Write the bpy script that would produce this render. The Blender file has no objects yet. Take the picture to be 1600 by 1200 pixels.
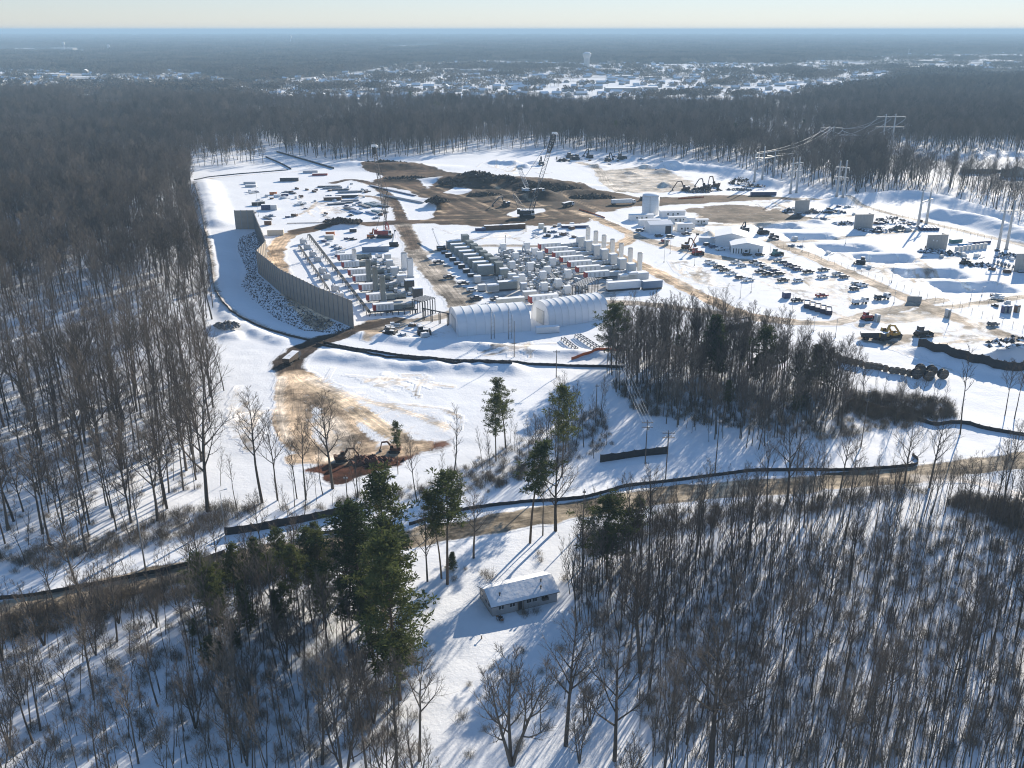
import bpy, math, random
import numpy as np
from mathutils import Vector, Matrix

R = math.radians
C = bpy.context.scene.collection
random.seed(7)
rng = np.random.default_rng(7)

# ------------------------------------------------------------------ camera
FPX, HOR, CAMH = 1450.0, 46.0, 110.0
PITCH = math.atan((600 - HOR) / FPX)
scn = bpy.context.scene
cam_d = bpy.data.cameras.new('camera')
cam_d.sensor_width = 36.0
cam_d.lens = 36.0 * FPX / 1600.0
cam_d.clip_start = 1.0
cam_d.clip_end = 200000.0
cam = bpy.data.objects.new('camera', cam_d)
C.objects.link(cam)
cam.location = (0, 0, CAMH)
cam.rotation_euler = (math.pi / 2 - PITCH, 0, 0)
scn.camera = cam

# ------------------------------------------------------------------ sky, sun, exposure
SUN_EL, SUN_AZ = R(19.0), R(29.0)          # azimuth clockwise from +Y
world = bpy.data.worlds.new('World')
scn.world = world
world.use_nodes = True
nt = world.node_tree
bg = nt.nodes['Background']
sky = nt.nodes.new('ShaderNodeTexSky')
sky.sky_type = 'NISHITA'
sky.sun_disc = False
sky.sun_elevation = SUN_EL
sky.sun_rotation = SUN_AZ
sky.altitude = 100
sky.air_density = 0.95
sky.dust_density = 0.0
sky.ozone_density = 5.0
soft = nt.nodes.new('ShaderNodeGamma')            # thin high haze evens the sky out
soft.inputs[1].default_value = 0.56
hue = nt.nodes.new('ShaderNodeHueSaturation')
hue.inputs['Saturation'].default_value = 1.22
nt.links.new(sky.outputs[0], soft.inputs[0])
nt.links.new(soft.outputs[0], hue.inputs['Color'])
tint = nt.nodes.new('ShaderNodeVectorMath')
tint.operation = 'MULTIPLY'
tint.inputs[1].default_value = (1.0, 0.97, 1.05)
nt.links.new(hue.outputs[0], tint.inputs[0])
nt.links.new(tint.outputs[0], bg.inputs[0])
bg.inputs[1].default_value = 0.15
sun_d = bpy.data.lights.new('sun', 'SUN')
sun_d.energy = 5.0
sun_d.angle = R(0.53)
sun_d.color = (1.0, 0.89, 0.73)
sun = bpy.data.objects.new('sun', sun_d)
C.objects.link(sun)
sdir = Vector((math.sin(SUN_AZ) * math.cos(SUN_EL), math.cos(SUN_AZ) * math.cos(SUN_EL), math.sin(SUN_EL)))
sun.rotation_euler = sdir.to_track_quat('Z', 'Y').to_euler()
sun.location = (0, 0, 400)
scn.view_settings.view_transform = 'Standard'
scn.view_settings.look = 'None'
scn.view_settings.gamma = 1.0
scn.view_settings.exposure = 0.88
scn.view_settings.use_curve_mapping = False
cy = scn.cycles
cy.max_bounces = 4
cy.diffuse_bounces = 2
cy.glossy_bounces = 1
cy.transmission_bounces = 2
cy.transparent_max_bounces = 4
cy.volume_bounces = 0
cy.filter_width = 1.1

# ------------------------------------------------------------------ places: photo point on level ground -> world point
_cp, _sp = math.cos(PITCH), math.sin(PITCH)


def G(px, py, z=0.0):
    u, v = (px - 800) / FPX, (py - 600) / FPX
    dz = -_sp - v * _cp
    t = (z - CAMH) / dz
    return (u * t, (_cp - v * _sp) * t, z)


def P(X, Y, Z=0.0):
    """world -> photo coordinates (arrays welcome)"""
    dz = Z - CAMH
    d = Y * _cp - dz * _sp
    up = Y * _sp + dz * _cp
    return 800 + FPX * X / d, 600 - FPX * up / d


def HT(px, py, ytop):
    """height of an upright thing whose foot is at px, py and whose top shows at ytop"""
    X, Y, _ = G(px, py)
    v = (600 - ytop) / FPX
    # up/d = v ;  up = Y*sp + dz*cp ; d = Y*cp - dz*sp
    dz = (v * Y * _cp - Y * _sp) / (_cp + v * _sp)
    return CAMH + dz


def mpp(px, py):
    """metres per photo pixel (across the view) at that ground point"""
    X, Y, _ = G(px, py)
    return (Y * _cp + CAMH * _sp) / FPX


def L(a, b, t):
    return a + (b - a) * t


# ------------------------------------------------------------------ materials
MATS = {}


def NN(t, kind, **kw):
    n = t.nodes.new(kind)
    for k, v in kw.items():
        setattr(n, k, v)
    return n


SNOW = (0.83, 0.85, 0.88)


def mat(name, col, rough=0.7, metal=0.0, snow=0.0, var=0.12, scale=1.5, bump=0.0, snow_lo=0.55):
    """procedural paint / steel / concrete: tone varies with noise; snow lies on faces that look up"""
    if name in MATS:
        return MATS[name]
    m = bpy.data.materials.new(name)
    m.use_nodes = True
    t = m.node_tree
    b = t.nodes['Principled BSDF']
    b.inputs['Roughness'].default_value = rough
    b.inputs['Metallic'].default_value = metal
    tc = NN(t, 'ShaderNodeTexCoord')
    no = NN(t, 'ShaderNodeTexNoise')
    no.inputs['Scale'].default_value = scale
    no.inputs['Detail'].default_value = 4
    t.links.new(tc.outputs['Object'], no.inputs['Vector'])
    ra = NN(t, 'ShaderNodeMapRange')
    ra.inputs[1].default_value = 0.3
    ra.inputs[2].default_value = 0.7
    ra.inputs[3].default_value = 1 - var
    ra.inputs[4].default_value = 1 + var
    t.links.new(no.outputs['Fac'], ra.inputs[0])
    mu = NN(t, 'ShaderNodeVectorMath', operation='SCALE')
    mu.inputs[0].default_value = col
    t.links.new(ra.outputs[0], mu.inputs['Scale'])
    out = mu.outputs[0]
    if snow > 0:
        ge = NN(t, 'ShaderNodeNewGeometry')
        se = NN(t, 'ShaderNodeSeparateXYZ')
        t.links.new(ge.outputs['Normal'], se.inputs[0])
        n2 = NN(t, 'ShaderNodeTexNoise')
        n2.inputs['Scale'].default_value = 0.55
        n2.inputs['Detail'].default_value = 5
        t.links.new(tc.outputs['Object'], n2.inputs['Vector'])
        ad = NN(t, 'ShaderNodeMath', operation='MULTIPLY_ADD')
        ad.inputs[1].default_value = 1.0 - 0.5 * snow
        ad.inputs[2].default_value = -0.5 * (1.0 - 0.5 * snow) - 0.0
        t.links.new(n2.outputs['Fac'], ad.inputs[0])
        a2 = NN(t, 'ShaderNodeMath', operation='ADD')
        t.links.new(se.outputs[2], a2.inputs[0])
        t.links.new(ad.outputs[0], a2.inputs[1])
        r2 = NN(t, 'ShaderNodeMapRange')
        r2.inputs[1].default_value = snow_lo + (1 - snow) * 0.4
        r2.inputs[2].default_value = snow_lo + 0.15 + (1 - snow) * 0.4
        t.links.new(a2.outputs[0], r2.inputs[0])
        mx = NN(t, 'ShaderNodeMix', data_type='RGBA')
        t.links.new(r2.outputs[0], mx.inputs[0])
        t.links.new(out, mx.inputs[6])
        mx.inputs[7].default_value = (*SNOW, 1)
        out = mx.outputs[2]
        r3 = NN(t, 'ShaderNodeMapRange')
        r3.inputs[3].default_value = rough
        r3.inputs[4].default_value = 0.85
        t.links.new(r2.outputs[0], r3.inputs[0])
        t.links.new(r3.outputs[0], b.inputs['Roughness'])
    t.links.new(out, b.inputs['Base Color'])
    if bump:
        bu = NN(t, 'ShaderNodeBump')
        bu.inputs['Strength'].default_value = bump
        bu.inputs['Distance'].default_value = 0.1
        t.links.new(no.outputs['Fac'], bu.inputs['Height'])
        t.links.new(bu.outputs[0], b.inputs['Normal'])
    MATS[name] = m
    return m


def bark_mat(name, c1, c2, scale=0.6):
    """bark and twigs: tone changes from tree to tree"""
    m = bpy.data.materials.new(name)
    m.use_nodes = True
    t = m.node_tree
    b = t.nodes['Principled BSDF']
    b.inputs['Roughness'].default_value = 0.9
    b.inputs['Specular IOR Level'].default_value = 0.15
    oi = NN(t, 'ShaderNodeObjectInfo')
    tc = NN(t, 'ShaderNodeTexCoord')
    no = NN(t, 'ShaderNodeTexNoise')
    no.inputs['Scale'].default_value = scale
    no.inputs['Detail'].default_value = 3
    t.links.new(tc.outputs['Object'], no.inputs['Vector'])
    sp = NN(t, 'ShaderNodeTexNoise')            # stands of one kind: the place decides part of the tone
    sp.inputs['Scale'].default_value = 0.022
    sp.inputs['Detail'].default_value = 3
    t.links.new(oi.outputs['Location'], sp.inputs['Vector'])
    a0 = NN(t, 'ShaderNodeMath', operation='MULTIPLY_ADD')
    a0.inputs[1].default_value = 2.2
    t.links.new(sp.outputs['Fac'], a0.inputs[0])
    t.links.new(oi.outputs['Random'], a0.inputs[2])
    ad = NN(t, 'ShaderNodeMath', operation='ADD')
    t.links.new(a0.outputs[0], ad.inputs[0])
    t.links.new(no.outputs['Fac'], ad.inputs[1])
    ra = NN(t, 'ShaderNodeMapRange')
    ra.inputs[1].default_value = 1.35
    ra.inputs[2].default_value = 2.9
    t.links.new(ad.outputs[0], ra.inputs[0])
    mx = NN(t, 'ShaderNodeMix', data_type='RGBA')
    t.links.new(ra.outputs[0], mx.inputs[0])
    mx.inputs[6].default_value = (*c1, 1)
    mx.inputs[7].default_value = (*c2, 1)
    t.links.new(mx.outputs[2], b.inputs['Base Color'])
    MATS[name] = m
    return m


# ------------------------------------------------------------------ mesh helpers
def new_mesh(name, verts, faces, mats=(), mi=None, smooth=False):
    me = bpy.data.meshes.new(name)
    me.from_pydata([tuple(v) for v in verts], [], [tuple(f) for f in faces])
    for m in mats:
        me.materials.append(m)
    if mi is not None and len(mats) > 1:
        me.polygons.foreach_set('material_index', np.asarray(mi, dtype=np.int32))
    if smooth:
        me.polygons.foreach_set('use_smooth', np.ones(len(me.polygons), dtype=bool))
    me.update()
    return me


def link(name, me, parent=None):
    o = bpy.data.objects.new(name, me)
    C.objects.link(o)
    if parent is not None:
        o.parent = parent
    return o


def tag(o, label=None, cat=None, group=None, kind=None):
    if label:
        o['label'] = label
    if cat:
        o['category'] = cat
    if group:
        o['group'] = group
    if kind:
        o['kind'] = kind
    return o


def thing(name, label, cat, loc=(0, 0, 0), rz=0.0, group=None):
    o = bpy.data.objects.new(name, None)
    o.empty_display_size = 0.5
    C.objects.link(o)
    o.location = loc
    o.rotation_euler = (0, 0, rz)
    return tag(o, label, cat, group)


def dup(root, loc=None, rz=None, label=None, group=None, scale=None):
    r = root.copy()
    C.objects.link(r)
    if loc is not None:
        r.location = loc
    if rz is not None:
        r.rotation_euler = (0, 0, rz)
    if scale is not None:
        r.scale = scale if hasattr(scale, '__len__') else (scale,) * 3
    if label:
        r['label'] = label
    if group:
        r['group'] = group
    for ch in root.children:
        c = ch.copy()
        C.objects.link(c)
        c.parent = r
        for g in ch.children:
            d = g.copy()
            C.objects.link(d)
            d.parent = c
    return r


class MB:
    """collects shapes and links them as ONE mesh object"""

    def __init__(s):
        s.v, s.f, s.m = [], [], []

    def add(s, vs, fs, mi=0):
        n = len(s.v)
        s.v += [tuple(v) for v in vs]
        for f in fs:
            s.f.append(tuple(i + n for i in f))
            s.m.append(mi)
        return s

    def box(s, x0, y0, z0, x1, y1, z1, mi=0):
        vs = [(x0, y0, z0), (x1, y0, z0), (x1, y1, z0), (x0, y1, z0), (x0, y0, z1), (x1, y0, z1), (x1, y1, z1), (x0, y1, z1)]
        return s.add(vs, [(3, 2, 1, 0), (4, 5, 6, 7), (0, 1, 5, 4), (1, 2, 6, 5), (2, 3, 7, 6), (3, 0, 4, 7)], mi)

    def bbox(s, x0, y0, z0, x1, y1, z1, e=0.06, mi=0):
        """box with its upright and top edges chamfered"""
        ring = [(x0 + e, y0), (x1 - e, y0), (x1, y0 + e), (x1, y1 - e), (x1 - e, y1), (x0 + e, y1), (x0, y1 - e), (x0, y0 + e)]
        ins = [(min(max(x, x0 + e), x1 - e), min(max(y, y0 + e), y1 - e)) for x, y in ring]
        vs = [(x, y, z0) for x, y in ring] + [(x, y, z1 - e) for x, y in ring] + [(x, y, z1) for x, y in ins]
        fs = [tuple(range(7, -1, -1)), tuple(range(16, 24))]
        for k in (0, 8):
            for i in range(8):
                j = (i + 1) % 8
                fs.append((k + i, k + j, k + 8 + j, k + 8 + i))
        return s.add(vs, fs, mi)

    def beam(s, p0, p1, w, h=None, mi=0):
        p0, p1 = Vector(p0), Vector(p1)
        h = h or w
        d = (p1 - p0)
        if d.length < 1e-6:
            return s
        d.normalize()
        up = Vector((0, 0, 1)) if abs(d.z) < 0.95 else Vector((0, 1, 0))
        a = d.cross(up).normalized() * (w / 2)
        b = a.cross(d).normalized() * (h / 2)
        vs = []
        for p in (p0, p1):
            vs += [p - a - b, p + a - b, p + a + b, p - a + b]
        return s.add(vs, [(0, 1, 2, 3), (7, 6, 5, 4), (0, 4, 5, 1), (1, 5, 6, 2), (2, 6, 7, 3), (3, 7, 4, 0)], mi)

    def cyl(s, p0, p1, r0, r1=None, n=10, mi=0, caps=True):
        p0, p1 = Vector(p0), Vector(p1)
        r1 = r0 if r1 is None else r1
        d = (p1 - p0).normalized()
        up = Vector((0, 0, 1)) if abs(d.z) < 0.95 else Vector((1, 0, 0))
        a = d.cross(up).normalized()
        b = d.cross(a).normalized()
        vs = []
        for p, r in ((p0, r0), (p1, r1)):
            for i in range(n):
                t = 2 * math.pi * i / n
                vs.append(p + (a * math.cos(t) + b * math.sin(t)) * r)
        fs = [(i, i + n, (i + 1) % n + n, (i + 1) % n) for i in range(n)]
        if caps:
            fs += [tuple(range(n)), tuple(range(2 * n - 1, n - 1, -1))]
        return s.add(vs, fs, mi)

    def path(s, pts, r, n=5, mi=0):
        for a, b in zip(pts[:-1], pts[1:]):
            s.cyl(a, b, r, r, n, mi)
        return s

    def lathe(s, prof, n=20, c=(0, 0), mi=0):
        vs = []
        for r, z in prof:
            for i in range(n):
                t = 2 * math.pi * i / n
                vs.append((c[0] + r * math.cos(t), c[1] + r * math.sin(t), z))
        fs = []
        for k in range(len(prof) - 1):
            for i in range(n):
                j = (i + 1) % n
                fs.append((k * n + i, k * n + j, k * n + n + j, k * n + n + i))
        fs.append(tuple(range((len(prof) - 1) * n, len(prof) * n)))
        return s.add(vs, fs, mi)

    def prism(s, poly, axis, a0, a1, mi=0):
        """outline poly (2-D) pushed along an axis; 'y': poly is x,z ; 'x': poly is y,z ; 'z': poly is x,y"""
        def put(u, v, w):
            return {'x': (w, u, v), 'y': (u, w, v), 'z': (u, v, w)}[axis]
        n = len(poly)
        vs = [put(u, v, a0) for u, v in poly] + [put(u, v, a1) for u, v in poly]
        fs = [(i, (i + 1) % n, (i + 1) % n + n, i + n) for i in range(n)]
        fs += [tuple(range(n - 1, -1, -1)), tuple(range(n, 2 * n))]
        return s.add(vs, fs, mi)

    def mesh(s, name, mats, smooth=False):
        if not hasattr(mats, '__len__'):
            mats = (mats,)
        me = new_mesh(name, s.v, s.f, mats, s.m, smooth)
        return me

    def build(s, name, mats, parent=None, smooth=False):
        return link(name, s.mesh(name, mats, smooth), parent)


# ------------------------------------------------------------------ the lie of the land
def poly_mask(px, py, poly):
    inside = np.zeros(px.shape, dtype=bool)
    n = len(poly)
    j = n - 1
    for i in range(n):
        xi, yi = poly[i]
        xj, yj = poly[j]
        c = ((yi > py) != (yj > py)) & (px < (xj - xi) * (py - yi) / ((yj - yi) or 1e-9) + xi)
        inside ^= c
        j = i
    return inside


def g2(pts):
    return [G(*p)[:2] for p in pts]


def smooth_line(pts, k=6):
    """Catmull-Rom through the points"""
    p = [np.array(q, float) for q in pts]
    p = [2 * p[0] - p[1]] + p + [2 * p[-1] - p[-2]]
    out = []
    for i in range(1, len(p) - 2):
        for t in np.linspace(0, 1, k, endpoint=False):
            a, b, c, d = p[i - 1], p[i], p[i + 1], p[i + 2]
            out.append(0.5 * (2 * b + (c - a) * t + (2 * a - 5 * b + 4 * c - d) * t * t + (3 * b - a - 3 * c + d) * t ** 3))
    out.append(p[-2])
    return np.array(out)


def line_dist(X, Y, line):
    """distance, signed lateral offset and run along a polyline"""
    best = np.full(X.shape, 1e9)
    lat = np.zeros(X.shape)
    run = np.zeros(X.shape)
    s0 = 0.0
    for a, b in zip(line[:-1], line[1:]):
        d = b - a
        ln = math.hypot(*d)
        if ln < 1e-6:
            continue
        d = d / ln
        tx, ty = X - a[0], Y - a[1]
        t = np.clip(tx * d[0] + ty * d[1], 0, ln)
        ex, ey = tx - t * d[0], ty - t * d[1]
        q = np.hypot(ex, ey)
        w = q < best
        best = np.where(w, q, best)
        lat = np.where(w, tx * -d[1] + ty * d[0], lat)
        run = np.where(w, s0 + t, run)
        s0 += ln
    return best, lat, run


def poly_dist(X, Y, poly):
    """signed distance to an outline (inside negative)"""
    ln = np.array(list(poly) + [poly[0]], float)
    d, _, _ = line_dist(X, Y, ln)
    ins = poly_mask(X, Y, [tuple(p) for p in poly])
    return np.where(ins, -d, d)


def sstep(a, b, x):
    t = np.clip((x - a) / (b - a), 0, 1)
    return t * t * (3 - 2 * t)


def vnoise(X, Y, s, seed=0):
    """smooth value noise, about -1..1"""
    r = np.random.default_rng(seed)
    tab = r.uniform(-1, 1, (256, 256))
    x, y = X / s + 1000, Y / s + 1000
    xi, yi = np.floor(x).astype(int), np.floor(y).astype(int)
    fx, fy = x - xi, y - yi
    fx, fy = fx * fx * (3 - 2 * fx), fy * fy * (3 - 2 * fy)
    g = lambda a, b: tab[a % 256, b % 256]
    return (g(xi, yi) * (1 - fx) + g(xi + 1, yi) * fx) * (1 - fy) + (g(xi, yi + 1) * (1 - fx) + g(xi + 1, yi + 1) * fx) * fy


# pits dug for foundations: centre in the photo, half width and half depth in metres
PITS = [(1213, 353, 14, 8), (1266, 369.5, 14, 8.5), (1324, 387.5, 15, 9), (1382, 404, 16, 9.5), (1452, 427, 16.5, 10), (1522, 449, 17, 10)]
PITW = [(*G(x, y)[:2], a, b) for x, y, a, b in PITS]
# heaps: centre in the photo, radius along x, radius along y, height
HEAPS = [(600, 262, 40, 26, 2.4), (640, 262, 46, 22, 2.0), (700, 283, 26, 16, 2.6), (740, 285, 30, 14, 4.2), (790, 287, 40, 14, 5.0),
         (850, 292, 44, 14, 4.8), (905, 303, 40, 12, 3.0), (760, 300, 30, 9, 1.6), (830, 308, 34, 9, 1.8), (700, 312, 30, 8, 1.4), (640, 282, 34, 8, 1.5), (683, 322, 9, 10, 4.0), (850, 309, 16, 14, 3.5),
         (535, 353, 17, 9, 2.6), (1600, 560, 16, 9, 4.5), (1575, 562, 9, 6, 2.0), (774, 255, 9, 7, 3.2), (799, 256, 12, 8, 3.5), (819, 261, 9, 7, 3),
         (835, 255, 10, 8, 3.0), (1040, 291, 8, 8, 3.5), (1036, 270, 12, 9, 3.0), (1008, 262, 9, 7, 3), (990, 250, 14, 9, 3.0), (1045, 263, 14, 9, 3),
         (1108, 368, 5, 5, 2.5), (985, 271, 7, 6, 2.0), (930, 260, 10, 8, 2.5), (1275, 347, 6, 6, 1.6), (544, 260, 22, 12, 3.5),
         (350, 512, 8, 8, 2.2), (362, 527, 6, 7, 1.5)]
HEAPW = [(*G(x, y)[:2], a, b, h) for x, y, a, b, h in HEAPS]
BERMS = [  # banks: line in the photo, half width in metres, height
    ([(620, 248), (720, 244), (800, 238), (870, 237)], 16, 2.5),
    ([(1050, 262), (1110, 266), (1160, 274), (1200, 288)], 18, 4.5),
    ([(1310, 316), (1380, 308), (1440, 308), (1500, 322), (1560, 340)], 14, 4.0),
    ([(1470, 338), (1540, 352), (1600, 372), (1680, 392)], 16, 5.0),
    ([(560, 521), (640, 533), (740, 541), (830, 549), (920, 553), (960, 556)], 7.0, 1.3),
    ([(335, 460), (360, 495), (400, 520), (440, 535)], 6, 1.2),
    ([(520, 555), (600, 566), (700, 574), (800, 578)], 9, 1.5),
    ([(318, 285), (330, 320), (338, 350)], 14, 3.0),
    ([(1440, 552), (1500, 568), (1560, 582), (1640, 600)], 7, 1.8),
]
BERMW = [(smooth_line(g2(p)), w, h) for p, w, h in BERMS]
WALL_PX = [(369, 358), (398, 358), (418, 411), (404, 427), (440, 458), (497, 488), (553, 512)]
WALLW = np.array(g2(WALL_PX))
SLOPE = np.array(g2([(367, 359), (403, 359), (416, 400), (404, 430), (438, 460), (497, 490), (553, 513), (520, 522), (455, 520), (400, 500), (360, 470), (342, 440), (335, 400), (325, 370)]))


def height(X, Y):
    X = np.asarray(X, float)
    Y = np.asarray(Y, float)
    far = sstep(960, 800, Y) * sstep(-400, -330, X) * sstep(540, 470, X) * sstep(62, 90, Y)
    z = 0.55 * vnoise(X, Y, 46, 1) + 0.18 * vnoise(X, Y, 11, 2) + 0.07 * vnoise(X, Y, 4, 3)
    px, py = P(X, Y)
    site = sstep(540, 490, py) * sstep(330, 420, px)
    z = z * (1 - 0.75 * site)
    for cx, cy_, a, b in PITW:
        u, v = (X - cx) / a, (Y - cy_) / b
        d = np.maximum(np.abs(u) * a - a, np.abs(v) * b - b)        # metres outside a rectangle
        z = z - 3.2 * sstep(0.3, -5.0, d + 1.6 * vnoise(X, Y, 7, 8) + .8 * vnoise(X, Y, 2.6, 18))
    for cx, cy_, a, b, h in HEAPW:
        q = np.sqrt(((X - cx) / a) ** 2 + ((Y - cy_) / b) ** 2) * (1 + 0.22 * vnoise(X, Y, max(a, 6) * 0.55, 5))
        z = z + h * sstep(1.15, 0.1, q) * (1 + 0.18 * vnoise(X, Y, 3.2, 9))
    for ln, w, h in BERMW:
        m = (X > ln[:, 0].min() - w * 2) & (X < ln[:, 0].max() + w * 2) & (Y > ln[:, 1].min() - w * 2) & (Y < ln[:, 1].max() + w * 2)
        if m.any():
            d, _, _ = line_dist(X[m], Y[m], ln)
            z[m] += h * sstep(w, 0, d) * (1 + (0.3 * vnoise(X[m], Y[m], 7, 6) + 0.3 * vnoise(X[m], Y[m], 2.8, 16)) * (1.0 if w < 10 else .3))
    m = (X > -220) & (X < 0) & (Y > 330) & (Y < 600)
    if m.any():
        sd = poly_dist(X[m], Y[m], SLOPE)
        z[m] -= 3.2 * sstep(0, -16, sd)
    return z * far


def Hz(x, y):
    return float(height(np.array([x]), np.array([y]))[0])


def GZ(px, py, dz=0.0):
    """foot of a thing seen at that photo point, set on the land"""
    x, y, _ = G(px, py)
    return (x, y, Hz(x, y) + dz)

# ------------------------------------------------------------------ ground: snow, mud, dirt roads
TAN, MUD, DARK, GRAY, PAVE, CLAY = (.40, .30, .205), (.066, .043, .028), (.04, .029, .022), (.27, .235, .195), (.225, .185, .135), (.062, .023, .013)
SNOWY_TAN = (.55, .47, .38)
# (points in the photo, width m, colour, strength, class)
LINES = [
    # paved road in the foreground
    ([(-60, 972), (60, 945), (150, 925), (300, 893), (430, 868), (520, 852), (640, 842), (760, 822), (900, 797), (1050, 773), (1250, 757), (1450, 739), (1600, 721), (1700, 712)], 9.0, PAVE, 1.0, 'paved_road'),
    ([(1440, 748), (1520, 752), (1600, 778), (1660, 800)], 5, (.5, .46, .42), .6, 'paved_road'),
    # perimeter track on the left
    ([(302, 283), (312, 312), (322, 362), (330, 405), (337, 452), (357, 482), (400, 505), (445, 522), (485, 530)], 3.6, (.36, .33, .30), .75, 'dirt_track'),
    ([(302, 283), (340, 277), (400, 272), (440, 269), (470, 268)], 3.6, (.45, .38, .3), .6, 'dirt_track'),
    # haul road behind the wall and across the site
    ([(505, 505), (470, 474), (448, 445), (436, 420), (430, 398), (437, 380), (455, 366), (490, 357), (530, 352)], 10, TAN, .95, 'haul_road'),
    ([(465, 362), (520, 353), (580, 350), (640, 347), (700, 346), (760, 345), (820, 342), (880, 334), (905, 326)], 13, MUD, 1.0, 'haul_road'),
    ([(895, 326), (940, 322), (1000, 320), (1060, 316), (1120, 313), (1190, 309), (1240, 311)], 13, MUD, .9, 'haul_road'),
    ([(630, 352), (642, 376), (655, 404), (676, 430), (697, 452), (712, 470), (722, 482)], 10, GRAY, 1.0, 'gravel_road'),
    ([(632, 356), (640, 372), (648, 388)], 8, MUD, .9, 'haul_road'),
    ([(722, 482), (690, 494), (650, 500), (610, 506), (570, 512)], 7, GRAY, .95, 'gravel_road'),
    ([(655, 400), (690, 391), (740, 385), (800, 384), (870, 385), (920, 378), (958, 380)], 6, GRAY, .8, 'gravel_road'),
    ([(898, 330), (930, 341), (965, 356), (988, 367), (975, 379), (950, 388), (958, 396), (985, 408), (1020, 423), (1055, 441), (1090, 459), (1140, 482), (1190, 497), (1240, 503)], 8.5, TAN, 1.0, 'haul_road'),
    ([(940, 472), (1000, 474), (1050, 480), (1110, 488), (1170, 496), (1230, 503), (1300, 504), (1350, 494), (1420, 478), (1470, 468)], 7.5, GRAY, .85, 'gravel_road'),
    ([(990, 368), (1040, 384), (1085, 395), (1120, 402), (1165, 408)], 9, (.36, .30, .24), .9, 'haul_road'),
    ([(1050, 352), (1090, 362), (1130, 374), (1160, 384)], 7, (.40, .34, .27), .75, 'dirt_track'),
    ([(1205, 376), (1232, 388), (1270, 402), (1330, 428), (1390, 454), (1440, 476), (1500, 500), (1560, 520), (1620, 542)], 9, (.34, .28, .22), .95, 'haul_road'),
    ([(1210, 380), (1260, 377), (1330, 370), (1400, 364), (1450, 358)], 6, (.42, .37, .31), .7, 'dirt_track'),
    ([(1345, 424), (1420, 412), (1480, 404), (1540, 397)], 5, (.5, .45, .4), .55, 'dirt_track'),
    ([(1455, 482), (1500, 478), (1550, 470), (1620, 460)], 6, (.36, .31, .25), .85, 'dirt_track'),
    ([(1100, 352), (1170, 350), (1230, 346), (1300, 340), (1335, 336)], 6, (.42, .37, .31), .8, 'dirt_track'),
    ([(1240, 310), (1320, 314), (1370, 328), (1440, 346), (1500, 360), (1560, 374), (1640, 394)], 6.5, (.38, .34, .29), .8, 'dirt_track'),
    ([(905, 254), (930, 262), (942, 274), (948, 286), (970, 300)], 9, (.40, .36, .31), .9, 'dirt_track'),
    ([(520, 286), (548, 281), (575, 286), (600, 300), (618, 320), (628, 344)], 8, MUD, .9, 'haul_road'),
    ([(560, 306), (590, 309), (610, 322)], 6, (.2, .15, .11), .8, 'haul_road'),
    # entrance track and the fan of wheel marks below it
    ([(620, 499), (590, 505), (565, 512), (535, 522), (505, 531), (482, 540), (465, 552), (455, 566)], 9.5, DARK, 1.0, 'mud_track'),
    ([(470, 548), (455, 562), (450, 576), (458, 588), (470, 592)], 11, DARK, 1.0, 'mud_track'),
    ([(458, 585), (452, 612), (450, 640), (452, 665), (462, 690), (480, 706), (500, 716)], 9, TAN, .95, 'dirt_track'),
    ([(466, 585), (470, 618), (472, 655), (470, 685)], 7, TAN, .8, 'dirt_track'),
    ([(475, 588), (495, 614), (518, 640), (540, 668), (560, 690), (575, 708)], 8, TAN, .9, 'dirt_track'),
    ([(480, 592), (515, 615), (555, 640), (590, 664), (620, 685), (640, 700)], 8, (.46, .36, .25), .8, 'dirt_track'),
    ([(485, 592), (530, 613), (590, 632), (650, 650), (700, 668)], 3.5, SNOWY_TAN, .7, 'dirt_track'),
    ([(560, 632), (620, 634), (680, 640), (720, 655), (715, 672)], 2.0, SNOWY_TAN, .6, 'dirt_track'),
    ([(440, 590), (436, 620), (440, 660), (450, 690)], 3.0, SNOWY_TAN, .8, 'dirt_track'),
    ([(470, 716), (520, 712), (560, 716), (600, 708), (650, 698)], 9, TAN, .85, 'dirt_track'),
    ([(510, 660), (530, 690), (520, 714)], 8, SNOWY_TAN, .8, 'dirt_track'),
    # lot lanes
    ([(1085, 392), (1130, 414), (1190, 440), (1250, 466), (1310, 492), (1340, 500)], 2.2, (.60, .54, .47), .6, 'dirt_track'),
    ([(1140, 410), (1200, 434), (1270, 458), (1330, 480)], 2.4, (.62, .56, .50), .55, 'dirt_track'),
    ([(1200, 418), (1270, 440), (1330, 458), (1380, 474)], 2.4, (.64, .58, .52), .5, 'dirt_track'),
    ([(1080, 440), (1110, 425), (1060, 410)], 2, (.66, .60, .55), .4, 'dirt_track'),
    ([(1430, 545), (1370, 520), (1350, 507)], 4, (.55, .5, .45), .5, 'dirt_track'),
    ([(1395, 545), (1450, 566), (1520, 590)], 3, (.6, .56, .52), .6, 'dirt_track'),
    ([(600, 480), (640, 494), (690, 488), (716, 478)], 3, (.55, .5, .45), .4, 'dirt_track'),
]
_tr = random.Random(12)
MUD_RUTS = []
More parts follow.
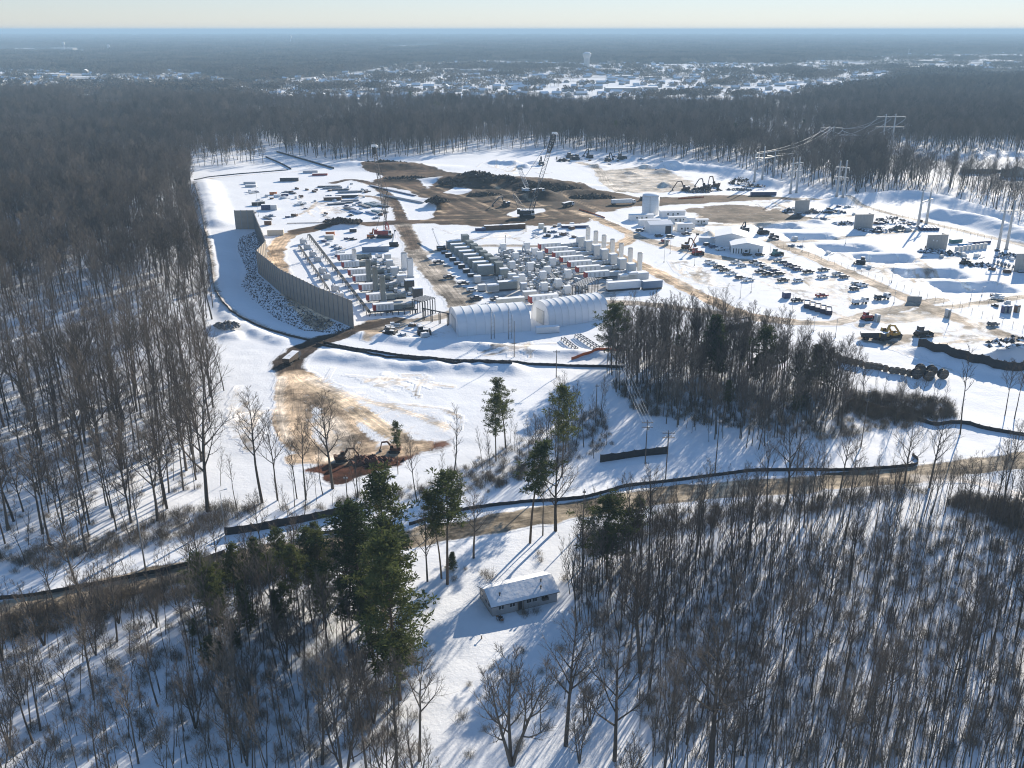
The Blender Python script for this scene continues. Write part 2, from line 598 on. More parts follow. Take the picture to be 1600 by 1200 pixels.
for _poly, _n in (([(1095, 415), (1330, 505), (1440, 470), (1230, 395)], 26), ([(960, 345), (1110, 330), (1200, 372), (1000, 372)], 12), ([(1215, 385), (1450, 470), (1590, 455), (1420, 370)], 22), ([(420, 300), (560, 300), (590, 345), (440, 350)], 14),
                  ([(470, 560), (700, 590), (800, 600), (640, 640), (500, 600)], 9), ([(990, 395), (1100, 450), (1200, 495), (1080, 400)], 14), ([(660, 352), (860, 352), (880, 380), (680, 388)], 10), ([(700, 540), (950, 525), (950, 560), (720, 560)], 8),
                  ([(640, 252), (860, 245), (940, 285), (760, 272)], 8), ([(1390, 520), (1590, 470), (1600, 560), (1450, 560)], 14), ([(1100, 300), (1240, 312), (1330, 330), (1200, 345)], 10), ([(360, 560), (430, 600), (430, 720), (350, 700)], 6)):
    for _k in range(int(_n * 1.5)):
        def _pt():
            w_ = [_tr.random() ** 1.0 for _ in _poly]
            s_ = sum(w_)
            return (sum(a * p[0] for a, p in zip(w_, _poly)) / s_ + _tr.uniform(-22, 22), sum(a * p[1] for a, p in zip(w_, _poly)) / s_ + _tr.uniform(-8, 8))
        p0_, p2_ = _pt(), _pt()
        p1_ = ((p0_[0] + p2_[0]) / 2 + _tr.uniform(-14, 14), (p0_[1] + p2_[1]) / 2 + _tr.uniform(-5, 5))
        LINES.append(([p0_, p1_, p2_], _tr.choice([1.4, 1.8, 2.4, 3.2]), _tr.choice([(.62, .57, .51), (.55, .49, .42), (.68, .65, .62), (.45, .38, .30)]), _tr.uniform(.4, .8), 'dirt_track'))
for _k in range(34):
    _x, _y = _tr.uniform(600, 900), 0
    _s = _tr.uniform(0, 1)
    if _k < 18:      # ruts running down across the brown ground towards the haul road
        _p = [(_x - 40, 284 + _s * 20), (_x + 10, 304 + _s * 14), (_x + 70, 330 + _s * 12)]
    else:            # and along it
        _p = [(_x - 90, 346 - _s * 18), (_x, 344 - _s * 18), (_x + 90, 340 - _s * 22)]
    MUD_RUTS.append((_p, _tr.choice([1.6, 2.2, 3.0]), _tr.choice([(.30, .225, .15), (.024, .018, .014), (.22, .16, .105), (.035, .026, .02)]), _tr.uniform(.55, .9), 'mud_ground'))
AREAS = [
    ([(562, 262), (600, 253), (645, 255), (700, 268), (735, 272), (770, 277), (815, 276), (860, 277), (905, 290), (950, 302), (1000, 308), (1040, 308), (1110, 304), (1200, 306), (1200, 313), (1100, 318), (1000, 323), (940, 332), (905, 350), (850, 354), (800, 353), (760, 354), (700, 352), (672, 346), (680, 330), (668, 312), (640, 298), (600, 292), (575, 284), (600, 276)], MUD, 'mud_ground', 1.0),
    ([(720, 276), (800, 278), (900, 296), (935, 312), (900, 322), (840, 330), (780, 322), (745, 310), (735, 296)], (.036, .026, .020), 'mud_ground', 1.0),
    ([(1068, 328), (1110, 320), (1160, 319), (1215, 325), (1275, 340), (1262, 346), (1200, 347), (1130, 350), (1098, 344)], (.085, .065, .05), 'mud_ground', .86),
    ([(925, 270), (960, 264), (1010, 262), (1060, 274), (1095, 290), (1085, 300), (990, 302), (955, 296)], (.36, .32, .27), 'mud_ground', .72),
    ([(1338, 524), (1380, 520), (1420, 521), (1500, 514), (1535, 505), (1520, 516), (1450, 530), (1395, 541), (1350, 534)], (.20, .17, .14), 'mud_ground', .95),
    ([(1320, 505), (1400, 490), (1470, 480), (1490, 492), (1430, 505), (1380, 508), (1340, 520)], (.42, .37, .31), 'mud_ground', .7),
    ([(454, 738), (500, 724), (560, 710), (620, 698), (708, 683), (712, 690), (660, 712), (600, 735), (545, 752), (505, 754), (515, 742)], CLAY, 'clay_cut', 1.0),
    ([(666, 414), (690, 410), (720, 440), (745, 470), (730, 484), (700, 462)], (.2, .18, .155), 'gravel_yard', .9),
    ([(745, 405), (850, 392), (905, 395), (985, 440), (960, 466), (800, 478), (745, 455), (720, 425)], (.33, .31, .29), 'gravel_yard', .62),
    ([(555, 510), (575, 500), (640, 498), (655, 502), (610, 520), (575, 528)], (.30, .235, .17), 'haul_road', .9),
    ([(560, 405), (640, 400), (655, 470), (600, 485), (575, 470)], (.3, .29, .28), 'gravel_yard', .5),
    ([(1165, 404), (1180, 408), (1250, 398), (1215, 412), (1180, 414), (1130, 405), (1110, 396)], (.36, .31, .26), 'haul_road', .8),
    ([(1150, 356), (1180, 352), (1310, 336), (1380, 340), (1350, 358)], (.45, .42, .38), 'mud_ground', .35),
]
AREAS[:0] = [
    ([(1085, 400), (1200, 385), (1440, 474), (1340, 505), (1250, 500), (1150, 460)], (.60, .55, .49), 'dirt_track', .24),
    ([(960, 330), (1100, 322), (1210, 372), (1180, 410), (1080, 400), (990, 372)], (.58, .53, .47), 'dirt_track', .26),
    ([(1100, 304), (1320, 312), (1440, 345), (1330, 340), (1200, 322)], (.56, .51, .45), 'dirt_track', .28),
    ([(600, 500), (720, 482), (700, 530), (620, 530)], (.50, .43, .35), 'dirt_track', .3),
    ([(640, 352), (880, 348), (900, 380), (660, 392)], (.62, .57, .51), 'dirt_track', .2),
    ([(400, 300), (600, 285), (625, 345), (430, 352)], (.60, .55, .50), 'dirt_track', .2),
    ([(1320, 500), (1600, 460), (1640, 540), (1420, 545)], (.58, .53, .46), 'dirt_track', .27),
    ([(860, 244), (1060, 252), (1100, 290), (940, 275)], (.50, .45, .40), 'dirt_track', .32),
    ([(1230, 380), (1580, 400), (1600, 460), (1440, 470)], (.64, .60, .55), 'dirt_track', .16),
    ([(430, 580), (700, 640), (720, 690), (480, 730)], (.56, .49, .41), 'dirt_track', .26),
]
SNOWS = [  # clean snow left inside the mud
    [(652, 282), (680, 279), (694, 281), (676, 288), (668, 294)], [(694, 301), (712, 293), (734, 294), (738, 301), (712, 305)],
    [(790, 334), (812, 326), (850, 325), (852, 331), (820, 338), (800, 340)],
    [(640, 300), (660, 312), (672, 328), (676, 342), (640, 344), (610, 330), (600, 305), (618, 298)],
]

XS = np.concatenate([np.arange(-420, -200, 2.4), np.arange(-200, 330, 1.3), np.arange(330, 560.1, 2.3)])
ys = [60.0]
while ys[-1] < 1000:
    ys.append(ys[-1] + min(3.6, max(0.85, 0.0042 * ys[-1])))
ys[-1] = 1000.0
YS = np.array(ys)
GX, GY = np.meshgrid(XS, YS)
GXf, GYf = GX.ravel(), GY.ravel()
GZf = height(GXf, GYf)
PXf, PYf = P(GXf, GYf)
cov = np.zeros(GXf.shape)
colr = np.tile(np.array(SNOW), (len(GXf), 1))
lat = np.zeros(GXf.shape)
run = np.zeros(GXf.shape)
cls = np.zeros(GXf.shape, dtype=int)
CLS = ['snow_ground']


def cid(n):
    if n not in CLS:
        CLS.append(n)
    return CLS.index(n)


def lay(m, c, col, name):
    old = cov[m]
    tot = np.maximum(old, c)
    k = np.where(tot > 0, c / np.maximum(c + old * (1 - c), 1e-6), 0)[:, None]
    colr[m] = colr[m] * (1 - k) + np.array(col) * k
    cls[m] = np.where(c > 0.45, cid(name), cls[m])
    cov[m] = tot


for poly, col, name, st in AREAS:
    w = g2(poly)
    xs, ys_ = [p[0] for p in w], [p[1] for p in w]
    m = np.where((GXf > min(xs) - 8) & (GXf < max(xs) + 8) & (GYf > min(ys_) - 8) & (GYf < max(ys_) + 8))[0]
    d = poly_dist(GXf[m], GYf[m], w) + 3.5 * vnoise(GXf[m], GYf[m], 9, 21) + 1.5 * vnoise(GXf[m], GYf[m], 3, 22)
    lay(m, st * sstep(2.0, -2.5, d), col, name)
for poly in SNOWS:
    w = g2(poly)
    d = poly_dist(GXf, GYf, w) + 2.0 * vnoise(GXf, GYf, 6, 23)
    k = sstep(1.5, -1.5, d)
    cov *= 1 - 0.95 * k
    cls[k > 0.5] = 0
for pts, w, col, st, name in LINES:
    ln = smooth_line(g2(pts))
    m = np.where((GXf > ln[:, 0].min() - w) & (GXf < ln[:, 0].max() + w) & (GYf > ln[:, 1].min() - w) & (GYf < ln[:, 1].max() + w))[0]
    d, la, ru = line_dist(GXf[m], GYf[m], ln)
    near = d < w
    m, d, la, ru = m[near], d[near], la[near], ru[near]
    d = d + 0.12 * w * vnoise(GXf[m], GYf[m], 5, 31)
    c = st * sstep(w * 0.62, w * 0.36, d)
    lay(m, c, col, name)
    up = c > 0.05
    lat[m[up]], run[m[up]] = la[up], ru[up]
for pts, w, col, st, name in MUD_RUTS:      # ruts only show where the ground is bare already
    ln = smooth_line(g2(pts))
    m = np.where((GXf > ln[:, 0].min() - w) & (GXf < ln[:, 0].max() + w) & (GYf > ln[:, 1].min() - w) & (GYf < ln[:, 1].max() + w))[0]
    d, la, ru = line_dist(GXf[m], GYf[m], ln)
    d = d + .5 * vnoise(GXf[m], GYf[m], 4, 33)
    k2 = (st * sstep(w * .8, w * .3, d) * sstep(.5, .9, cov[m]))[:, None]
    colr[m] = colr[m] * (1 - k2) + np.array(col) * k2
nx, ny = len(XS), len(YS)

# ground material: snow, with mud laid where the tracks run; ruts follow the track
gm = bpy.data.materials.new('snow_and_mud')
gm.use_nodes = True
t = gm.node_tree
b = t.nodes['Principled BSDF']
b.inputs['Roughness'].default_value = 0.85
b.inputs['Specular IOR Level'].default_value = 0.08
at = NN(t, 'ShaderNodeAttribute', attribute_name='mud')
ar = NN(t, 'ShaderNodeAttribute', attribute_name='run')
tc = NN(t, 'ShaderNodeTexCoord')


def noise(vec, scale, det=4, rough=0.55):
    n = NN(t, 'ShaderNodeTexNoise')
    n.inputs['Scale'].default_value = scale
    n.inputs['Detail'].default_value = det
    n.inputs['Roughness'].default_value = rough
    t.links.new(vec, n.inputs['Vector'])
    return n.outputs['Fac']


def mapr(v, a, b_, c=0.0, d=1.0):
    n = NN(t, 'ShaderNodeMapRange')
    for i, q in enumerate((a, b_, c, d)):
        n.inputs[i + 1].default_value = q
    t.links.new(v, n.inputs[0])
    return n.outputs[0]


def math_(op, a, b_):
    n = NN(t, 'ShaderNodeMath', operation=op)
    for i, q in enumerate((a, b_)):
        if isinstance(q, (int, float)):
            n.inputs[i].default_value = q
        else:
            t.links.new(q, n.inputs[i])
    return n.outputs[0]


mp = NN(t, 'ShaderNodeMapping')
mp.inputs['Scale'].default_value = (0.85, 0.035, 1)
t.links.new(ar.outputs['Vector'], mp.inputs[0])
rut = noise(mp.outputs[0], 1.0, 5, 0.6)
blot = noise(tc.outputs['Object'], 0.22, 6, 0.62)
fine = noise(tc.outputs['Object'], 1.3, 5, 0.6)
broad = noise(tc.outputs['Object'], 0.035, 3)
k = math_('ADD', at.outputs['Alpha'], math_('MULTIPLY', math_('SUBTRACT', rut, 0.5), 0.9))
k = math_('ADD', k, math_('MULTIPLY', math_('SUBTRACT', blot, 0.5), 1.3))
k = math_('ADD', k, math_('MULTIPLY', math_('SUBTRACT', fine, 0.5), 0.45))
gate = mapr(at.outputs['Alpha'], 0.04, 0.22)
k = math_('MULTIPLY', mapr(k, 0.30, 0.72), gate)
big = noise(tc.outputs['Object'], 0.06, 5, 0.65)
tone = math_('MULTIPLY', mapr(rut, 0.32, 0.68, 0.6, 1.42), mapr(blot, 0.32, 0.68, 0.62, 1.4))
tone = math_('MULTIPLY', tone, mapr(big, 0.38, 0.62, 0.42, 2.1))
tone = math_('MULTIPLY', tone, mapr(fine, 0.3, 0.7, 0.85, 1.15))
mc = NN(t, 'ShaderNodeVectorMath', operation='SCALE')
t.links.new(at.outputs['Color'], mc.inputs[0])
t.links.new(tone, mc.inputs['Scale'])
sn = NN(t, 'ShaderNodeVectorMath', operation='SCALE')
sn.inputs[0].default_value = SNOW
t.links.new(math_('MULTIPLY', mapr(broad, 0.3, 0.7, 0.96, 1.02), mapr(blot, 0.25, 0.75, 0.965, 1.02)), sn.inputs['Scale'])
mx = NN(t, 'ShaderNodeMix', data_type='RGBA')
t.links.new(k, mx.inputs[0])
t.links.new(sn.outputs[0], mx.inputs[6])
t.links.new(mc.outputs[0], mx.inputs[7])
t.links.new(mx.outputs[2], b.inputs['Base Color'])
bu = NN(t, 'ShaderNodeBump')
bu.inputs['Strength'].default_value = 0.7
bu.inputs['Distance'].default_value = 0.35
hh = math_('ADD', math_('MULTIPLY', blot, 0.6), math_('MULTIPLY', fine, 0.35))
hh = math_('ADD', hh, math_('MULTIPLY', math_('MULTIPLY', rut, gate), 0.9))
t.links.new(hh, bu.inputs['Height'])
t.links.new(bu.outputs[0], b.inputs['Normal'])
MATS['ground'] = gm

# normals of the whole sheet, shared by the pieces it is cut into
dzdx = np.gradient(GZf.reshape(ny, nx), XS, axis=1).ravel()
dzdy = np.gradient(GZf.reshape(ny, nx), YS, axis=0).ravel()
NRM = np.stack([-dzdx, -dzdy, np.ones_like(dzdx)], 1)
NRM /= np.linalg.norm(NRM, axis=1)[:, None]
ii = np.arange((nx - 1) * (ny - 1))
q0 = (ii // (nx - 1)) * nx + ii % (nx - 1)
quads = np.stack([q0, q0 + 1, q0 + nx + 1, q0 + nx], 1)
fcls = np.max(cls[quads], axis=1)
fcls = np.where((cls[quads] > 0).sum(1) >= 2, fcls, 0)
VALL = np.stack([GXf, GYf, GZf], 1)
for k_, name in enumerate(CLS):
    fs = quads[fcls == k_]
    if not len(fs):
        continue
    used, inv = np.unique(fs.ravel(), return_inverse=True)
    fs = inv.reshape(-1, 4)
    me = bpy.data.meshes.new(name)
    me.vertices.add(len(used))
    me.vertices.foreach_set('co', VALL[used].astype(np.float32).ravel())
    me.loops.add(fs.size)
    me.loops.foreach_set('vertex_index', fs.astype(np.int32).ravel())
    me.polygons.add(len(fs))
    me.polygons.foreach_set('loop_start', np.arange(0, fs.size, 4, dtype=np.int32))
    me.polygons.foreach_set('use_smooth', np.ones(len(fs), dtype=bool))
    me.update(calc_edges=True)
    a = me.attributes.new('mud', 'FLOAT_COLOR', 'POINT')
    a.data.foreach_set('color', np.concatenate([colr[used], cov[used, None]], 1).astype(np.float32).ravel())
    a = me.attributes.new('run', 'FLOAT_VECTOR', 'POINT')
    a.data.foreach_set('vector', np.stack([lat[used], run[used], np.zeros(len(used))], 1).astype(np.float32).ravel())
    me.normals_split_custom_set_from_vertices(NRM[used].astype(np.float32))
    me.materials.append(gm)
    tag(link(name, me), kind='structure')

# ------------------------------------------------------------------ land out to the horizon
fm = bpy.data.materials.new('far_land')
fm.use_nodes = True
t = fm.node_tree
b = t.nodes['Principled BSDF']
b.inputs['Roughness'].default_value = 0.9
b.inputs['Specular IOR Level'].default_value = 0.0
at = NN(t, 'ShaderNodeAttribute', attribute_name='wood')
tc = NN(t, 'ShaderNodeTexCoord')
mp = NN(t, 'ShaderNodeMapping')
mp.inputs['Scale'].default_value = (1, 1.0, 1)
t.links.new(tc.outputs['Object'], mp.inputs[0])
n1 = noise(mp.outputs[0], 0.0011, 5, 0.6)
n2 = noise(tc.outputs['Object'], 0.012, 5, 0.65)
k = math_('ADD', at.outputs['Fac'], math_('ADD', math_('MULTIPLY', math_('SUBTRACT', n1, 0.5), 1.1), math_('MULTIPLY', math_('SUBTRACT', n2, 0.5), 0.5)))
k = mapr(k, 0.42, 0.56)
mx = NN(t, 'ShaderNodeMix', data_type='RGBA')
t.links.new(k, mx.inputs[0])
mx.inputs[6].default_value = (*SNOW, 1)
mw = NN(t, 'ShaderNodeMix', data_type='RGBA')
t.links.new(mapr(n2, 0.35, 0.65), mw.inputs[0])
mw.inputs[6].default_value = (.050, .047, .044, 1)
mw.inputs[7].default_value = (.10, .092, .082, 1)
t.links.new(mw.outputs[2], mx.inputs[7])
t.links.new(mx.outputs[2], b.inputs['Base Color'])
MATS['far_land'] = fm

FX = np.unique(np.concatenate([[-70000, -30000, -15000, -9000, -6000, -4500, -3600, -3000], np.arange(-2600, 2601, 40), [-420, 560, 3000, 3600, 4500, 6000, 9000, 15000, 30000, 70000]]))
FY = np.unique(np.concatenate([[-3000, -800, -200, 0, 60], np.arange(100, 4001, 40), [1000, 4200, 4600, 5200, 6000, 7000, 8500, 10500, 13000, 17000, 24000, 36000, 72000]]))
TOWNS = [  # open snowy quarters of the far town, seen in the photo
    [(360, 138), (430, 124), (540, 114), (630, 100), (760, 94), (920, 98), (1040, 100), (1180, 98), (1300, 104), (1410, 116), (1390, 134), (1290, 150), (1130, 164), (980, 168), (800, 168), (640, 166), (480, 160), (380, 152)],
    [(-60, 112), (60, 110), (150, 114), (300, 112), (360, 128), (240, 138), (140, 150), (-60, 158)],
    [(1210, 100), (1300, 92), (1480, 83), (1680, 85), (1680, 118), (1540, 124), (1500, 116), (1400, 114), (1300, 110)],
    [(-40, 78), (60, 75), (140, 78), (140, 86), (-40, 84)],
    [(600, 74), (690, 71), (700, 76), (610, 80)],
]
CLEARINGS = [  # snow fields right of the site
    [(1395, 232), (1480, 240), (1560, 232), (1700, 240), (1700, 282), (1600, 276), (1540, 270), (1440, 264), (1410, 250)],
    [(1270, 95), (1290, 92), (1290, 97)],
]
FXg, FYg = np.meshgrid(FX, FY)
fpx, fpy = P(FXg, np.maximum(FYg, 30.0))
wood = np.where(FYg > 1650, 1.0, 0.30)
for tw in TOWNS:
    w = g2([(x, max(y, 60)) for x, y in tw])
    d = poly_dist(FXg, FYg, w)
    wood = np.where(FYg > 1500, np.minimum(wood, 0.42 + 0.6 * sstep(-60, 120, d)), wood)
fn_x, fn_y = len(FX), len(FY)
ii = np.arange((fn_x - 1) * (fn_y - 1))
q0 = (ii // (fn_x - 1)) * fn_x + ii % (fn_x - 1)
quads = np.stack([q0, q0 + 1, q0 + fn_x + 1, q0 + fn_x], 1)
cx = FXg.ravel()[quads].mean(1)
cyy = FYg.ravel()[quads].mean(1)
keep = ~((cx > -420) & (cx < 560) & (cyy > 60) & (cyy < 1000))
fl = new_mesh('land', np.stack([FXg.ravel(), FYg.ravel(), np.zeros(FXg.size)], 1), quads[keep].tolist(), (fm,))
a = fl.attributes.new('wood', 'FLOAT', 'POINT')
a.data.foreach_set('value', wood.ravel().astype(np.float32))
tag(link('land', fl), kind='structure')

# ------------------------------------------------------------------ trees
bark_mat('bark', (.055, .046, .038), (.15, .125, .10), 0.8)
bark_mat('twigs', (.075, .062, .050), (.26, .215, .17), 0.5)
bark_mat('pine_bark', (.10, .072, .05), (.17, .125, .09), 0.8)
bark_mat('needles', (.034, .052, .017), (.115, .128, .040), 0.5)
_t = MATS['needles'].node_tree
_b = _t.nodes['Principled BSDF']
_tr = NN(_t, 'ShaderNodeBsdfTranslucent')
_t.links.new(_b.inputs['Base Color'].links[0].from_socket, _tr.inputs[0])
_mx = NN(_t, 'ShaderNodeMixShader')
_mx.inputs[0].default_value = 0.35
_t.links.new(_b.outputs[0], _mx.inputs[1])
_t.links.new(_tr.outputs[0], _mx.inputs[2])
_t.links.new(_mx.outputs[0], _t.nodes['Material Output'].inputs['Surface'])
bark_mat('brush', (.12, .098, .072), (.20, .165, .115), 0.4)


def tubes(segs, sides):
    """segs: rows of x0 y0 z0 x1 y1 z1 r0 r1 -> verts, faces (open tubes)"""
    s = np.array(segs, float).reshape(-1, 8)
    p0, p1 = s[:, 0:3], s[:, 3:6]
    d = p1 - p0
    d /= np.maximum(np.linalg.norm(d, axis=1), 1e-9)[:, None]
    ref = np.where(np.abs(d[:, 2:3]) > 0.9, np.array([[1.0, 0, 0]]), np.array([[0, 0, 1.0]]))
    a = np.cross(d, ref)
    a /= np.linalg.norm(a, axis=1)[:, None]
    b_ = np.cross(d, a)
    vs = []
    for p, r in ((p0, s[:, 6]), (p1, s[:, 7])):
        for i in range(sides):
            th = 2 * math.pi * i / sides
            vs.append(p + (a * math.cos(th) + b_ * math.sin(th)) * r[:, None])
    v = np.stack(vs, 1).reshape(-1, 3)
    fs = []
    base = np.arange(len(s))[:, None] * (2 * sides)
    for i in range(sides):
        j = (i + 1) % sides
        fs.append(base + np.array([[i, i + sides, j + sides, j]]))
    f = np.stack(fs, 1).reshape(-1, 4)
    return v, f


def rot_about(v, axis, ang):
    return Matrix.Rotation(ang, 3, axis) @ v


def grow_tree(seed, H, fork, spread, limbs, sub, twg, lean=0.03, r=None, twr=0.018, up=0.25, multi=1):
    """bare deciduous tree: segment lists per level"""
    rd = random.Random(seed)
    lv = {0: [], 1: [], 2: [], 3: []}

    def stick(p, d, ln, r0, r1, level, n, wig, upw):
        pts = [(p.copy(), r0)]
        for i in range(n):
            d = Vector((d.x + rd.uniform(-wig, wig), d.y + rd.uniform(-wig, wig), d.z + rd.uniform(-wig, wig) * .5 + upw / n)).normalized()
            q = p + d * (ln / n)
            ra, rb = L(r0, r1, i / n), L(r0, r1, (i + 1) / n)
            lv[level].append((*p, *q, ra, rb))
            p = q
            pts.append((p.copy(), rb, d.copy()))
        return pts

    def along(pts, t):
        x = t * (len(pts) - 1)
        i = min(int(x), len(pts) - 2)
        return pts[i][0].lerp(pts[i + 1][0], x - i), L(pts[i][1], pts[i + 1][1], x - i), pts[i + 1][2]

    def side(d, ang, az):
        ax = d.cross(Vector((0, 0, 1)) if abs(d.z) < .95 else Vector((1, 0, 0))).normalized()
        v = rot_about(d, ax, ang)
        return rot_about(v, d, az)

    r = r or H * 0.011
    for mstem in range(multi):
        d0 = Vector((rd.uniform(-lean, lean), rd.uniform(-lean, lean), 1)) if multi == 1 else Vector((math.cos(mstem * 2.4 + seed) * .2, math.sin(mstem * 2.4 + seed) * .2, 1))
        h0 = H * (0.97 if multi == 1 else rd.uniform(.8, .95))
        trunk = stick(Vector((0, 0, -0.4)), d0.normalized(), h0, r * 1.25, r * 0.12, 0, 8, 0.05, 0.05)
        az = rd.uniform(0, 6.28)
        for k in range(limbs):
            t_ = fork + (0.97 - fork) * ((k + rd.uniform(0, .8)) / limbs)
            p, rr, d = along(trunk, t_)
            az += 2.4 + rd.uniform(-.4, .4)
            ln = H * spread * (1.0 - 0.62 * (t_ - fork) / (1 - fork)) * rd.uniform(.75, 1.15)
            b1 = stick(p, side(d, rd.uniform(.55, .95), az), ln, min(rr * .75, r * .55), 0.022, 1, 4, .13, up * 2)
            a2 = rd.uniform(0, 6)
            for j in range(sub):
                t2 = .22 + .76 * (j + rd.uniform(0, .9)) / sub
                p2, r2, d2 = along(b1, t2)
                a2 += 2.4
                l2 = ln * .50 * (1.05 - .55 * t2) * rd.uniform(.7, 1.2)
                b2 = stick(p2, side(d2, rd.uniform(.45, .9), a2), l2, min(r2 * .7, .06), .016, 2, 3, .18, up * 1.6)
                a3 = rd.uniform(0, 6)
                for i in range(twg):
                    t3 = .25 + .74 * (i + rd.uniform(0, .9)) / twg
                    p3, r3, d3 = along(b2, t3)
                    a3 += 2.4
                    stick(p3, side(d3, rd.uniform(.4, .85), a3), max(.5, l2 * .5) * rd.uniform(.6, 1.25), twr, twr * .6, 3, 1, .15, up * .6)
    return lv


def tree_meshes(name, lv, thick=1.0):
    v0, f0 = tubes(lv[0], 6)
    v1, f1 = tubes(lv[1], 4)
    trunk = new_mesh(name + '_trunk', np.concatenate([v0, v1]), f0.tolist() + (f1 + len(v0)).tolist(), (MATS['bark'],))
    sg = [list(s) for s in lv[2] + lv[3]]
    for s in sg:
        s[6] *= thick
        s[7] *= thick
    v2, f2 = tubes(sg, 3)
    crown = new_mesh(name + '_crown', v2, f2.tolist(), (MATS['twigs'],))
    # both in one, for the distant woods
    n = len(v0) + len(v1)
    both = new_mesh(name, np.concatenate([v0, v1, v2]), f0.tolist() + (f1 + len(v0)).tolist() + (f2 + n).tolist(), (MATS['bark'], MATS['twigs']),
                    [0] * (len(f0) + len(f1)) + [1] * len(f2))
    return trunk, crown, both


PROTO = {}
BROAD = [('broad', s, grow_tree(s, h, fk, sp, li, 8, 9, r=h * .0125, twr=.017)) for s, h, fk, sp, li in
         ((11, 22, .30, .42, 14), (12, 24, .38, .36, 15), (13, 20, .26, .46, 13), (14, 25, .42, .33, 15), (15, 23, .34, .40, 15))]
TALL = [('tall', s, grow_tree(s, h, fk, sp, li, 7, 8, r=h * .0085, twr=.017, up=.4, lean=.07)) for s, h, fk, sp, li in
        ((21, 24, .46, .28, 14), (22, 23, .50, .26, 13), (23, 26, .44, .26, 15), (24, 22, .40, .31, 14), (25, 25, .48, .29, 14))]
SLIM = [('slim', s, grow_tree(s, h, fk, sp, li, 4, 4, r=h * .0066, twr=.011, up=.5, lean=.10)) for s, h, fk, sp, li in
        ((31, 15, .38, .19, 13), (32, 17, .45, .17, 13), (33, 14, .32, .23, 12), (34, 16, .5, .16, 12), (35, 13, .3, .24, 12), (36, 18, .42, .2, 14), (37, 11, .22, .28, 12), (38, 16, .35, .22, 13))]
POLE = [('pole', s, grow_tree(s, h, fk, sp, li, 3, 4, r=h * .0054, twr=.011, up=.6, lean=.08)) for s, h, fk, sp, li in
        ((61, 17, .52, .13, 10), (62, 18, .58, .11, 10), (63, 16, .48, .15, 10), (64, 19, .6, .12, 11), (65, 15, .5, .14, 9), (66, 17, .45, .16, 11))]
MULTI = [('multi', s, grow_tree(s, h, .28, .34, 9, 7, 8, r=h * .011, twr=.018, up=.5, multi=3)) for s, h in ((41, 15), (42, 17))]
for kind, s, lv in BROAD + TALL + SLIM + POLE + MULTI:
    PROTO.setdefault(kind, []).append(tree_meshes('bare_tree_%s' % kind, lv))
for kind, src in (('midbroad', BROAD), ('midtall', TALL)):
    for _, s, lv in src:
        PROTO.setdefault(kind, []).append(tree_meshes('bare_tree_%s' % kind, lv, 1.75))


def pine_meshes(seed, H, crown0, spread, clumps, shape):
    rd = random.Random(seed)
    segs = []
    p = Vector((0, 0, -.4))
    d = Vector((rd.uniform(-.03, .03), rd.uniform(-.03, .03), 1)).normalized()
    r = H * .0105
    line = [p.copy()]
    for i in range(9):
        q = p + d * (H * .98 / 9)
        segs.append((*p, *q, L(r, r * .18, i / 9), L(r, r * .18, (i + 1) / 9)))
        d = Vector((d.x + rd.uniform(-.03, .03), d.y + rd.uniform(-.03, .03), 1)).normalized()
        p = q
        line.append(p.copy())
    tv, tf = tubes(segs, 7)
    lim, nv, nf = [], [], []
    az = 0.0
    for k in range(clumps):
        t_ = (k + rd.random()) / clumps
        z = crown0 + (1 - crown0) * t_
        x = z * 9
        i = min(int(x), 8)
        base = line[i].lerp(line[i + 1], x - i)
        az += 2.4 + rd.uniform(-.5, .5)
        if shape == 'cone':
            rad = spread * (1.02 - t_) ** .75 * rd.uniform(.55, 1.1)
        else:
            rad = spread * (math.sin(math.pi * min(1, (t_ * .82 + .16))) ** .6) * rd.uniform(.35, 1.15) * (1 + .3 * math.sin(az * 2 + seed) + .25 * math.sin(z * 17 + seed))
        tip = base + Vector((math.cos(az) * rad, math.sin(az) * rad, rad * rd.uniform(.05, .45) + .3))
        mid = base.lerp(tip, .5) + Vector((0, 0, -.08 * rad))
        lim.append((*base, *mid, .05, .035))
        lim.append((*mid, *tip, .035, .02))
        for c, sc in ((tip, 1.0), (base.lerp(tip, .72) + Vector((rd.uniform(-.5, .5), rd.uniform(-.5, .5), rd.uniform(-.2, .3))), .85), (base.lerp(tip, .45) + Vector((rd.uniform(-.5, .5), rd.uniform(-.5, .5), .1)), .7)):
            for q in range(27):
                u = Vector((rd.gauss(0, 1), rd.gauss(0, 1), rd.gauss(.25, .8))).normalized()
                w = u.cross(Vector((rd.gauss(0, 1), rd.gauss(0, 1), rd.gauss(0, 1)))).normalized()
                ln = rd.uniform(.4, .95) * sc
                o = c + u * .12 + Vector((rd.uniform(-.35, .35), rd.uniform(-.35, .35), rd.uniform(-.25, .25))) * sc
                n0 = len(nv)
                nv += [o - w * .04, o + u * ln * .55 + w * .105 * sc, o + u * ln, o + u * ln * .5 - w * .105 * sc]
                nf.append((n0, n0 + 1, n0 + 2, n0 + 3))
    lv_, lf = tubes(lim, 3)
    trunk = new_mesh('pine_trunk', np.concatenate([tv, lv_]), tf.tolist() + (lf + len(tv)).tolist(), (MATS['pine_bark'],))
    crown = new_mesh('pine_crown', nv, nf, (MATS['needles'],))
    n = len(tv) + len(lv_)
    both = new_mesh('pine', np.concatenate([tv, lv_, np.array([tuple(v) for v in nv])]), tf.tolist() + (lf + len(tv)).tolist() + [tuple(i + n for i in f) for f in nf],
                    (MATS['pine_bark'], MATS['needles']), [0] * (len(tf) + len(lf)) + [1] * len(nf))
    return trunk, crown, both


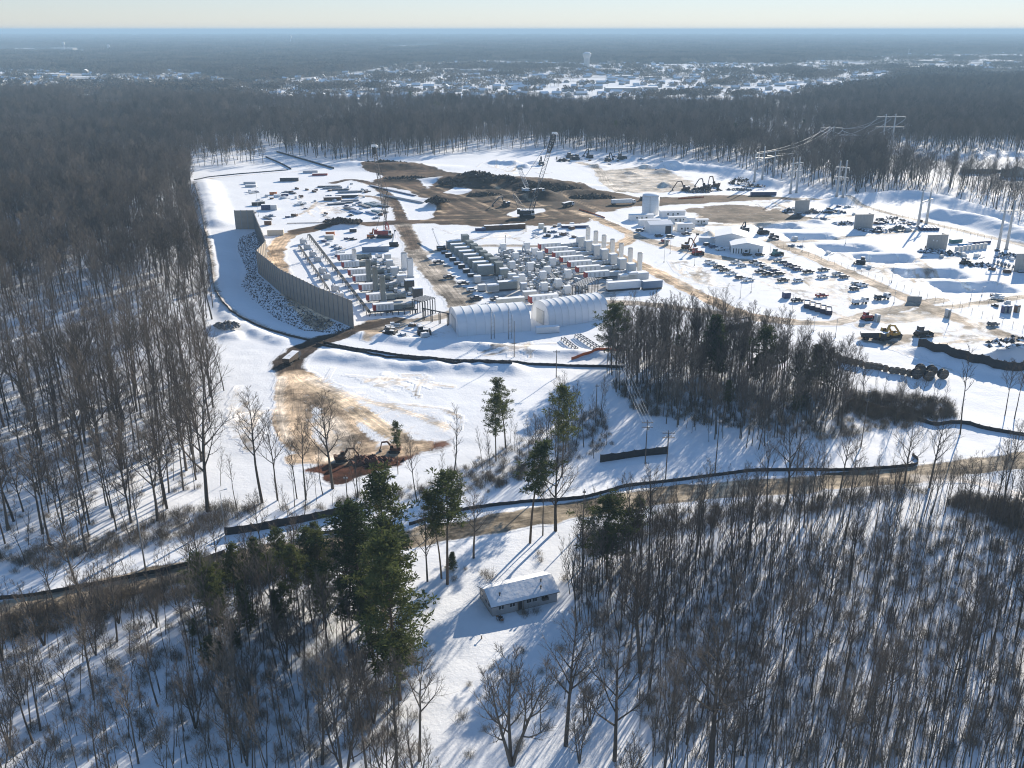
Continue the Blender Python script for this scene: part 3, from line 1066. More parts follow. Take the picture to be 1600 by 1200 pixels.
for s, H, c0, sp, cl, sh in ((51, 22, .42, 3.7, 62, 'round'), (52, 24, .50, 3.5, 52, 'round'), (53, 20, .28, 3.9, 84, 'round'), (54, 18, .12, 3.3, 100, 'cone'), (55, 26, .20, 5.3, 150, 'round'), (56, 21, .55, 3.0, 42, 'round')):
    PROTO.setdefault('pine', []).append(pine_meshes(s, H, c0, sp, cl, sh))
PINE_H = [22, 24, 20, 18, 26, 21]
HGT = {'broad': [22, 24, 20, 25, 23], 'tall': [24, 23, 26, 22, 25], 'slim': [15, 17, 14, 16, 13, 18, 11, 16], 'pole': [17, 18, 16, 19, 15, 17], 'multi': [15, 17], 'pine': PINE_H}


def plant(kind, i, x, y, sc, rz, name, label, cat, group=None):
    tr, cr, _ = PROTO[kind][i]
    o = thing(name, label, cat, (x, y, Hz(x, y)), rz, group)
    o.scale = (sc,) * 3 if not hasattr(sc, '__len__') else sc
    link('trunk', tr, o)
    link('crown', cr, o)
    return o


# --- trees one can point to: foot and top in the photo
def hero(kind, i, px, py, ytop, name, label, cat, rz=0.0, wide=1.0, group=None):
    x, y, _ = G(px, py)
    s = HT(px, py, ytop) / HGT[kind][i]
    return plant(kind, i, x, y, (s * wide, s * wide, s), rz, name, label, cat, group)


HERO = [
    # the pines at the road and the house
    ('pine', 4, 625, 1095, 845, 'pine_tree', 'tallest dense pine at the front left of the snowy house yard', 'tree', .3, 1.15),
    ('pine', 4, 575, 1000, 785, 'pine_tree', 'dense dark pine behind the tallest pine left of the house yard', 'tree', 1.3, 1.05),
    ('pine', 2, 612, 935, 738, 'pine_tree', 'pine standing at the road edge behind the dense dark pair', 'tree', 2.0, 1.1),
    ('pine', 5, 699, 914, 740, 'pine_tree', 'slender green pine with forked bare trunk beside the house lawn', 'tree', .7, 1.25),
    ('pine', 1, 690, 905, 765, 'pine_tree', 'second thin pine trunk close behind the slender forked pine', 'tree', 4.1, 1.0),
    ('pine', 1, 828, 850, 692, 'pine_tree', 'thin leaning pine left of the great bare tree by the road', 'tree', 1.1, 1.2),
    ('pine', 0, 878, 745, 598, 'pine_tree', 'lone tall pine behind the great bare tree across the road', 'tree', 2.6, .85),
    ('pine', 2, 948, 905, 778, 'pine_tree', 'round pine at the wood edge right of the house', 'tree', .9, 1.35),
    ('pine', 2, 955, 575, 475, 'pine_tree', 'big pine right of the white fabric shelters', 'tree', .2, 1.15),
    ('pine', 3, 1108, 590, 492, 'pine_tree', 'dark round topped pine in front of the black containers', 'tree', .5, 1.5),
    ('pine', 2, 1195, 600, 512, 'pine_tree', 'dark pine right of the black containers behind the trees', 'tree', 1.5, 1.4),
    ('pine', 3, 1275, 605, 538, 'pine_tree', 'low dark pine left of the row of cable reels', 'tree', 2.5, 1.6),
    ('pine', 1, 790, 700, 590, 'pine_tree', 'thin pine with open tufts in the young trees behind the road', 'tree', 3.5, 1.1),
    ('pine', 0, 775, 720, 615, 'pine_tree', 'sparse pine left among the young trees behind the road', 'tree', 5.5, 1.0),
    ('pine', 5, 622, 742, 658, 'pine_tree', 'thin pine standing at the red clay cut', 'tree', 4.5, .7),
    # great bare trees
    ('broad', 2, 868, 831, 690, 'bare_tree', 'great bare spreading tree at the road between the thin pine and house', 'tree', .4, 1.15),
    ('tall', 1, 848, 838, 735, 'bare_tree', 'small leaning bare tree just left of the great bare tree', 'tree', .4, 1.0),
    ('multi', 0, 800, 1198, 1005, 'bare_tree', 'many stemmed bare tree in front of the house yard', 'tree', .4, 1.1),
    ('broad', 1, 884, 1168, 965, 'bare_tree', 'bare tree with upright limbs just in front of the house corner', 'tree', 1.7, 1.0),
    ('broad', 0, 668, 910, 795, 'bare_tree', 'bare tree at the roadside left of the slender green pine', 'tree', 2.3, .9),
    ('broad', 3, 740, 873, 765, 'bare_tree', 'bare tree at the roadside between slender pine and house', 'tree', 3.3, 1.1),
    ('tall', 0, 655, 1190, 1010, 'bare_tree', 'lone bare tree at the front of the lawn below the tallest pine', 'tree', 4.3, 1.3),
    ('broad', 1, 1110, 1210, 960, 'bare_tree', 'large bare tree with crooked limbs at the front of the right wood', 'tree', 5.3, 1.15),
    ('broad', 2, 960, 1190, 985, 'bare_tree', 'wide bare tree at the wood edge right of the house yard', 'tree', 6.0, 1.0),
    ('broad', 3, 1000, 1050, 860, 'bare_tree', 'tall bare tree behind the wood edge right of the house', 'tree', .8, 1.2),
    ('broad', 0, 325, 800, 585, 'bare_tree', 'largest bare tree at the corner of the left wood', 'tree', 1.2, 1.0),
    ('tall', 2, 410, 787, 615, 'bare_tree', 'tall bare tree on the snow left of the tan wheel tracks', 'tree', 2.2, 1.3),
    ('tall', 3, 434, 783, 640, 'bare_tree', 'thin bare tree right beside the tall one left of the wheel tracks', 'tree', 3.2, 1.0),
    ('broad', 1, 520, 765, 625, 'bare_tree', 'bare tree with wide crown in front of the wheel tracks', 'tree', 4.2, 1.1),
    ('tall', 1, 478, 782, 655, 'bare_tree', 'crooked bare tree at the left end of the clay cut', 'tree', 5.2, 1.1),
    ('slim', 1, 505, 775, 690, 'bare_tree', 'small bare tree before the left part of the clay cut', 'tree', .2, 1.2),
    ('slim', 2, 345, 760, 700, 'bare_tree', 'small crooked sapling alone on the snow by the left wood', 'tree', .2, 1.0),
    ('slim', 0, 350, 610, 505, 'bare_tree', 'thin lone tree beside the left wood below the wall', 'tree', .9, 1.0),
    ('tall', 3, 130, 945, 800, 'bare_tree', 'bare tree with low fork beside the road at the far left', 'tree', 1.9, 1.4),
    ('broad', 2, 300, 900, 825, 'bare_tree', 'forked bare tree at the roadside near the light pole', 'tree', 2.9, 1.2),
    ('broad', 0, 1230, 785, 650, 'bare_tree', 'bare tree standing over the road fence, centre of the right side', 'tree', 3.9, 1.0),
    ('broad', 3, 1312, 770, 665, 'bare_tree', 'bare tree by the road fence right of centre', 'tree', 4.9, .9),
    ('broad', 2, 1413, 755, 655, 'bare_tree', 'bare tree at the curled end of the black road fence', 'tree', 5.9, 1.0),
    ('broad', 1, 1452, 762, 640, 'bare_tree', 'tall bare tree just past the curled end of the road fence', 'tree', .1, .9),
    ('slim', 3, 1500, 680, 535, 'bare_tree', 'thin bare tree on the snow right of the cable reels', 'tree', 1.1, 1.0),
    ('tall', 0, 1570, 650, 560, 'bare_tree', 'bare tree near the right edge beside the black bank', 'tree', 1.6, 1.0),
    ('tall', 1, 1585, 655, 560, 'bare_tree', 'twin bare tree at the right edge beside the black bank', 'tree', 2.6, 1.0),
    ('slim', 1, 709, 742, 630, 'bare_tree', 'tallest thin tree at the right tip of the clay cut', 'tree', 2.6, 1.3),
]
hero_xy = []
for h in HERO:
    kind, i, px, py, yt, nm, lab, cat, rz, wd = h
    hero(kind, i, px, py, yt, nm, lab, cat, rz, wd)
    hero_xy.append(G(px, py)[:2])
hero_xy = np.array(hero_xy)


def scatter(polys, spacing, n_max=200000, keep_out=(), seed=0, jitter=.48, px=True):
    """jittered grid of points inside outlines given in the photo"""
    r = np.random.default_rng(seed)
    out = []
    for poly in polys:
        w = g2(poly) if px else poly
        xs, ys_ = [p[0] for p in w], [p[1] for p in w]
        gx, gy = np.meshgrid(np.arange(min(xs), max(xs), spacing), np.arange(min(ys_), max(ys_), spacing))
        gx = gx.ravel() + r.uniform(-jitter, jitter, gx.size) * spacing
        gy = gy.ravel() + r.uniform(-jitter, jitter, gy.size) * spacing
        m = poly_mask(gx, gy, w)
        for ko in keep_out:
            m &= ~poly_mask(gx, gy, g2(ko))
        out.append(np.stack([gx[m], gy[m]], 1))
    return np.concatenate(out)


SITE = [(297, 283), (300, 262), (345, 262), (410, 258), (400, 238), (425, 236), (440, 246), (480, 247), (540, 256), (600, 251), (680, 245), (740, 239), (800, 235), (880, 236), (990, 244), (1060, 250), (1150, 262), (1200, 276), (1260, 300), (1320, 308), (1400, 306), (1480, 318), (1560, 342), (1700, 372), (1700, 720), (300, 800)]
ROADPOLY = [(-200, 930), (150, 905), (300, 870), (520, 826), (640, 815), (760, 800), (900, 775), (1050, 750), (1250, 738), (1450, 722), (1700, 700), (1700, 740), (1450, 755), (1250, 772), (1050, 790), (900, 815), (760, 840), (640, 862), (520, 872), (300, 915), (150, 950), (-200, 1000)]
pts = []                               # x, y, kind number, scale, wood number


def stock(xy, kinds, smin, smax, zone, seed):
    r = np.random.default_rng(seed)
    stand = vnoise(xy[:, 0], xy[:, 1], 34, 300) * .6 + vnoise(xy[:, 0], xy[:, 1], 90, 301) * .7
    keep_ = r.random(len(xy)) < (1.0 if zone.startswith('pine') else np.clip(.93 + .5 * stand, .35, 1.0))
    xy, stand = xy[keep_], stand[keep_]
    k = r.choice(len(kinds), len(xy))
    for (x, y), kk, sd in zip(xy, k, stand):
        kd = kinds[kk]
        pts.append((x, y, kd, r.integers(len(PROTO[kd])), r.uniform(smin, smax) * (1 + .22 * sd), r.uniform(0, 6.28), zone))


LEFTW = [(-420, 166), (100, 166), (300, 200), (297, 282), (306, 330), (318, 400), (330, 460), (343, 560), (338, 620), (322, 690), (325, 780), (250, 830), (120, 868), (-60, 892), (-420, 930)]
lw = scatter([LEFTW], 6.3, keep_out=[[(0, 345), (95, 333), (90, 345), (0, 356)], [(-10, 375), (45, 382), (30, 395), (-10, 392)]], seed=1)
lwd = np.hypot(lw[:, 0], lw[:, 1])
stock(lw[lwd < 430], ['broad', 'tall', 'tall'], .75, 1.12, 'left', 11)
stock(lw[lwd >= 430], ['midbroad', 'midtall', 'midbroad'], .72, 1.12, 'left', 211)
stock(scatter([[(120, 660), (320, 640), (325, 790), (150, 870), (-60, 890), (-60, 700)]], 9, seed=2), ['slim'], .7, 1.0, 'left', 12)
BACKW = [(-420, 166), (100, 166), (230, 156), (340, 166), (480, 170), (800, 174), (1130, 174), (1290, 160), (1400, 140), (1700, 128), (1700, 250), (1600, 240), (1560, 236), (1480, 242), (1400, 236), (1370, 262), (1400, 300), (1340, 304), (1270, 296), (1200, 274), (1150, 260), (1060, 248), (990, 243), (880, 234), (800, 233), (740, 237), (680, 243), (600, 248), (540, 254), (480, 245), (440, 244), (430, 232), (405, 236), (412, 256), (345, 260), (302, 262), (298, 200), (100, 152)]
stock(scatter([BACKW], 8.2, seed=3), ['midbroad', 'midtall'], .75, 1.1, 'back', 13)
stock(scatter([[(1400, 275), (1480, 278), (1560, 285), (1700, 300), (1700, 335), (1600, 352), (1540, 330), (1480, 305), (1430, 300), (1390, 302)]], 8.5, seed=4), ['broad', 'tall'], .6, .95, 'right back', 14)
stock(scatter([[(1330, 255), (1420, 262), (1440, 300), (1340, 306), (1290, 300)]], 9, seed=5), ['tall', 'broad'], .7, 1.0, 'right back', 15)
stock(scatter([[(1390, 235), (1700, 245), (1700, 300), (1560, 285), (1430, 275)]], 28, seed=55), ['tall', 'slim'], .5, .8, 'right back', 15)
MIDW = [(945, 585), (955, 545), (1010, 545), (1110, 560), (1230, 580), (1300, 600), (1340, 640), (1330, 670), (1290, 690), (1200, 705), (1100, 690), (1020, 655), (965, 625)]
stock(scatter([MIDW], 3.3, seed=6), ['tall', 'midtall', 'slim'], .62, .88, 'clump', 16)
stock(scatter([[(1000, 530), (1100, 540), (1250, 552), (1270, 580), (1240, 575), (1100, 562), (980, 548)]], 4.8, seed=66), ['midtall', 'tall'], .6, .85, 'clump', 16)
stock(scatter([[(1320, 612), (1480, 632), (1500, 660), (1400, 668), (1310, 650)]], 4.4, seed=67), ['slim', 'pole', 'slim', 'tall'], .45, .72, 'clump', 17)
RIGHTW = [(885, 905), (915, 870), (1000, 818), (1200, 785), (1420, 760), (1560, 775), (1700, 800), (1800, 1260), (1040, 1260), (985, 1110), (905, 1010)]
stock(scatter([RIGHTW], 2.05, seed=7), ['pole'] * 11 + ['slim'] * 6 + ['tall'], .62, 1.02, 'right', 18)
FRONTW = [(-300, 985), (120, 945), (330, 905), (520, 880), (560, 930), (640, 1080), (640, 1130), (700, 1260), (-300, 1260)]
stock(scatter([FRONTW], 3.1, seed=8), ['pole', 'pole', 'pole', 'pole', 'slim', 'slim', 'slim', 'tall', 'multi', 'slim'], .6, 1.0, 'front', 19)
stock(scatter([[(820, 1060), (985, 1110), (1040, 1260), (860, 1260)]], 7, seed=9), ['slim', 'multi'], .6, .9, 'yard', 20)
STRIP = [(330, 790), (450, 775), (560, 770), (640, 750), (720, 735), (800, 700), (890, 660), (945, 640), (960, 690), (900, 740), (760, 770), (640, 790), (450, 815)]
stock(scatter([STRIP], 5.2, seed=10), ['slim', 'slim', 'slim', 'tall'], .55, 1.0, 'strip', 21)
stock(scatter([[(735, 700), (930, 640), (950, 690), (760, 760)]], 4.6, seed=101), ['slim'], .6, 1.15, 'strip', 22)
stock(scatter([[(1060, 778), (1250, 762), (1430, 742), (1430, 765), (1250, 790), (1060, 806)]], 6.0, seed=102), ['slim', 'multi'], .5, .8, 'right', 23)
stock(scatter([[(10, 950), (300, 905), (480, 872), (480, 890), (300, 930), (10, 985)]], 5.0, seed=103), ['multi', 'slim'], .4, .7, 'front', 24)
# pines among the bare trees
stock(scatter([[(315, 965), (370, 925), (470, 905), (530, 915), (520, 985), (340, 1005)]], 5.0, seed=104), ['pine'], .55, .80, 'pine clump', 25)
stock(scatter([[(260, 985), (380, 960), (400, 1060), (280, 1060)]], 9, seed=105), ['pine'], .35, .5, 'pine front', 26)
stock(scatter([[(520, 930), (600, 900), (650, 1010), (640, 1090), (560, 1090)]], 8, seed=106), ['pine'], .6, .85, 'pine dark', 27)
stock(scatter([[(950, 560), (1060, 548), (1200, 566), (1320, 592), (1260, 612), (1050, 600)]], 12.5, seed=107), ['pine'], .42, .66, 'pine clump back', 28)
stock(scatter([[(1060, 600), (1300, 620), (1420, 640), (1300, 680), (1080, 660)]], 19, seed=108), ['pine'], .4, .6, 'pine clump back', 28)
stock(scatter([[(880, 880), (940, 850), (1000, 860), (960, 920)]], 8, seed=109), ['pine'], .45, .65, 'pine house', 29)
stock(scatter([[(200, 200), (600, 170), (1300, 170), (1300, 240), (500, 235)]], 95, seed=110), ['pine'], .7, .95, 'pine far', 30)

ax = np.array([p[0] for p in pts])
ay = np.array([p[1] for p in pts])
apx, apy = P(ax, np.maximum(ay, 20), 0)
tpx, tpy = P(ax, np.maximum(ay, 20), 16.0)
inroad = poly_mask(apx, apy, ROADPOLY)
hd = np.full(len(ax), 1e9)
for hx, hy in hero_xy:
    hd = np.minimum(hd, np.hypot(ax - hx, ay - hy))
ok = ~inroad & (hd > 2.0) & (ay > 60)
az_ = height(ax, ay)
depth = ay * _cp + (CAMH - az_) * _sp
inview = (tpx > -10) & (tpx < 1610) & (tpy > -20) & (tpy < 1195) & ((apy < 1300))
pineix = np.array([p[2] == 'pine' for p in pts])
size = np.array([p[4] * HGT.get(p[2].replace('mid', ''), [20])[0] for p in pts]) / depth
order = np.argsort(-size)
bare_pick = [i for i in order if ok[i] and inview[i] and not pineix[i]][:300 - 28]
pine_pick = [i for i in order if ok[i] and inview[i] and pineix[i]][:150]
WHERE = {
    'left': ('bare forest tree with pale snow round its foot in the left wood', 'trees of the left wood'),
    'right': ('slender bare tree in the dense leafless wood at the lower right', 'thin trees of the lower right wood'),
    'front': ('bare tree in the shaded wood at the lower left, in front of the road', 'trees of the lower left wood'),
    'yard': ('small bare tree in front of the house, between yard and right wood', 'small trees by the house yard'),
    'strip': ('thin bare young tree on the snow between the wheel tracks and road', 'young trees behind the road'),
    'clump': ('thin dark tree of the clump between cable reels and road', 'trees of the clump below the car park'),
    'pine clump': ('young green pine in the pine clump left of the tall dark pines', 'pines of the clump left of the yard'),
    'pine front': ('small green pine in the lower left wood below the pine clump', 'small pines of the lower left wood'),
    'pine dark': ('pine crowded round the tall dark pines left of the yard', 'pines round the tall dark pines'),
    'pine clump back': ('pine among the bare trees of the clump below the car park', 'pines of the clump below the car park'),
    'pine house': ('pine at the wood edge right and behind the house', 'pines at the wood edge by the house'),
    'pine far': ('lone evergreen in the leafless belt beyond the building site', 'evergreens of the far belt'),
    'right back': ('bare tree of the wood behind the right side of the site', 'trees behind the right side of the site'),
    'back': ('bare tree of the wood belt behind the site', 'trees of the belt behind the site'),
}
taken = set(bare_pick) | set(pine_pick)
for i in list(bare_pick) + list(pine_pick):
    x, y, kd, v, s, rz, zone = pts[i]
    lab, grp = WHERE[zone]
    if zone in ('right', 'front', 'left'):
        a_, b_ = P(x, y)
        if zone == 'right':
            w_ = ('at its edge along the paved road', 'road edge') if b_ < 850 else ('at its edge towards the house yard', 'yard edge') if a_ < 1080 else ('at its near edge, bottom of the view', 'near edge') if b_ > 1080 else ('at its right side', 'right side') if a_ > 1420 else ('deep in its middle', 'middle')
            lab, grp = 'thin bare tree of the lower right wood, ' + w_[0], 'thin trees of the lower right wood, ' + w_[1]
        elif zone == 'front':
            w_ = ('by the paved road', 'roadside') if b_ < 1000 - .12 * max(0, a_ - 100) else ('beside the house yard and tall pines', 'yard side') if a_ > 470 else ('at the near left corner of the view', 'corner') if a_ < 220 else ('in its middle below the young pines', 'middle')
            lab, grp = 'bare tree of the shaded lower left wood, ' + w_[0], 'trees of the lower left wood, ' + w_[1]
        else:
            w_ = ('at its edge on the open snow', 'snow edge') if a_ > 230 else ('just behind the road verge', 'verge') if b_ > 780 else ('inside, left of the clearing', 'inside')
            lab, grp = 'bare forest tree of the left wood, ' + w_[0], 'trees of the left wood, ' + w_[1]
    plant(kd, int(v), x, y, float(s), float(rz), 'pine_tree' if kd == 'pine' else 'bare_tree', lab, 'tree', grp)

# --- the rest of the woods: one mass, real trees set out by geometry nodes
hidden = {}


def mass(name, rows, kinds, label, cat):
    """rows: x, y, z, index, scale, turn; prototypes live in a collection that is not linked to the scene"""
    col = bpy.data.collections.new(name + '_kinds')
    n = 0
    for kd in kinds:
        for m in PROTO[kd]:
            col.objects.link(bpy.data.objects.new('%s_kind_%02d' % (name, n), m[2]))
            n += 1
    a = np.array(rows, float)
    me = bpy.data.meshes.new(name)
    me.vertices.add(len(a))
    me.vertices.foreach_set('co', a[:, :3].astype(np.float32).ravel())
    at_ = me.attributes.new('pick', 'INT', 'POINT')
    at_.data.foreach_set('value', a[:, 3].astype(np.int32))
    at_ = me.attributes.new('size', 'FLOAT', 'POINT')
    at_.data.foreach_set('value', a[:, 4].astype(np.float32))
    at_ = me.attributes.new('turn', 'FLOAT_VECTOR', 'POINT')
    at_.data.foreach_set('vector', np.stack([rng.normal(0, .03, len(a)), rng.normal(0, .03, len(a)), a[:, 5]], 1).astype(np.float32).ravel())
    o = link(name, me)
    tag(o, label, cat, kind='stuff')
    ng = bpy.data.node_groups.new(name + '_set_out', 'GeometryNodeTree')
    ng.interface.new_socket('Geometry', in_out='INPUT', socket_type='NodeSocketGeometry')
    ng.interface.new_socket('Geometry', in_out='OUTPUT', socket_type='NodeSocketGeometry')
    gi, go = ng.nodes.new('NodeGroupInput'), ng.nodes.new('NodeGroupOutput')
    ci = ng.nodes.new('GeometryNodeCollectionInfo')
    ci.inputs['Collection'].default_value = col
    ci.inputs['Separate Children'].default_value = True
    ci.inputs['Reset Children'].default_value = True
    ip = ng.nodes.new('GeometryNodeInstanceOnPoints')
    ip.inputs['Pick Instance'].default_value = True

    def named(nm, ty):
        q = ng.nodes.new('GeometryNodeInputNamedAttribute')
        q.data_type = ty
        q.inputs['Name'].default_value = nm
        return q.outputs['Attribute']
    ng.links.new(gi.outputs[0], ip.inputs['Points'])
    ng.links.new(ci.outputs[0], ip.inputs['Instance'])
    ng.links.new(named('pick', 'INT'), ip.inputs['Instance Index'])
    er = ng.nodes.new('FunctionNodeEulerToRotation')
    ng.links.new(named('turn', 'FLOAT_VECTOR'), er.inputs[0])
    ng.links.new(er.outputs[0], ip.inputs['Rotation'])
    ng.links.new(named('size', 'FLOAT'), ip.inputs['Scale'])
    ng.links.new(ip.outputs[0], go.inputs[0])
    md = o.modifiers.new('set_out', 'NODES')
    md.node_group = ng
    return o


def rows_for(zones, kinds):
    off, n = {}, 0
    for kd in kinds:
        off[kd] = n
        n += len(PROTO[kd])
    r = []
    for i, p in enumerate(pts):
        if ok[i] and i not in taken and p[2] in off and (zones is None or p[6] in zones):
            # nothing stands far outside the picture
            if tpx[i] < -420 or tpx[i] > 2000:
                continue
            r.append((p[0], p[1], az_[i], off[p[2]] + p[3], p[4], p[5]))
    return r


KN = ['broad', 'tall', 'slim', 'pole', 'multi', 'pine', 'midbroad', 'midtall']
mass('woods', rows_for(None, KN), KN, 'leafless grey brown woods round the snowy building site', 'woods')

# --- woods running on past the town to the skyline: whole groves
def grove(seed, W, n, h):
    r = np.random.default_rng(seed)
    vs, fs = [], []
    for k_ in range(n):
        cx_, cy__ = r.uniform(-W / 2, W / 2, 2)
        hh, rr = h * r.uniform(.7, 1.1), r.uniform(3.2, 6.5)
        nb = len(vs)
        for q in range(26):
            th, ph = r.uniform(0, 6.28), math.acos(r.uniform(-.2, 1))
            c = np.array([cx_ + rr * math.sin(ph) * math.cos(th), cy__ + rr * math.sin(ph) * math.sin(th), hh * .62 + hh * .38 * math.cos(ph)])
            u = r.normal(0, 1, 3)
            w_ = r.normal(0, 1, 3)
            u /= np.linalg.norm(u)
            w_ /= np.linalg.norm(w_)
            s_ = r.uniform(1.2, 2.6)
            nb = len(vs)
            vs += [c - u * s_, c + w_ * s_ * .5, c + u * s_, c - w_ * s_ * .5]
            fs.append((nb, nb + 1, nb + 2, nb + 3))
        nb = len(vs)
        vs += [(cx_ - .3, cy__, 0), (cx_ + .3, cy__, 0), (cx_ + .2, cy__, hh * .7), (cx_ - .2, cy__, hh * .7)]
        fs.append((nb, nb + 1, nb + 2, nb + 3))
    me = new_mesh('grove', vs, fs, (MATS['twigs'],))
    return (None, None, me)


PROTO['grove'] = [grove(s, 52, 34, 19) for s in range(4)]
PROTO['thin_grove'] = [grove(s + 9, 70, 9, 15) for s in range(3)]
TW = [g2([(x, max(y, 55)) for x, y in tw]) for tw in TOWNS]


def in_town(x, y, grow=0):
    m = np.zeros(x.shape, bool)
    for w in TW:
        m |= poly_dist(x, y, w) < grow
    return m


STREETS = [smooth_line(g2(p)) for p in ([(780, 160), (850, 147), (905, 129), (930, 122)], [(890, 156), (960, 140), (1010, 126)], [(0, 128), (110, 127), (125, 112), (140, 106)], [(560, 146), (700, 140), (820, 142)], [(1060, 150), (1200, 138), (1330, 126)])]


def near_street(x, y, w=26):
    m = np.zeros(x.shape, bool)
    for s_ in STREETS:
        m |= line_dist(x, y, s_)[0] < w
    return m


def town_wood(x, y):
    """tree patches that break up the town"""
    return (vnoise(x * .6, y, 150, 401) + .5 * vnoise(x, y, 60, 402) > .68) & ~near_street(x, y, 45)


gx, gy = [], []
y = 1640.0
while y < 15000:
    st = 42 * max(1, y / 3000)
    half = (y * _cp + CAMH * _sp) / FPX * 860 + 40
    k_ = np.arange(-half, half, st)
    gx.append(k_ + rng.uniform(-.45, .45, len(k_)) * st)
    gy.append(np.full(len(k_), y) + rng.uniform(-.45, .45, len(k_)) * st)
    y += st
gx, gy = np.concatenate(gx), np.concatenate(gy)
tn = in_town(gx, gy)
open_ = (vnoise(gx, gy, 420, 77) + .6 * vnoise(gx, gy, 130, 78)) > .78
rows = []
patch = town_wood(gx, gy)
for x, y, q, o_, pt in zip(gx, gy, tn, open_, patch):
    s_ = max(1.0, y / 3000) ** .55
    if q:
        if pt:
            rows.append((x, y, 0, rng.integers(4), rng.uniform(.7, 1.0), rng.uniform(0, 6.28)))
        elif rng.random() < (.33 if y < 2900 else .2) and not near_street(np.array([x]), np.array([y]))[0]:
            rows.append((x, y, 0, 4 + rng.integers(3), rng.uniform(.7, 1.0), rng.uniform(0, 6.28)))
    elif not o_ or y > 6000:
        rows.append((x, y, 0, rng.integers(4), s_ * rng.uniform(.8, 1.1), rng.uniform(0, 6.28)))
KG = ['grove', 'thin_grove']
mass('far_woods', rows, KG, 'far off woods running past the town to the skyline', 'woods')

# --- brush under the trees along the road
def bush(seed, n=70):
    r = random.Random(seed)
    sg = []
    for k_ in range(n):
        a_, l_ = r.uniform(0, 6.28), r.uniform(.8, 2.6)
        o_ = Vector((r.gauss(0, .7), r.gauss(0, .7), 0))
        d_ = Vector((math.cos(a_) * r.uniform(.1, .8), math.sin(a_) * r.uniform(.1, .8), 1)).normalized()
        m_ = o_ + d_ * l_ * .6
        e_ = m_ + (d_ + Vector((r.uniform(-.5, .5), r.uniform(-.5, .5), 0))).normalized() * l_ * .5
        sg.append((*o_, *m_, .022, .016))
        sg.append((*m_, *e_, .016, .008))
        for q in range(2):
            e2 = m_ + Vector((r.uniform(-1, 1), r.uniform(-1, 1), r.uniform(0, 1))).normalized() * l_ * .4
            sg.append((*m_, *e2, .013, .007))
    v, f = tubes(sg, 3)
    return (None, None, new_mesh('bush', v, f.tolist(), (MATS['brush'],)))


PROTO['bush'] = [bush(s) for s in (1, 2, 3, 4)]
br = []


def brush(poly, sp, s0, s1, seed):
    xy = scatter([poly], sp, seed=seed)
    zz = height(xy[:, 0], xy[:, 1])
    for (x, y), z in zip(xy, zz):
        br.append((x, y, z - .05, rng.integers(4), rng.uniform(s0, s1), rng.uniform(0, 6.28)))


brush([(0, 870), (120, 850), (330, 785), (420, 790), (350, 830), (150, 880), (0, 905)], 2.6, .6, 1.3, 1)
brush([(430, 800), (560, 775), (680, 755), (880, 715), (870, 735), (680, 785), (560, 800)], 2.8, .5, 1.1, 2)
brush([(0, 965), (250, 915), (480, 868), (540, 862), (540, 885), (330, 930), (0, 1010)], 1.9, .6, 1.3, 3)
brush([(905, 835), (1050, 800), (1250, 778), (1430, 755), (1450, 775), (1250, 805), (1050, 835), (900, 880)], 2.3, .5, 1.15, 4)
brush([(0, 1000), (400, 940), (560, 1000), (640, 1190), (0, 1195)], 3.4, .4, 1.1, 5)
brush([(870, 900), (950, 880), (1600, 800), (1600, 1195), (1040, 1195)], 3.2, .35, 1.1, 6)
brush([(1500, 770), (1600, 790), (1600, 830), (1480, 790)], 1.7, .7, 1.3, 7)
brush([(950, 600), (1300, 610), (1490, 655), (1300, 690), (1000, 650)], 2.8, .5, 1.2, 8)
brush([(0, 640), (300, 600), (330, 760), (120, 860), (0, 870)], 6, .4, 1.0, 10)
brush([(700, 735), (940, 640), (960, 700), (760, 770)], 3.0, .4, 1.0, 11)
brush([(1330, 612), (1480, 625), (1495, 655), (1400, 660), (1320, 645)], 1.9, .5, 1.3, 12)
brush([(690, 880), (860, 850), (880, 905), (720, 925)], 9, .3, .7, 13)
brush([(700, 1020), (860, 1000), (960, 1100), (860, 1195), (720, 1195)], 6, .3, .9, 14)
brush([(560, 1000), (640, 1000), (660, 1195), (560, 1195)], 4, .5, 1.0, 9)
mass('brush', br, ['bush'], 'grey brown brush and brambles along the road and under the trees', 'brush')

# ------------------------------------------------------------------ the site: paints
UA = R(16.0)                                     # the plant's long rows run along this heading
M_ = lambda *a, **k: mat(*a, **k)
m_conc = M_('concrete', (.36, .345, .32), .85, var=.10, scale=.5)
m_wall = M_('wall_panel', (.40, .335, .265), .85, var=.12, scale=.35, bump=.3)
m_steel = M_('galvanised_steel', (.34, .35, .36), .5, .4, var=.12)
m_dark = M_('dark_steel', (.035, .037, .042), .5, .2, snow=.8, var=.25)
m_darkp = M_('dark_steel_plain', (.04, .042, .047), .5, .2, var=.25)
m_white = M_('white_paint', (.78, .78, .77), .45, snow=1, var=.05)
m_whitep = M_('white_paint_plain', (.74, .745, .74), .45, var=.06)
m_grey = M_('grey_green_paint', (.25, .275, .265), .5, snow=1, var=.08)
m_greyp = M_('grey_green_plain', (.20, .22, .21), .5, var=.10)
m_lgrey = M_('light_grey_paint', (.52, .53, .525), .5, snow=1, var=.07)
m_red = M_('red_paint', (.33, .035, .025), .5, snow=.8, var=.12)
m_blue = M_('blue_grey_paint', (.16, .22, .30), .5, snow=1, var=.1)
m_beige = M_('beige_paint', (.55, .52, .44), .6, snow=1, var=.07)
m_black = M_('black_paint', (.025, .026, .028), .45, snow=.7, var=.25)
m_rub = M_('rubber', (.02, .02, .021), .85, var=.2)
m_glass = M_('dark_glass', (.015, .018, .022), .12, var=.05)
m_orange = M_('orange_paint', (.45, .13, .025), .5, snow=.6, var=.15)
m_yellow = M_('yellow_paint', (.42, .26, .05), .5, snow=.6, var=.2)
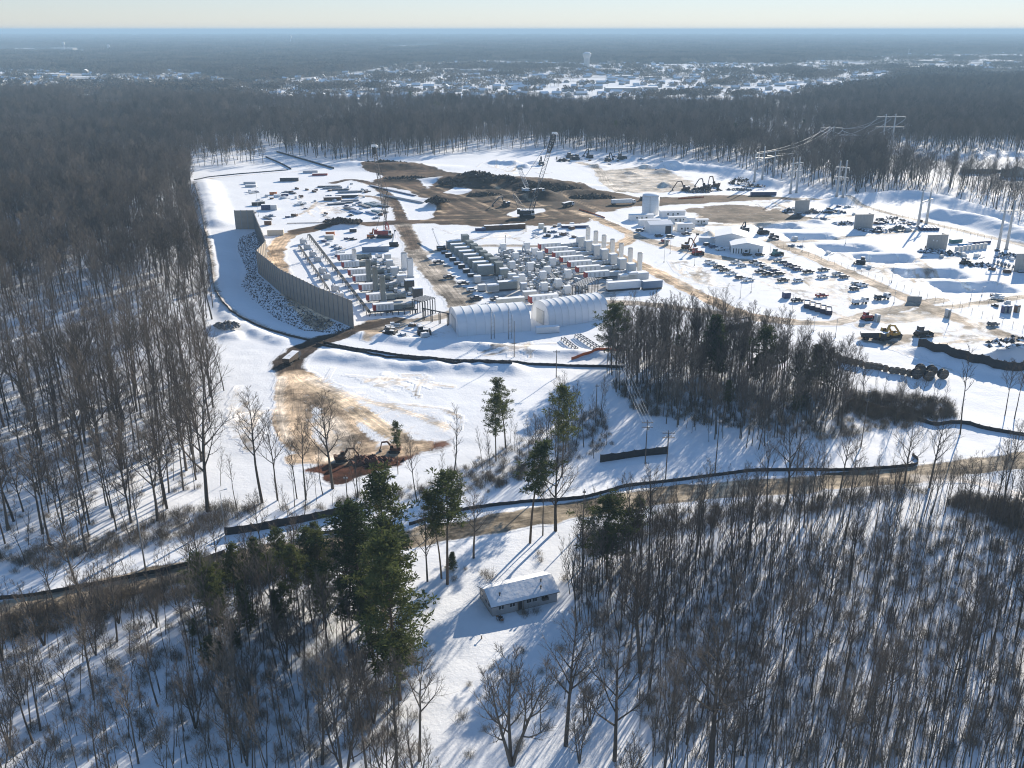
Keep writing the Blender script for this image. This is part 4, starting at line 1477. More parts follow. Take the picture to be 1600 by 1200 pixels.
m_brown = M_('rust_brown', (.13, .075, .045), .8, snow=.8, var=.3)
m_wood = M_('weathered_timber', (.20, .16, .115), .8, snow=.5, var=.25)
m_pole = M_('pole_timber', (.13, .105, .085), .8, var=.2)
m_cloth = M_('white_membrane', (.80, .81, .82), .4, var=.025, scale=.3)
m_navy = M_('navy_paint', (.035, .05, .13), .5, snow=.9, var=.15)
m_teal = M_('teal_paint', (.05, .17, .16), .5, snow=.9, var=.15)
m_sky = M_('blue_tarp', (.06, .25, .50), .6, snow=.6, var=.15)
m_siding = M_('grey_siding', (.42, .42, .42), .7, var=.06)
m_snow = M_('lying_snow', SNOW, .85, var=.02, bump=.4)
m_rock = M_('quarry_rock', (.085, .075, .075), .9, snow=.85, var=.3, snow_lo=.66)
m_spoil = M_('spoil', (.10, .075, .052), .95, snow=.45, var=.3, bump=.6)
m_fabric = M_('black_fence_fabric', (.022, .022, .024), .7, var=.25)
m_netor = M_('orange_netting', (.62, .14, .035), .7, var=.15)
m_cable = M_('cable_black', (.018, .018, .02), .6, var=.3)
m_wire = M_('bright_wire', (.62, .62, .62), .35, .6, var=.05)


def ux(x, y, a=UA):
    return x * math.cos(a) - y * math.sin(a), x * math.sin(a) + y * math.cos(a)


# --- the tall sound wall, bay by bay
wall = thing('sound_wall', 'tall curved grey concrete panel wall along the left edge of the site', 'wall', (0, 0, 0))
seg_l = np.hypot(*np.diff(WALLW, axis=0).T)
cum = np.concatenate([[0], np.cumsum(seg_l)])
nb = int(cum[-1] / 3.66)
st = [np.array([np.interp(s, cum, WALLW[:, 0]), np.interp(s, cum, WALLW[:, 1])]) for s in np.linspace(0, cum[-1], nb + 1)]
pm = MB()
for k in range(5):
    pm.bbox(.0, -.11, k * 2.36, 1.0, .11, k * 2.36 + 2.352, .012)
panel_me = pm.mesh('panel', m_wall)
post_me = MB().box(-.17, -.26, 0, .17, -.20, 12).box(-.17, .20, 0, .17, .26, 12.0).box(-.05, -.20, 0, .05, .20, 12).mesh('post', m_steel)
for k in range(nb):
    a, c = st[k], st[k + 1]
    ln = float(np.hypot(*(c - a)))
    ang = math.atan2(c[1] - a[1], c[0] - a[0])
    zb = Hz((a[0] + c[0]) / 2, (a[1] + c[1]) / 2) - .7
    o = link('panel', panel_me, wall)
    o.location = (a[0] + math.cos(ang) * .06, a[1] + math.sin(ang) * .06, zb + .012 * ((k * 7) % 5))
    o.rotation_euler = (0, 0, ang)
    o.scale = (ln - .12, 1, 1)
    p = link('post', post_me, wall)
    p.location = (*a, zb)
    p.rotation_euler = (0, 0, ang)
    if k % 2 == 0:
        br_ = MB().beam((0, .2, 6.5), (0, 3.6, .2), .16).build('brace', m_steel, wall)
        br_.location = (*a, zb)
        br_.rotation_euler = (0, 0, ang)

# --- riprap below the wall
rr = np.random.default_rng(5)
RIP = [(373, 365), (402, 362), (413, 398), (400, 428), (438, 461), (496, 492), (551, 514), (522, 521), (478, 513), (425, 487), (388, 455), (376, 440), (386, 424), (382, 408), (370, 382)]
rv, rf = [], []
ico = [(0, 0, 1), (1, 0, .1), (.2, 1, 0), (-1, .15, .1), (-.1, -1, 0), (0, 0, -.7)]
icf = [(0, 1, 2), (0, 2, 3), (0, 3, 4), (0, 4, 1), (5, 2, 1), (5, 3, 2), (5, 4, 3), (5, 1, 4)]
rp = scatter([RIP], 1.05, seed=55)
rz_ = height(rp[:, 0], rp[:, 1])
for (x, y), z in zip(rp, rz_):
    s = rr.uniform(.22, .62)
    n0 = len(rv)
    c, sn_ = math.cos(x * 9), math.sin(x * 9)
    for vx, vy, vz in ico:
        j = rr.uniform(.65, 1.2, 3)
        rv.append((x + (vx * c - vy * sn_) * s * j[0], y + (vx * sn_ + vy * c) * s * j[1], z + vz * s * .8 * j[2]))
    rf += [tuple(i + n0 for i in f) for f in icf]
ro = link('riprap', new_mesh('riprap', rv, rf, (m_rock,)))
tag(ro, 'dark broken rock with snow in its gaps on the slope below the concrete wall', 'riprap', kind='stuff')


# --- fabric shelters
def shelter(A, B, Cc, hgt, label, nbay):
    A, B, Cc = (Vector(G(*p)) for p in (A, B, Cc))
    u = (B - A)
    ln = u.length
    ang = math.atan2(u.y, u.x)
    vperp = Vector((-math.sin(ang), math.cos(ang), 0))
    wid = abs((Cc - A).dot(vperp))
    root = thing('fabric_shelter', label, 'shelter', (A.x, A.y, -.05), ang)
    prof = []
    for i in range(17):
        t_ = math.pi * i / 16
        prof.append((wid / 2 - math.copysign(abs(math.cos(t_)) ** .80, math.cos(t_)) * wid / 2, hgt * abs(math.sin(t_)) ** .62))
    for k in range(nbay):
        x0, x1 = ln * k / nbay, ln * (k + 1) / nbay
        vs = []
        for f, sag in ((0, 0), (.25, .05), (.5, .07), (.75, .05), (1, 0)):
            x = L(x0 + .06, x1 - .06, f)
            for y, z in prof:
                d = Vector((y - wid / 2, z)).normalized() * sag
                vs.append((x, y - d.x, max(0, z - d.y)))
        fs = [(j * 17 + i, j * 17 + i + 1, (j + 1) * 17 + i + 1, (j + 1) * 17 + i) for j in range(4) for i in range(16)]
        link('fabric_panel', new_mesh('fabric_panel', vs, fs, (m_cloth,), smooth=True), root)
    rm = MB()
    for i in range(16):
        (y0, z0), (y1, z1) = prof[i], prof[i + 1]
        rm.beam((0, y0, z0), (0, y1, z1), .16, .22)
    rme = rm.mesh('arch_rib', m_whitep)
    for k in range(nbay + 1):
        link('arch_rib', rme, root).location = (ln * k / nbay, 0, 0)
    poly = [(y, z) for y, z in prof]
    em = MB().prism([(wid - (wid - y) if True else y, z) for y, z in poly], 'x', 0.0, .12)
    eme = em.mesh('end_wall', m_cloth)
    for x in (.14, ln - .26):
        link('end_wall', eme, root).location = (x, 0, 0)
    MB().bbox(-.02, wid * .30, 0, .06, wid * .72, hgt * .60, .03).build('roller_door', m_lgrey, root).location = (.0, 0, 0.05)
    MB().box(-.04, wid * .29, hgt * .60, .02, wid * .73, hgt * .63).build('door_header', m_steel, root)
    return root


shelter((716, 526), (829, 517), (697, 505), 8.6, 'white arched fabric shelter, the left of two, behind the twin steel masts', 8)
shelter((858, 513), (950, 499), (834, 497), 9.2, 'white arched fabric shelter, the right of two, with open gable end beside the pine', 9)


# --- generator trailers, stacks, silencers
def trailer_mesh_set(key, L1, H1, engine):
    d = {}
    d['trailer_box'] = MB().bbox(.14, -1.3, 1.15, L1, 1.3, H1, .05).mesh('trailer_box', m_white)
    d['red_end'] = MB().bbox(0, -1.28, 1.2, .13, 1.28, H1 - .05, .03).box(.14, -1.31, 1.3, 1.2, -1.302, H1 - .3).mesh('red_end', m_red)
    dm = MB()
    for i in range(4):
        x = 2.0 + i * (L1 - 3) / 4
        dm.box(x, -1.34, 1.45, x + .9, -1.30, H1 - .5)
        dm.box(x + .78, -1.37, 2.2, x + .82, -1.345, 2.6)
    d['door_panel'] = dm.mesh('door_panel', m_lgrey)
    ch = MB().box(.4, -1.0, .75, L1 + engine, 1.0, 1.14).box(.6, -1.2, .55, 1.2, 1.2, .75)
    for x in (3, 6, 9):
        ch.box(x, -1.15, .62, x + .3, 1.15, .75)
    d['chassis'] = ch.mesh('chassis', m_darkp)
    if engine > 0:
        em = MB().bbox(L1 + .05, -1.15, 1.15, L1 + engine * .42, 1.15, H1 - .75, .06)
        em.cyl((L1 + engine * .42, 0, 2.1), (L1 + engine * .72, 0, 2.1), 1.0, .8, 14).cyl((L1 + engine * .72, 0, 2.1), (L1 + engine, 0, 2.3), .8, 1.25, 14)
        for x in (.2, .32, .5, .62):
            em.cyl((L1 + engine * x, 0, 2.0), (L1 + engine * x + .12, 0, 2.0), 1.22, 1.22, 14)
        d['turbine'] = em.mesh('turbine', m_greyp if key == 'L' else m_lgrey)
        pm_ = MB()
        for y in (-.9, .9):
            pm_.cyl((L1 + .3, y, 2.9), (L1 + engine * .8, y, 2.9), .14, n=6)
            pm_.cyl((L1 + engine * .5, y, 1.2), (L1 + engine * .5, y, 2.9), .12, n=6)
        d['pipework'] = pm_.mesh('pipework', m_steel)
    w = MB()
    for y in (-1.05, 1.05):
        w.cyl((0, y - .16, 0), (0, y + .16, 0), .5, n=12).cyl((0, y - .17, 0), (0, y + .17, 0), .2, n=8)
    d['wheel'] = w.mesh('wheel', m_rub)
    return d


TR = {'L': trailer_mesh_set('L', 8.6, 4.0, 8.6), 'R': trailer_mesh_set('R', 12.2, 3.9, 12.5), 'S': trailer_mesh_set('S', 13.0, 3.9, 0)}


def gen_trailer(key, px, py, label, group, rz=UA):
    o = thing('generator_trailer', label, 'trailer', GZ(px, py, .05), rz, group)
    L1 = {'L': 8.6, 'R': 12.2, 'S': 13.0}[key]
    for nm, me in TR[key].items():
        if nm == 'wheel':
            for x in (L1 - 2.6, L1 - 1.4):
                link(nm, me, o).location = (x, 0, .5)
        else:
            link(nm, me, o)
    return o


def stack(x, y, h, r, m, label, group, square=False):
    o = thing('exhaust_stack', label, 'exhaust stack', (x, y, Hz(x, y) - .1), UA, group)
    if square:
        MB().bbox(-r, -r, 1.0, r, r, h, .12).build('shell', m, o)
        MB().box(-r + .15, -r + .15, h, r - .15, r - .15, h + .05).build('mouth', m_darkp, o)
        MB().box(-r - .06, -r - .06, h - .5, r + .06, r + .06, h - .3).box(-r - .06, -r - .06, h * .5, r + .06, r + .06, h * .5 + .15).build('stiffener', m, o)
    else:
        MB().lathe([(r * 1.0, .9), (r * 1.0, h - .25), (r * 1.06, h - .25), (r * 1.06, h)], 18).build('shell', m, o, True)
        MB().lathe([(r * .9, h + .004), (r * .9, h + .03)], 18).build('mouth', m_darkp, o)
        mb = MB()
        for z in (h * .3, h * .6):
            mb.lathe([(r * 1.005, z), (r * 1.05, z), (r * 1.05, z + .12), (r * 1.005, z + .12)], 18)
        mb.build('stiffener', m, o)
    lm = MB()
    for s in (-.22, .22):
        lm.beam((-r - .18, s, .5), (-r - .18, s, h), .05)
    for i in range(int(h / .6)):
        lm.beam((-r - .18, -.22, .8 + i * .6), (-r - .18, .22, .8 + i * .6), .04)
    lm.build('ladder', m_steel, o)
    MB().box(-r - .3, -r - .3, 0, r + .3, r + .3, .9).build('base', m_lgrey, o)
    return o


# left bank: seven trailers
LB = [(583, 489), (572.5, 473), (561, 457), (551.5, 443), (544, 433.5), (534, 421), (527.5, 409.5)]
ordn = ['nearest', 'second', 'third', 'fourth', 'fifth', 'sixth', 'farthest']
for k, (px, py) in enumerate(LB):
    gen_trailer('L', px, py, 'white red ended generator trailer, %s from the fabric shelters in the left bank' % ordn[k], 'generator trailers of the left bank')
for px, py, yt, r, m, sq, lb in ((599, 472, 430, 1.15, m_greyp, 0, 'grey green exhaust stack, front of the dark three in the left bank'),
                                 (587.5, 457, 416, 1.15, m_greyp, 0, 'grey green exhaust stack, middle of the dark three in the left bank'),
                                 (577, 443, 405, 1.15, m_greyp, 0, 'grey green exhaust stack, rear of the dark three in the left bank'),
                                 (555, 419, 389, 1.0, m_whitep, 0, 'white exhaust stack standing alone left of the dark stacks'),
                                 (641.5, 433, 403, 1.25, m_whitep, 1, 'white square stack, front one at the right end of the left bank'),
                                 (632, 421, 395, 1.25, m_whitep, 1, 'white square stack, rear one at the right end of the left bank')):
    x, y, _ = G(px, py)
    stack(x, y, HT(px, py, yt), r, m, lb, 'exhaust stacks of the left bank', bool(sq))


def boxy(name, cat, label, group, loc, rz, lx, ly, h, m, legs=.4, hood=True, grille=None):
    o = thing(name, label, cat, loc, rz, group)
    MB().bbox(-lx / 2, -ly / 2, legs, lx / 2, ly / 2, h, .07).build('casing', m, o)
    if hood:
        MB().prism([(-ly / 2 - .04, h + .005), (ly / 2 + .04, h + .005), (ly / 2 - .25, h + .22), (-ly / 2 + .25, h + .22)], 'x', -lx / 2 - .04, lx / 2 + .04).build('roof', m, o)
    if grille:
        g = MB()
        n = 6
        for i in range(n):
            z = legs + (h - legs) * (.2 + .65 * i / n)
            g.box(-lx / 2 + .2, -ly / 2 - .05, z, lx / 2 - .2, -ly / 2 - .004, z + (h - legs) * .05)
        g.build('louvre', grille, o)
    s = MB()
    for x in (-lx / 2 + .15, lx / 2 - .25):
        for y in (-ly / 2 + .1, ly / 2 - .2):
            s.box(x, y, 0, x + .12, y + .12, legs)
    s.build('skid', m_darkp, o)
    return o


# silencers at the right end of the left bank
for k, (px, py, m, w_, h_) in enumerate([(609, 421, m_lgrey, 3, 4.6), (616, 433, m_lgrey, 3, 4.8), (628, 446, m_lgrey, 4, 5.0), (640, 455, m_dark, 4, 5.4), (653, 469, m_dark, 4, 5.6), (606, 410, m_lgrey, 3, 4.2)]):
    boxy('silencer', 'silencer', ('pale grey' if m is m_lgrey else 'black') + ' boxy silencer, number %s from the back of the left bank' % ['two', 'three', 'four', 'five', 'six, the nearest', 'one, the rearmost'][k],
         'silencers of the left bank', GZ(px, py), UA, w_, 3.6, h_, m, 1.0)

# right bank: seven trailers with silencer and white stack each
ROWV = Vector((14.0 - 34.0, 486.2 - 425.4)) / 6
for k in range(7):
    x, y = 34.0 + ROWV.x * k, 425.4 + ROWV.y * k
    px, py = P(x, y)
    gen_trailer('R', px, py, 'white trailer with red end, %s from the pipe rack in the right bank' % ordn[k], 'generator trailers of the right bank')
    sx, sy = ux(23.6, 0)
    boxy('silencer', 'silencer', 'blue grey silencer hood before the %s white stack of the right bank' % ordn[k], 'silencers of the right bank', (x + sx, y + sy, 0), UA, 3.6, 4.0, 6.2, m_lgrey, 1.4)
    sx, sy = ux(28.2, .6)
    stack(x + sx, y + sy, 11.2, 1.15, m_whitep, 'white exhaust stack, %s from the blue container in the long row of seven' % ordn[k], 'exhaust stacks of the right bank')

# grey green enclosures at the left of the right bank
e0, e1 = Vector(G(748, 433)[:2]), Vector(G(699, 392)[:2])
for k in range(8):
    p = e0.lerp(e1, k / 7)
    w_ = ['nearest', 'second', 'third', 'fourth', 'fifth', 'sixth', 'seventh', 'farthest'][k]
    cx_, cy__ = ux(3.8, 1.6)
    boxy('intake_enclosure', 'enclosure', 'tall grey green enclosure, %s from the shelters in its row of eight' % w_, 'grey green enclosures', (p.x + cx_, p.y + cy__, 0), UA, 7.6, 3.3, 5.0 if k else 5.2, m_grey, .9)
    cx_, cy__ = ux(10.2, 1.8)
    boxy('exhaust_plenum', 'plenum', 'dark grey box butting the %s grey green enclosure of eight' % w_, 'dark exhaust boxes', (p.x + cx_, p.y + cy__, 0), UA, 3.6, 4.4, 6.3 if k < 7 else 7.8, m_greyp, .8, hood=False)
    sx, sy = ux(-3.4, 1.4)
    boxy('pump_skid', 'skid', 'low dark pump skid left of the %s grey green enclosure' % w_, 'dark pump skids', (p.x + sx, p.y + sy, 0), UA, 3.2, 2.2, 1.7 + .3 * (k % 3), m_dark, .3, hood=False)

# containers and equipment along the front of the right bank
def container(px, py, lx, ly, h, m, label, rz=UA, name='container', cat='container', legs=.15, group=None):
    o = thing(name, label, cat, GZ(px, py, 0), rz, group)
    MB().bbox(0, 0, legs, lx, ly, h, .05).build('casing', m, o)
    g = MB()
    n = int(lx / .9)
    for i in range(n):
        x = .35 + i * (lx - .7) / max(1, n)
        g.box(x, -.035, legs + .25, x + .35, -.003, h - .25)
    g.build('rib', m, o)
    d = MB()
    d.box(-.04, .15, legs + .15, -.003, ly / 2 - .03, h - .15).box(-.04, ly / 2 + .03, legs + .15, -.003, ly - .15, h - .15)
    d.build('door', m, o)
    MB().box(.2, .2, 0, lx - .2, ly - .2, legs - .004).build('skid', m_darkp, o)
    return o


container(779, 456, 8.8, 3.0, 4.3, m_grey, 'grey green container behind the beige container, right of the louvred unit', legs=.9)
container(777, 480, 12.4, 2.6, 3.4, m_beige, 'long beige container standing before the generators behind the left shelter')
container(950, 456, 16.0, 2.9, 4.2, m_white, 'very long white trailer with snow roof at the front of the right bank', name='trailer', cat='trailer', legs=1.0)
container(1005, 454, 9.4, 2.9, 4.2, m_blue, 'blue grey container at the right end of the long white trailer', legs=1.0)
container(748, 457, 3.6, 2.6, 3.2, m_lgrey, 'small pale container at the left front of the right bank', legs=.6)
container(818, 469, 6.2, 2.6, 3.6, m_lgrey, 'pale boxy unit behind the white trailer with red skirt', legs=.4)
o = gen_trailer('S', 826, 476, 'white trailer with red end and skirt behind the shelters', 'generator trailers of the right bank')
MB().box(.2, -1.36, .95, 12.9, -1.315, 1.3).build('red_skirt', m_red, o)
boxy('louvred_unit', 'cooler', 'louvred pale cooler unit between small container and grey green container', None, GZ(770, 457), UA, 5.2, 2.8, 3.6, m_lgrey, .6, grille=m_greyp)
for k, (px, py, lx, ly, h, m, g) in enumerate([(806, 452, 2.6, 2.6, 5.6, m_lgrey, None), (818, 455, 2.8, 2.6, 3.6, m_lgrey, None), (973, 443, 4.2, 3, 4.4, m_lgrey, m_greyp), (987, 441, 4.6, 3, 4.8, m_lgrey, m_greyp),
                                               (1002, 436, 5.5, 4.5, 3.4, m_lgrey, None), (952, 447, 2.6, 2.2, 3.0, m_lgrey, m_greyp), (746, 442, 3, 3, 3.2, m_lgrey, None), (787, 434, 4, 3, 4.4, m_grey, None), (800, 440, 3.6, 3, 3.6, m_lgrey, None)]):
    nm = ['tall pale box right of the grey green container', 'pale box second right of the grey green container', 'pale unit left of the twin boxes at the seventh stack', 'pale unit close left of the nearest white stack', 'flat wide pale unit under the nearest white stack', 'small pale unit at the left end of the long white trailer', 'pale box below the nearest grey green enclosure', 'grey green unit right of the nearest enclosure', 'pale unit right below the dark exhaust boxes'][k]
    boxy('equipment_unit', 'equipment', nm, None, GZ(px, py), UA, lx, ly, h, m, .3, grille=g)


# white filter towers in the middle of the right bank
fh = MB().bbox(-1.5, -1.3, 1.3, 1.5, 1.3, 4.9, .08).mesh('filter_house', m_white)
fb = MB().bbox(-1.1, -1.0, .5, 1.1, 1.0, 1.28, .05).mesh('base', m_lgrey)
fs_ = MB().box(-2.4, -.5, 2.2, -1.52, .5, 3.2).cyl((-2.3, 0, .2), (-2.3, 0, 2.2), .35, n=8).mesh('side_duct', m_lgrey)
fl_ = MB().box(-1.2, -1.06, 0, -1, -.9, .5).box(1, -1.06, 0, 1.2, -.9, .5).box(-1.2, .9, 0, -1, 1.06, .5).box(1, .9, 0, 1.2, 1.06, .5).mesh('feet', m_darkp)
FT = [(786, 395), (823, 393), (806, 410), (843, 408), (828, 426), (855, 432), (848, 440), (815, 445), (863, 418), (887, 437), (872, 452), (886, 463), (850, 458), (835, 402), (800, 424)]
names = ['at the rear left corner of the field', 'at the rear middle of the field', 'in the second row, left', 'in the second row, right', 'in the middle of the field', 'right of the middle of the field', 'behind the red skirted trailer', 'near the front left of the field', 'left of the third trailer of the right bank', 'left of the nearest trailer of the right bank', 'left of the pipe rack', 'in front of the pipe rack', 'at the front middle of the field', 'between the rear and second rows', 'right of the dark exhaust boxes']
for (px, py), nm in zip(FT, names):
    o = thing('filter_tower', 'white boxy filter tower ' + nm, 'filter tower', GZ(px, py), UA, 'white filter towers between the generator banks')
    link('filter_house', fh, o)
    link('base', fb, o)
    link('side_duct', fs_, o)
    link('feet', fl_, o)

# small skids and pipework crowding the ground between them
sk = []
for v_ in range(5):
    r_ = random.Random(v_)
    m1 = MB().box(-1.6, -1, 0, 1.6, 1, .25)
    m2 = MB()
    m2.bbox(-1.4, -.8, .25, r_.uniform(-.2, .5), .7, r_.uniform(1.2, 2.2), .05)
    m2.bbox(.6, -.6, .25, 1.5, .6, r_.uniform(.8, 1.6), .05)
    m3 = MB()
    for i in range(3):
        y = -.7 + i * .6
        m3.cyl((-1.9, y, .9 + .3 * i), (1.9, y, .9 + .3 * i), .13, n=6)
        m3.cyl((1.7, y, 0), (1.7, y, .9 + .3 * i), .11, n=6)
    sk.append((m1.mesh('skid', m_darkp), m2.mesh('casing', [m_lgrey, m_white, m_grey, m_lgrey, m_white][v_]), m3.mesh('pipework', m_steel)))
fld = scatter([[(760, 405), (800, 393), (840, 393), (905, 435), (925, 455), (890, 470), (830, 462), (780, 440)]], 4.3, seed=31)
rq = random.Random(3)
ftw = [G(*p)[:2] for p in FT]
for x, y in fld:
    if min(math.hypot(x - a, y - b_) for a, b_ in ftw) < 2.6:
        continue
    o = thing('equipment_skid', 'low skid of pipes and pale boxes between the white filter towers', 'skid', (x, y, 0), UA + rq.choice([0, math.pi / 2, math.pi]), 'pipe and pump skids between the generator banks')
    for nm, me in zip(('skid', 'casing', 'pipework'), sk[rq.randrange(5)]):
        link(nm, me, o)
for x, y in scatter([[(556, 404), (600, 402), (642, 442), (650, 462), (612, 462), (575, 430)]], 5.5, seed=32):
    o = thing('equipment_skid', 'low skid of pipes and boxes between the trailers of the left bank', 'skid', (x, y, 0), UA + rq.choice([0, math.pi / 2]), 'pipe and pump skids of the left bank')
    for nm, me in zip(('skid', 'casing', 'pipework'), sk[rq.randrange(5)]):
        link(nm, me, o)


# --- pipe racks
def rack(a, b_, h, label, w=2.2, n=6, m=m_dark, pipes=4):
    A, B = Vector(GZ(*a)), Vector(GZ(*b_))
    d = B - A
    ang = math.atan2(d.y, d.x)
    ln = math.hypot(d.x, d.y)
    o = thing('pipe_rack', label, 'pipe rack', A, ang)
    leg = MB().box(-.13, -w / 2 - .13, 0, .13, -w / 2 + .13, h).box(-.13, w / 2 - .13, 0, .13, w / 2 + .13, h).mesh('column', m)
    for i in range(n + 1):
        link('column', leg, o).location = (ln * i / n, 0, 0)
    mb = MB()
    for i in range(n + 1):
        mb.box(ln * i / n - .1, -w / 2, h, ln * i / n + .1, w / 2, h + .22)
    mb.build('cross_beam', m, o)
    pm_ = MB()
    for i in range(pipes):
        y = L(-w / 2 + .2, w / 2 - .2, i / max(1, pipes - 1))
        pm_.cyl((-.5, y, h + .40), (ln + .5, y, h + .40), .17, n=7)
    pm_.build('pipe', m, o)
    return o


rack((902, 470), (926, 458), 6.5, 'dark steel pipe rack behind the right fabric shelter', 5.0, 5, m_dark, 6)
rack((653, 493), (672, 487), 6.2, 'dark steel pipe rack at the front right of the left bank', 6.0, 5, m_dark, 7)
rack((483, 371), (576, 492), 1.4, 'long low pipe run between wall and left bank', 1.6, 24, m_darkp, 4)
rack((468, 388), (513, 456), 1.2, 'shorter low pipe run close behind the sound wall', 1.2, 14, m_darkp, 3)
rack((577, 493), (650, 489), 1.2, 'low pipe run along the front of the left bank', 1.4, 8, m_darkp, 3)
rack((662, 500), (700, 508), 4.6, 'spindly pipe bridge between left bank and left shelter', .8, 3, m_darkp, 2)
rack((858, 432), (900, 470), 1.3, 'dark pipe run crossing the field to the tall pipe rack', 2.2, 8, m_dark, 4)
rack((880, 531), (900, 547), .7, 'pair of dark skid rails lying on snow before the right shelter', 1.6, 5, m_dark, 2)
rack((903, 526), (932, 545), .7, 'longer dark skid rails lying on snow beside the big pine', 2.6, 6, m_dark, 3)

# --- pale transformers along the left pipe run
tb = MB().bbox(-1.6, -1.2, .3, 1.6, 1.2, 2.7, .06).mesh('tank', m_lgrey)
tf_ = MB()
for i in range(8):
    tf_.box(-1.5 + i * .4, -1.75, .5, -1.36 + i * .4, -1.22, 2.3)
    tf_.box(-1.5 + i * .4, 1.22, .5, -1.36 + i * .4, 1.75, 2.3)
tf_ = tf_.mesh('cooling_fin', m_lgrey)
tbu = MB()
for i in range(3):
    tbu.cyl((-1 + i, 0, 2.7), (-1 + i, 0, 3.5), .14, .08, 7)
tbu = tbu.mesh('bushing', m_brown)
tbc = MB().cyl((-1.2, .8, 3.0), (1.2, .8, 3.0), .32, n=10).box(-.9, .7, 2.7, -.7, .9, 2.8).box(.7, .7, 2.7, .9, .9, 2.8).mesh('conservator', m_lgrey)
for k, (px, py) in enumerate([(474, 381), (480, 389), (489, 401), (496, 409), (504, 427), (511, 436), (524, 454), (531, 466)]):
    o = thing('transformer', 'pale finned transformer, %s of the row behind the sound wall, counted from the far end' % ['first', 'second', 'third', 'fourth', 'fifth', 'sixth', 'seventh', 'eighth'][k], 'transformer', GZ(px, py), UA + math.pi / 2, 'transformers behind the sound wall')
    link('tank', tb, o)
    link('cooling_fin', tf_, o)
    link('bushing', tbu, o)
    link('conservator', tbc, o)

# ------------------------------------------------------------------ water tank and buildings
o = thing('water_tank', 'tall white round tank with shallow dome and grey top band', 'tank', GZ(1016, 334))
MB().lathe([(5.4, -.2), (5.4, 11.4)], 36).build('shell', m_whitep, o, True)
MB().lathe([(5.46, 11.4), (5.46, 11.75), (5.1, 12.2), (4.0, 12.75), (2.2, 13.15), (.05, 13.3)], 36).build('roof', m_lgrey, o, True)
bm = MB()
for z in (2.3, 4.6, 6.9, 9.2):
    bm.lathe([(5.405, z), (5.44, z), (5.44, z + .08), (5.405, z + .08)], 36)
bm.build('seam', m_lgrey, o)
lm = MB()
for s in (-.25, .25):
    lm.beam((s - 1.2, -5.5, 0), (s - 1.2, -5.5, 12.2), .06)
for i in range(20):
    lm.beam((-1.45, -5.5, .5 + .6 * i), (-.95, -5.5, .5 + .6 * i), .05)
lm.build('ladder', m_steel, o)


def shed(px, py, lx, ly, h, hr, label, rz, m=m_white, door=None, windows=(), name='building', cat='building', ridge='x'):
    """gabled metal building; local x runs along the front wall"""
    o = thing(name, label, cat, GZ(px, py, -.05), rz)
    wm = MB()
    wm.prism([(0, 0), (ly, 0), (ly, h), (ly / 2, hr), (0, h)] if ridge == 'x' else [(0, 0), (ly, 0), (ly, h), (0, h)], 'x', 0, lx)
    if ridge == 'y':
        wm.prism([(0.001, h), (lx - .001, h), (lx / 2, hr)], 'y', .001, ly - .001)
    wm.build('wall', m, o)
    rb = MB()
    n = int(lx / 1.2)
    for i in range(n + 1):
        rb.box(i * lx / n - .03, -.05, .1, i * lx / n + .03, -.003, h - .1)
    n2 = int(ly / 1.2)
    for i in range(n2 + 1):
        rb.box(-.05, i * ly / n2 - .03, .1, -.003, i * ly / n2 + .03, h - .1)
    rb.build('cladding_rib', m, o)
    if ridge == 'x':
        for s, (y0, z0, y1, z1) in enumerate(((-.4, h - .4 * (hr - h) / (ly / 2), ly / 2, hr), (ly + .4, h - .4 * (hr - h) / (ly / 2), ly / 2, hr))):
            q = [(y0, z0 + .02), (y1, z1 + .02), (y1, z1 + .2), (y0, z0 + .2)]
            MB().prism(q if s == 0 else q[::-1], 'x', -.35, lx + .35).build('roof', m_white, o)
    else:
        for s, (x0, z0, x1, z1) in enumerate(((-.4, h - .4 * (hr - h) / (lx / 2), lx / 2, hr), (lx + .4, h - .4 * (hr - h) / (lx / 2), lx / 2, hr))):
            q = [(x0, z0 + .02), (x1, z1 + .02), (x1, z1 + .2), (x0, z0 + .2)]
            MB().prism(q if s == 0 else q[::-1], 'y', -.35, ly + .35).build('roof', m_white, o)
    if door:
        x0, x1, hd, side = door
        if side == 'f':
            MB().box(x0, -.06, 0, x1, -.004, hd).build('door', m_darkp, o)
        elif side == 'r':
            MB().box(lx + .004, x0, 0, lx + .06, x1, hd).build('door', m_darkp, o)
    for (x, z, w_, h_, side) in windows:
        if side == 'f':
            f = MB().box(x - w_ / 2, -.07, z, x + w_ / 2, -.004, z + h_).build('window', m_glass, o)
            MB().box(x - w_ / 2 - .06, -.09, z - .08, x + w_ / 2 + .06, -.075, z - .01).build('sill', m_whitep, f)
        else:
            f = MB().box(-.07, x - w_ / 2, z, -.004, x + w_ / 2, z + h_).build('window', m_glass, o)
            MB().box(-.09, x - w_ / 2 - .06, z - .08, -.075, x + w_ / 2 + .06, z - .01).build('sill', m_whitep, f)
    return o


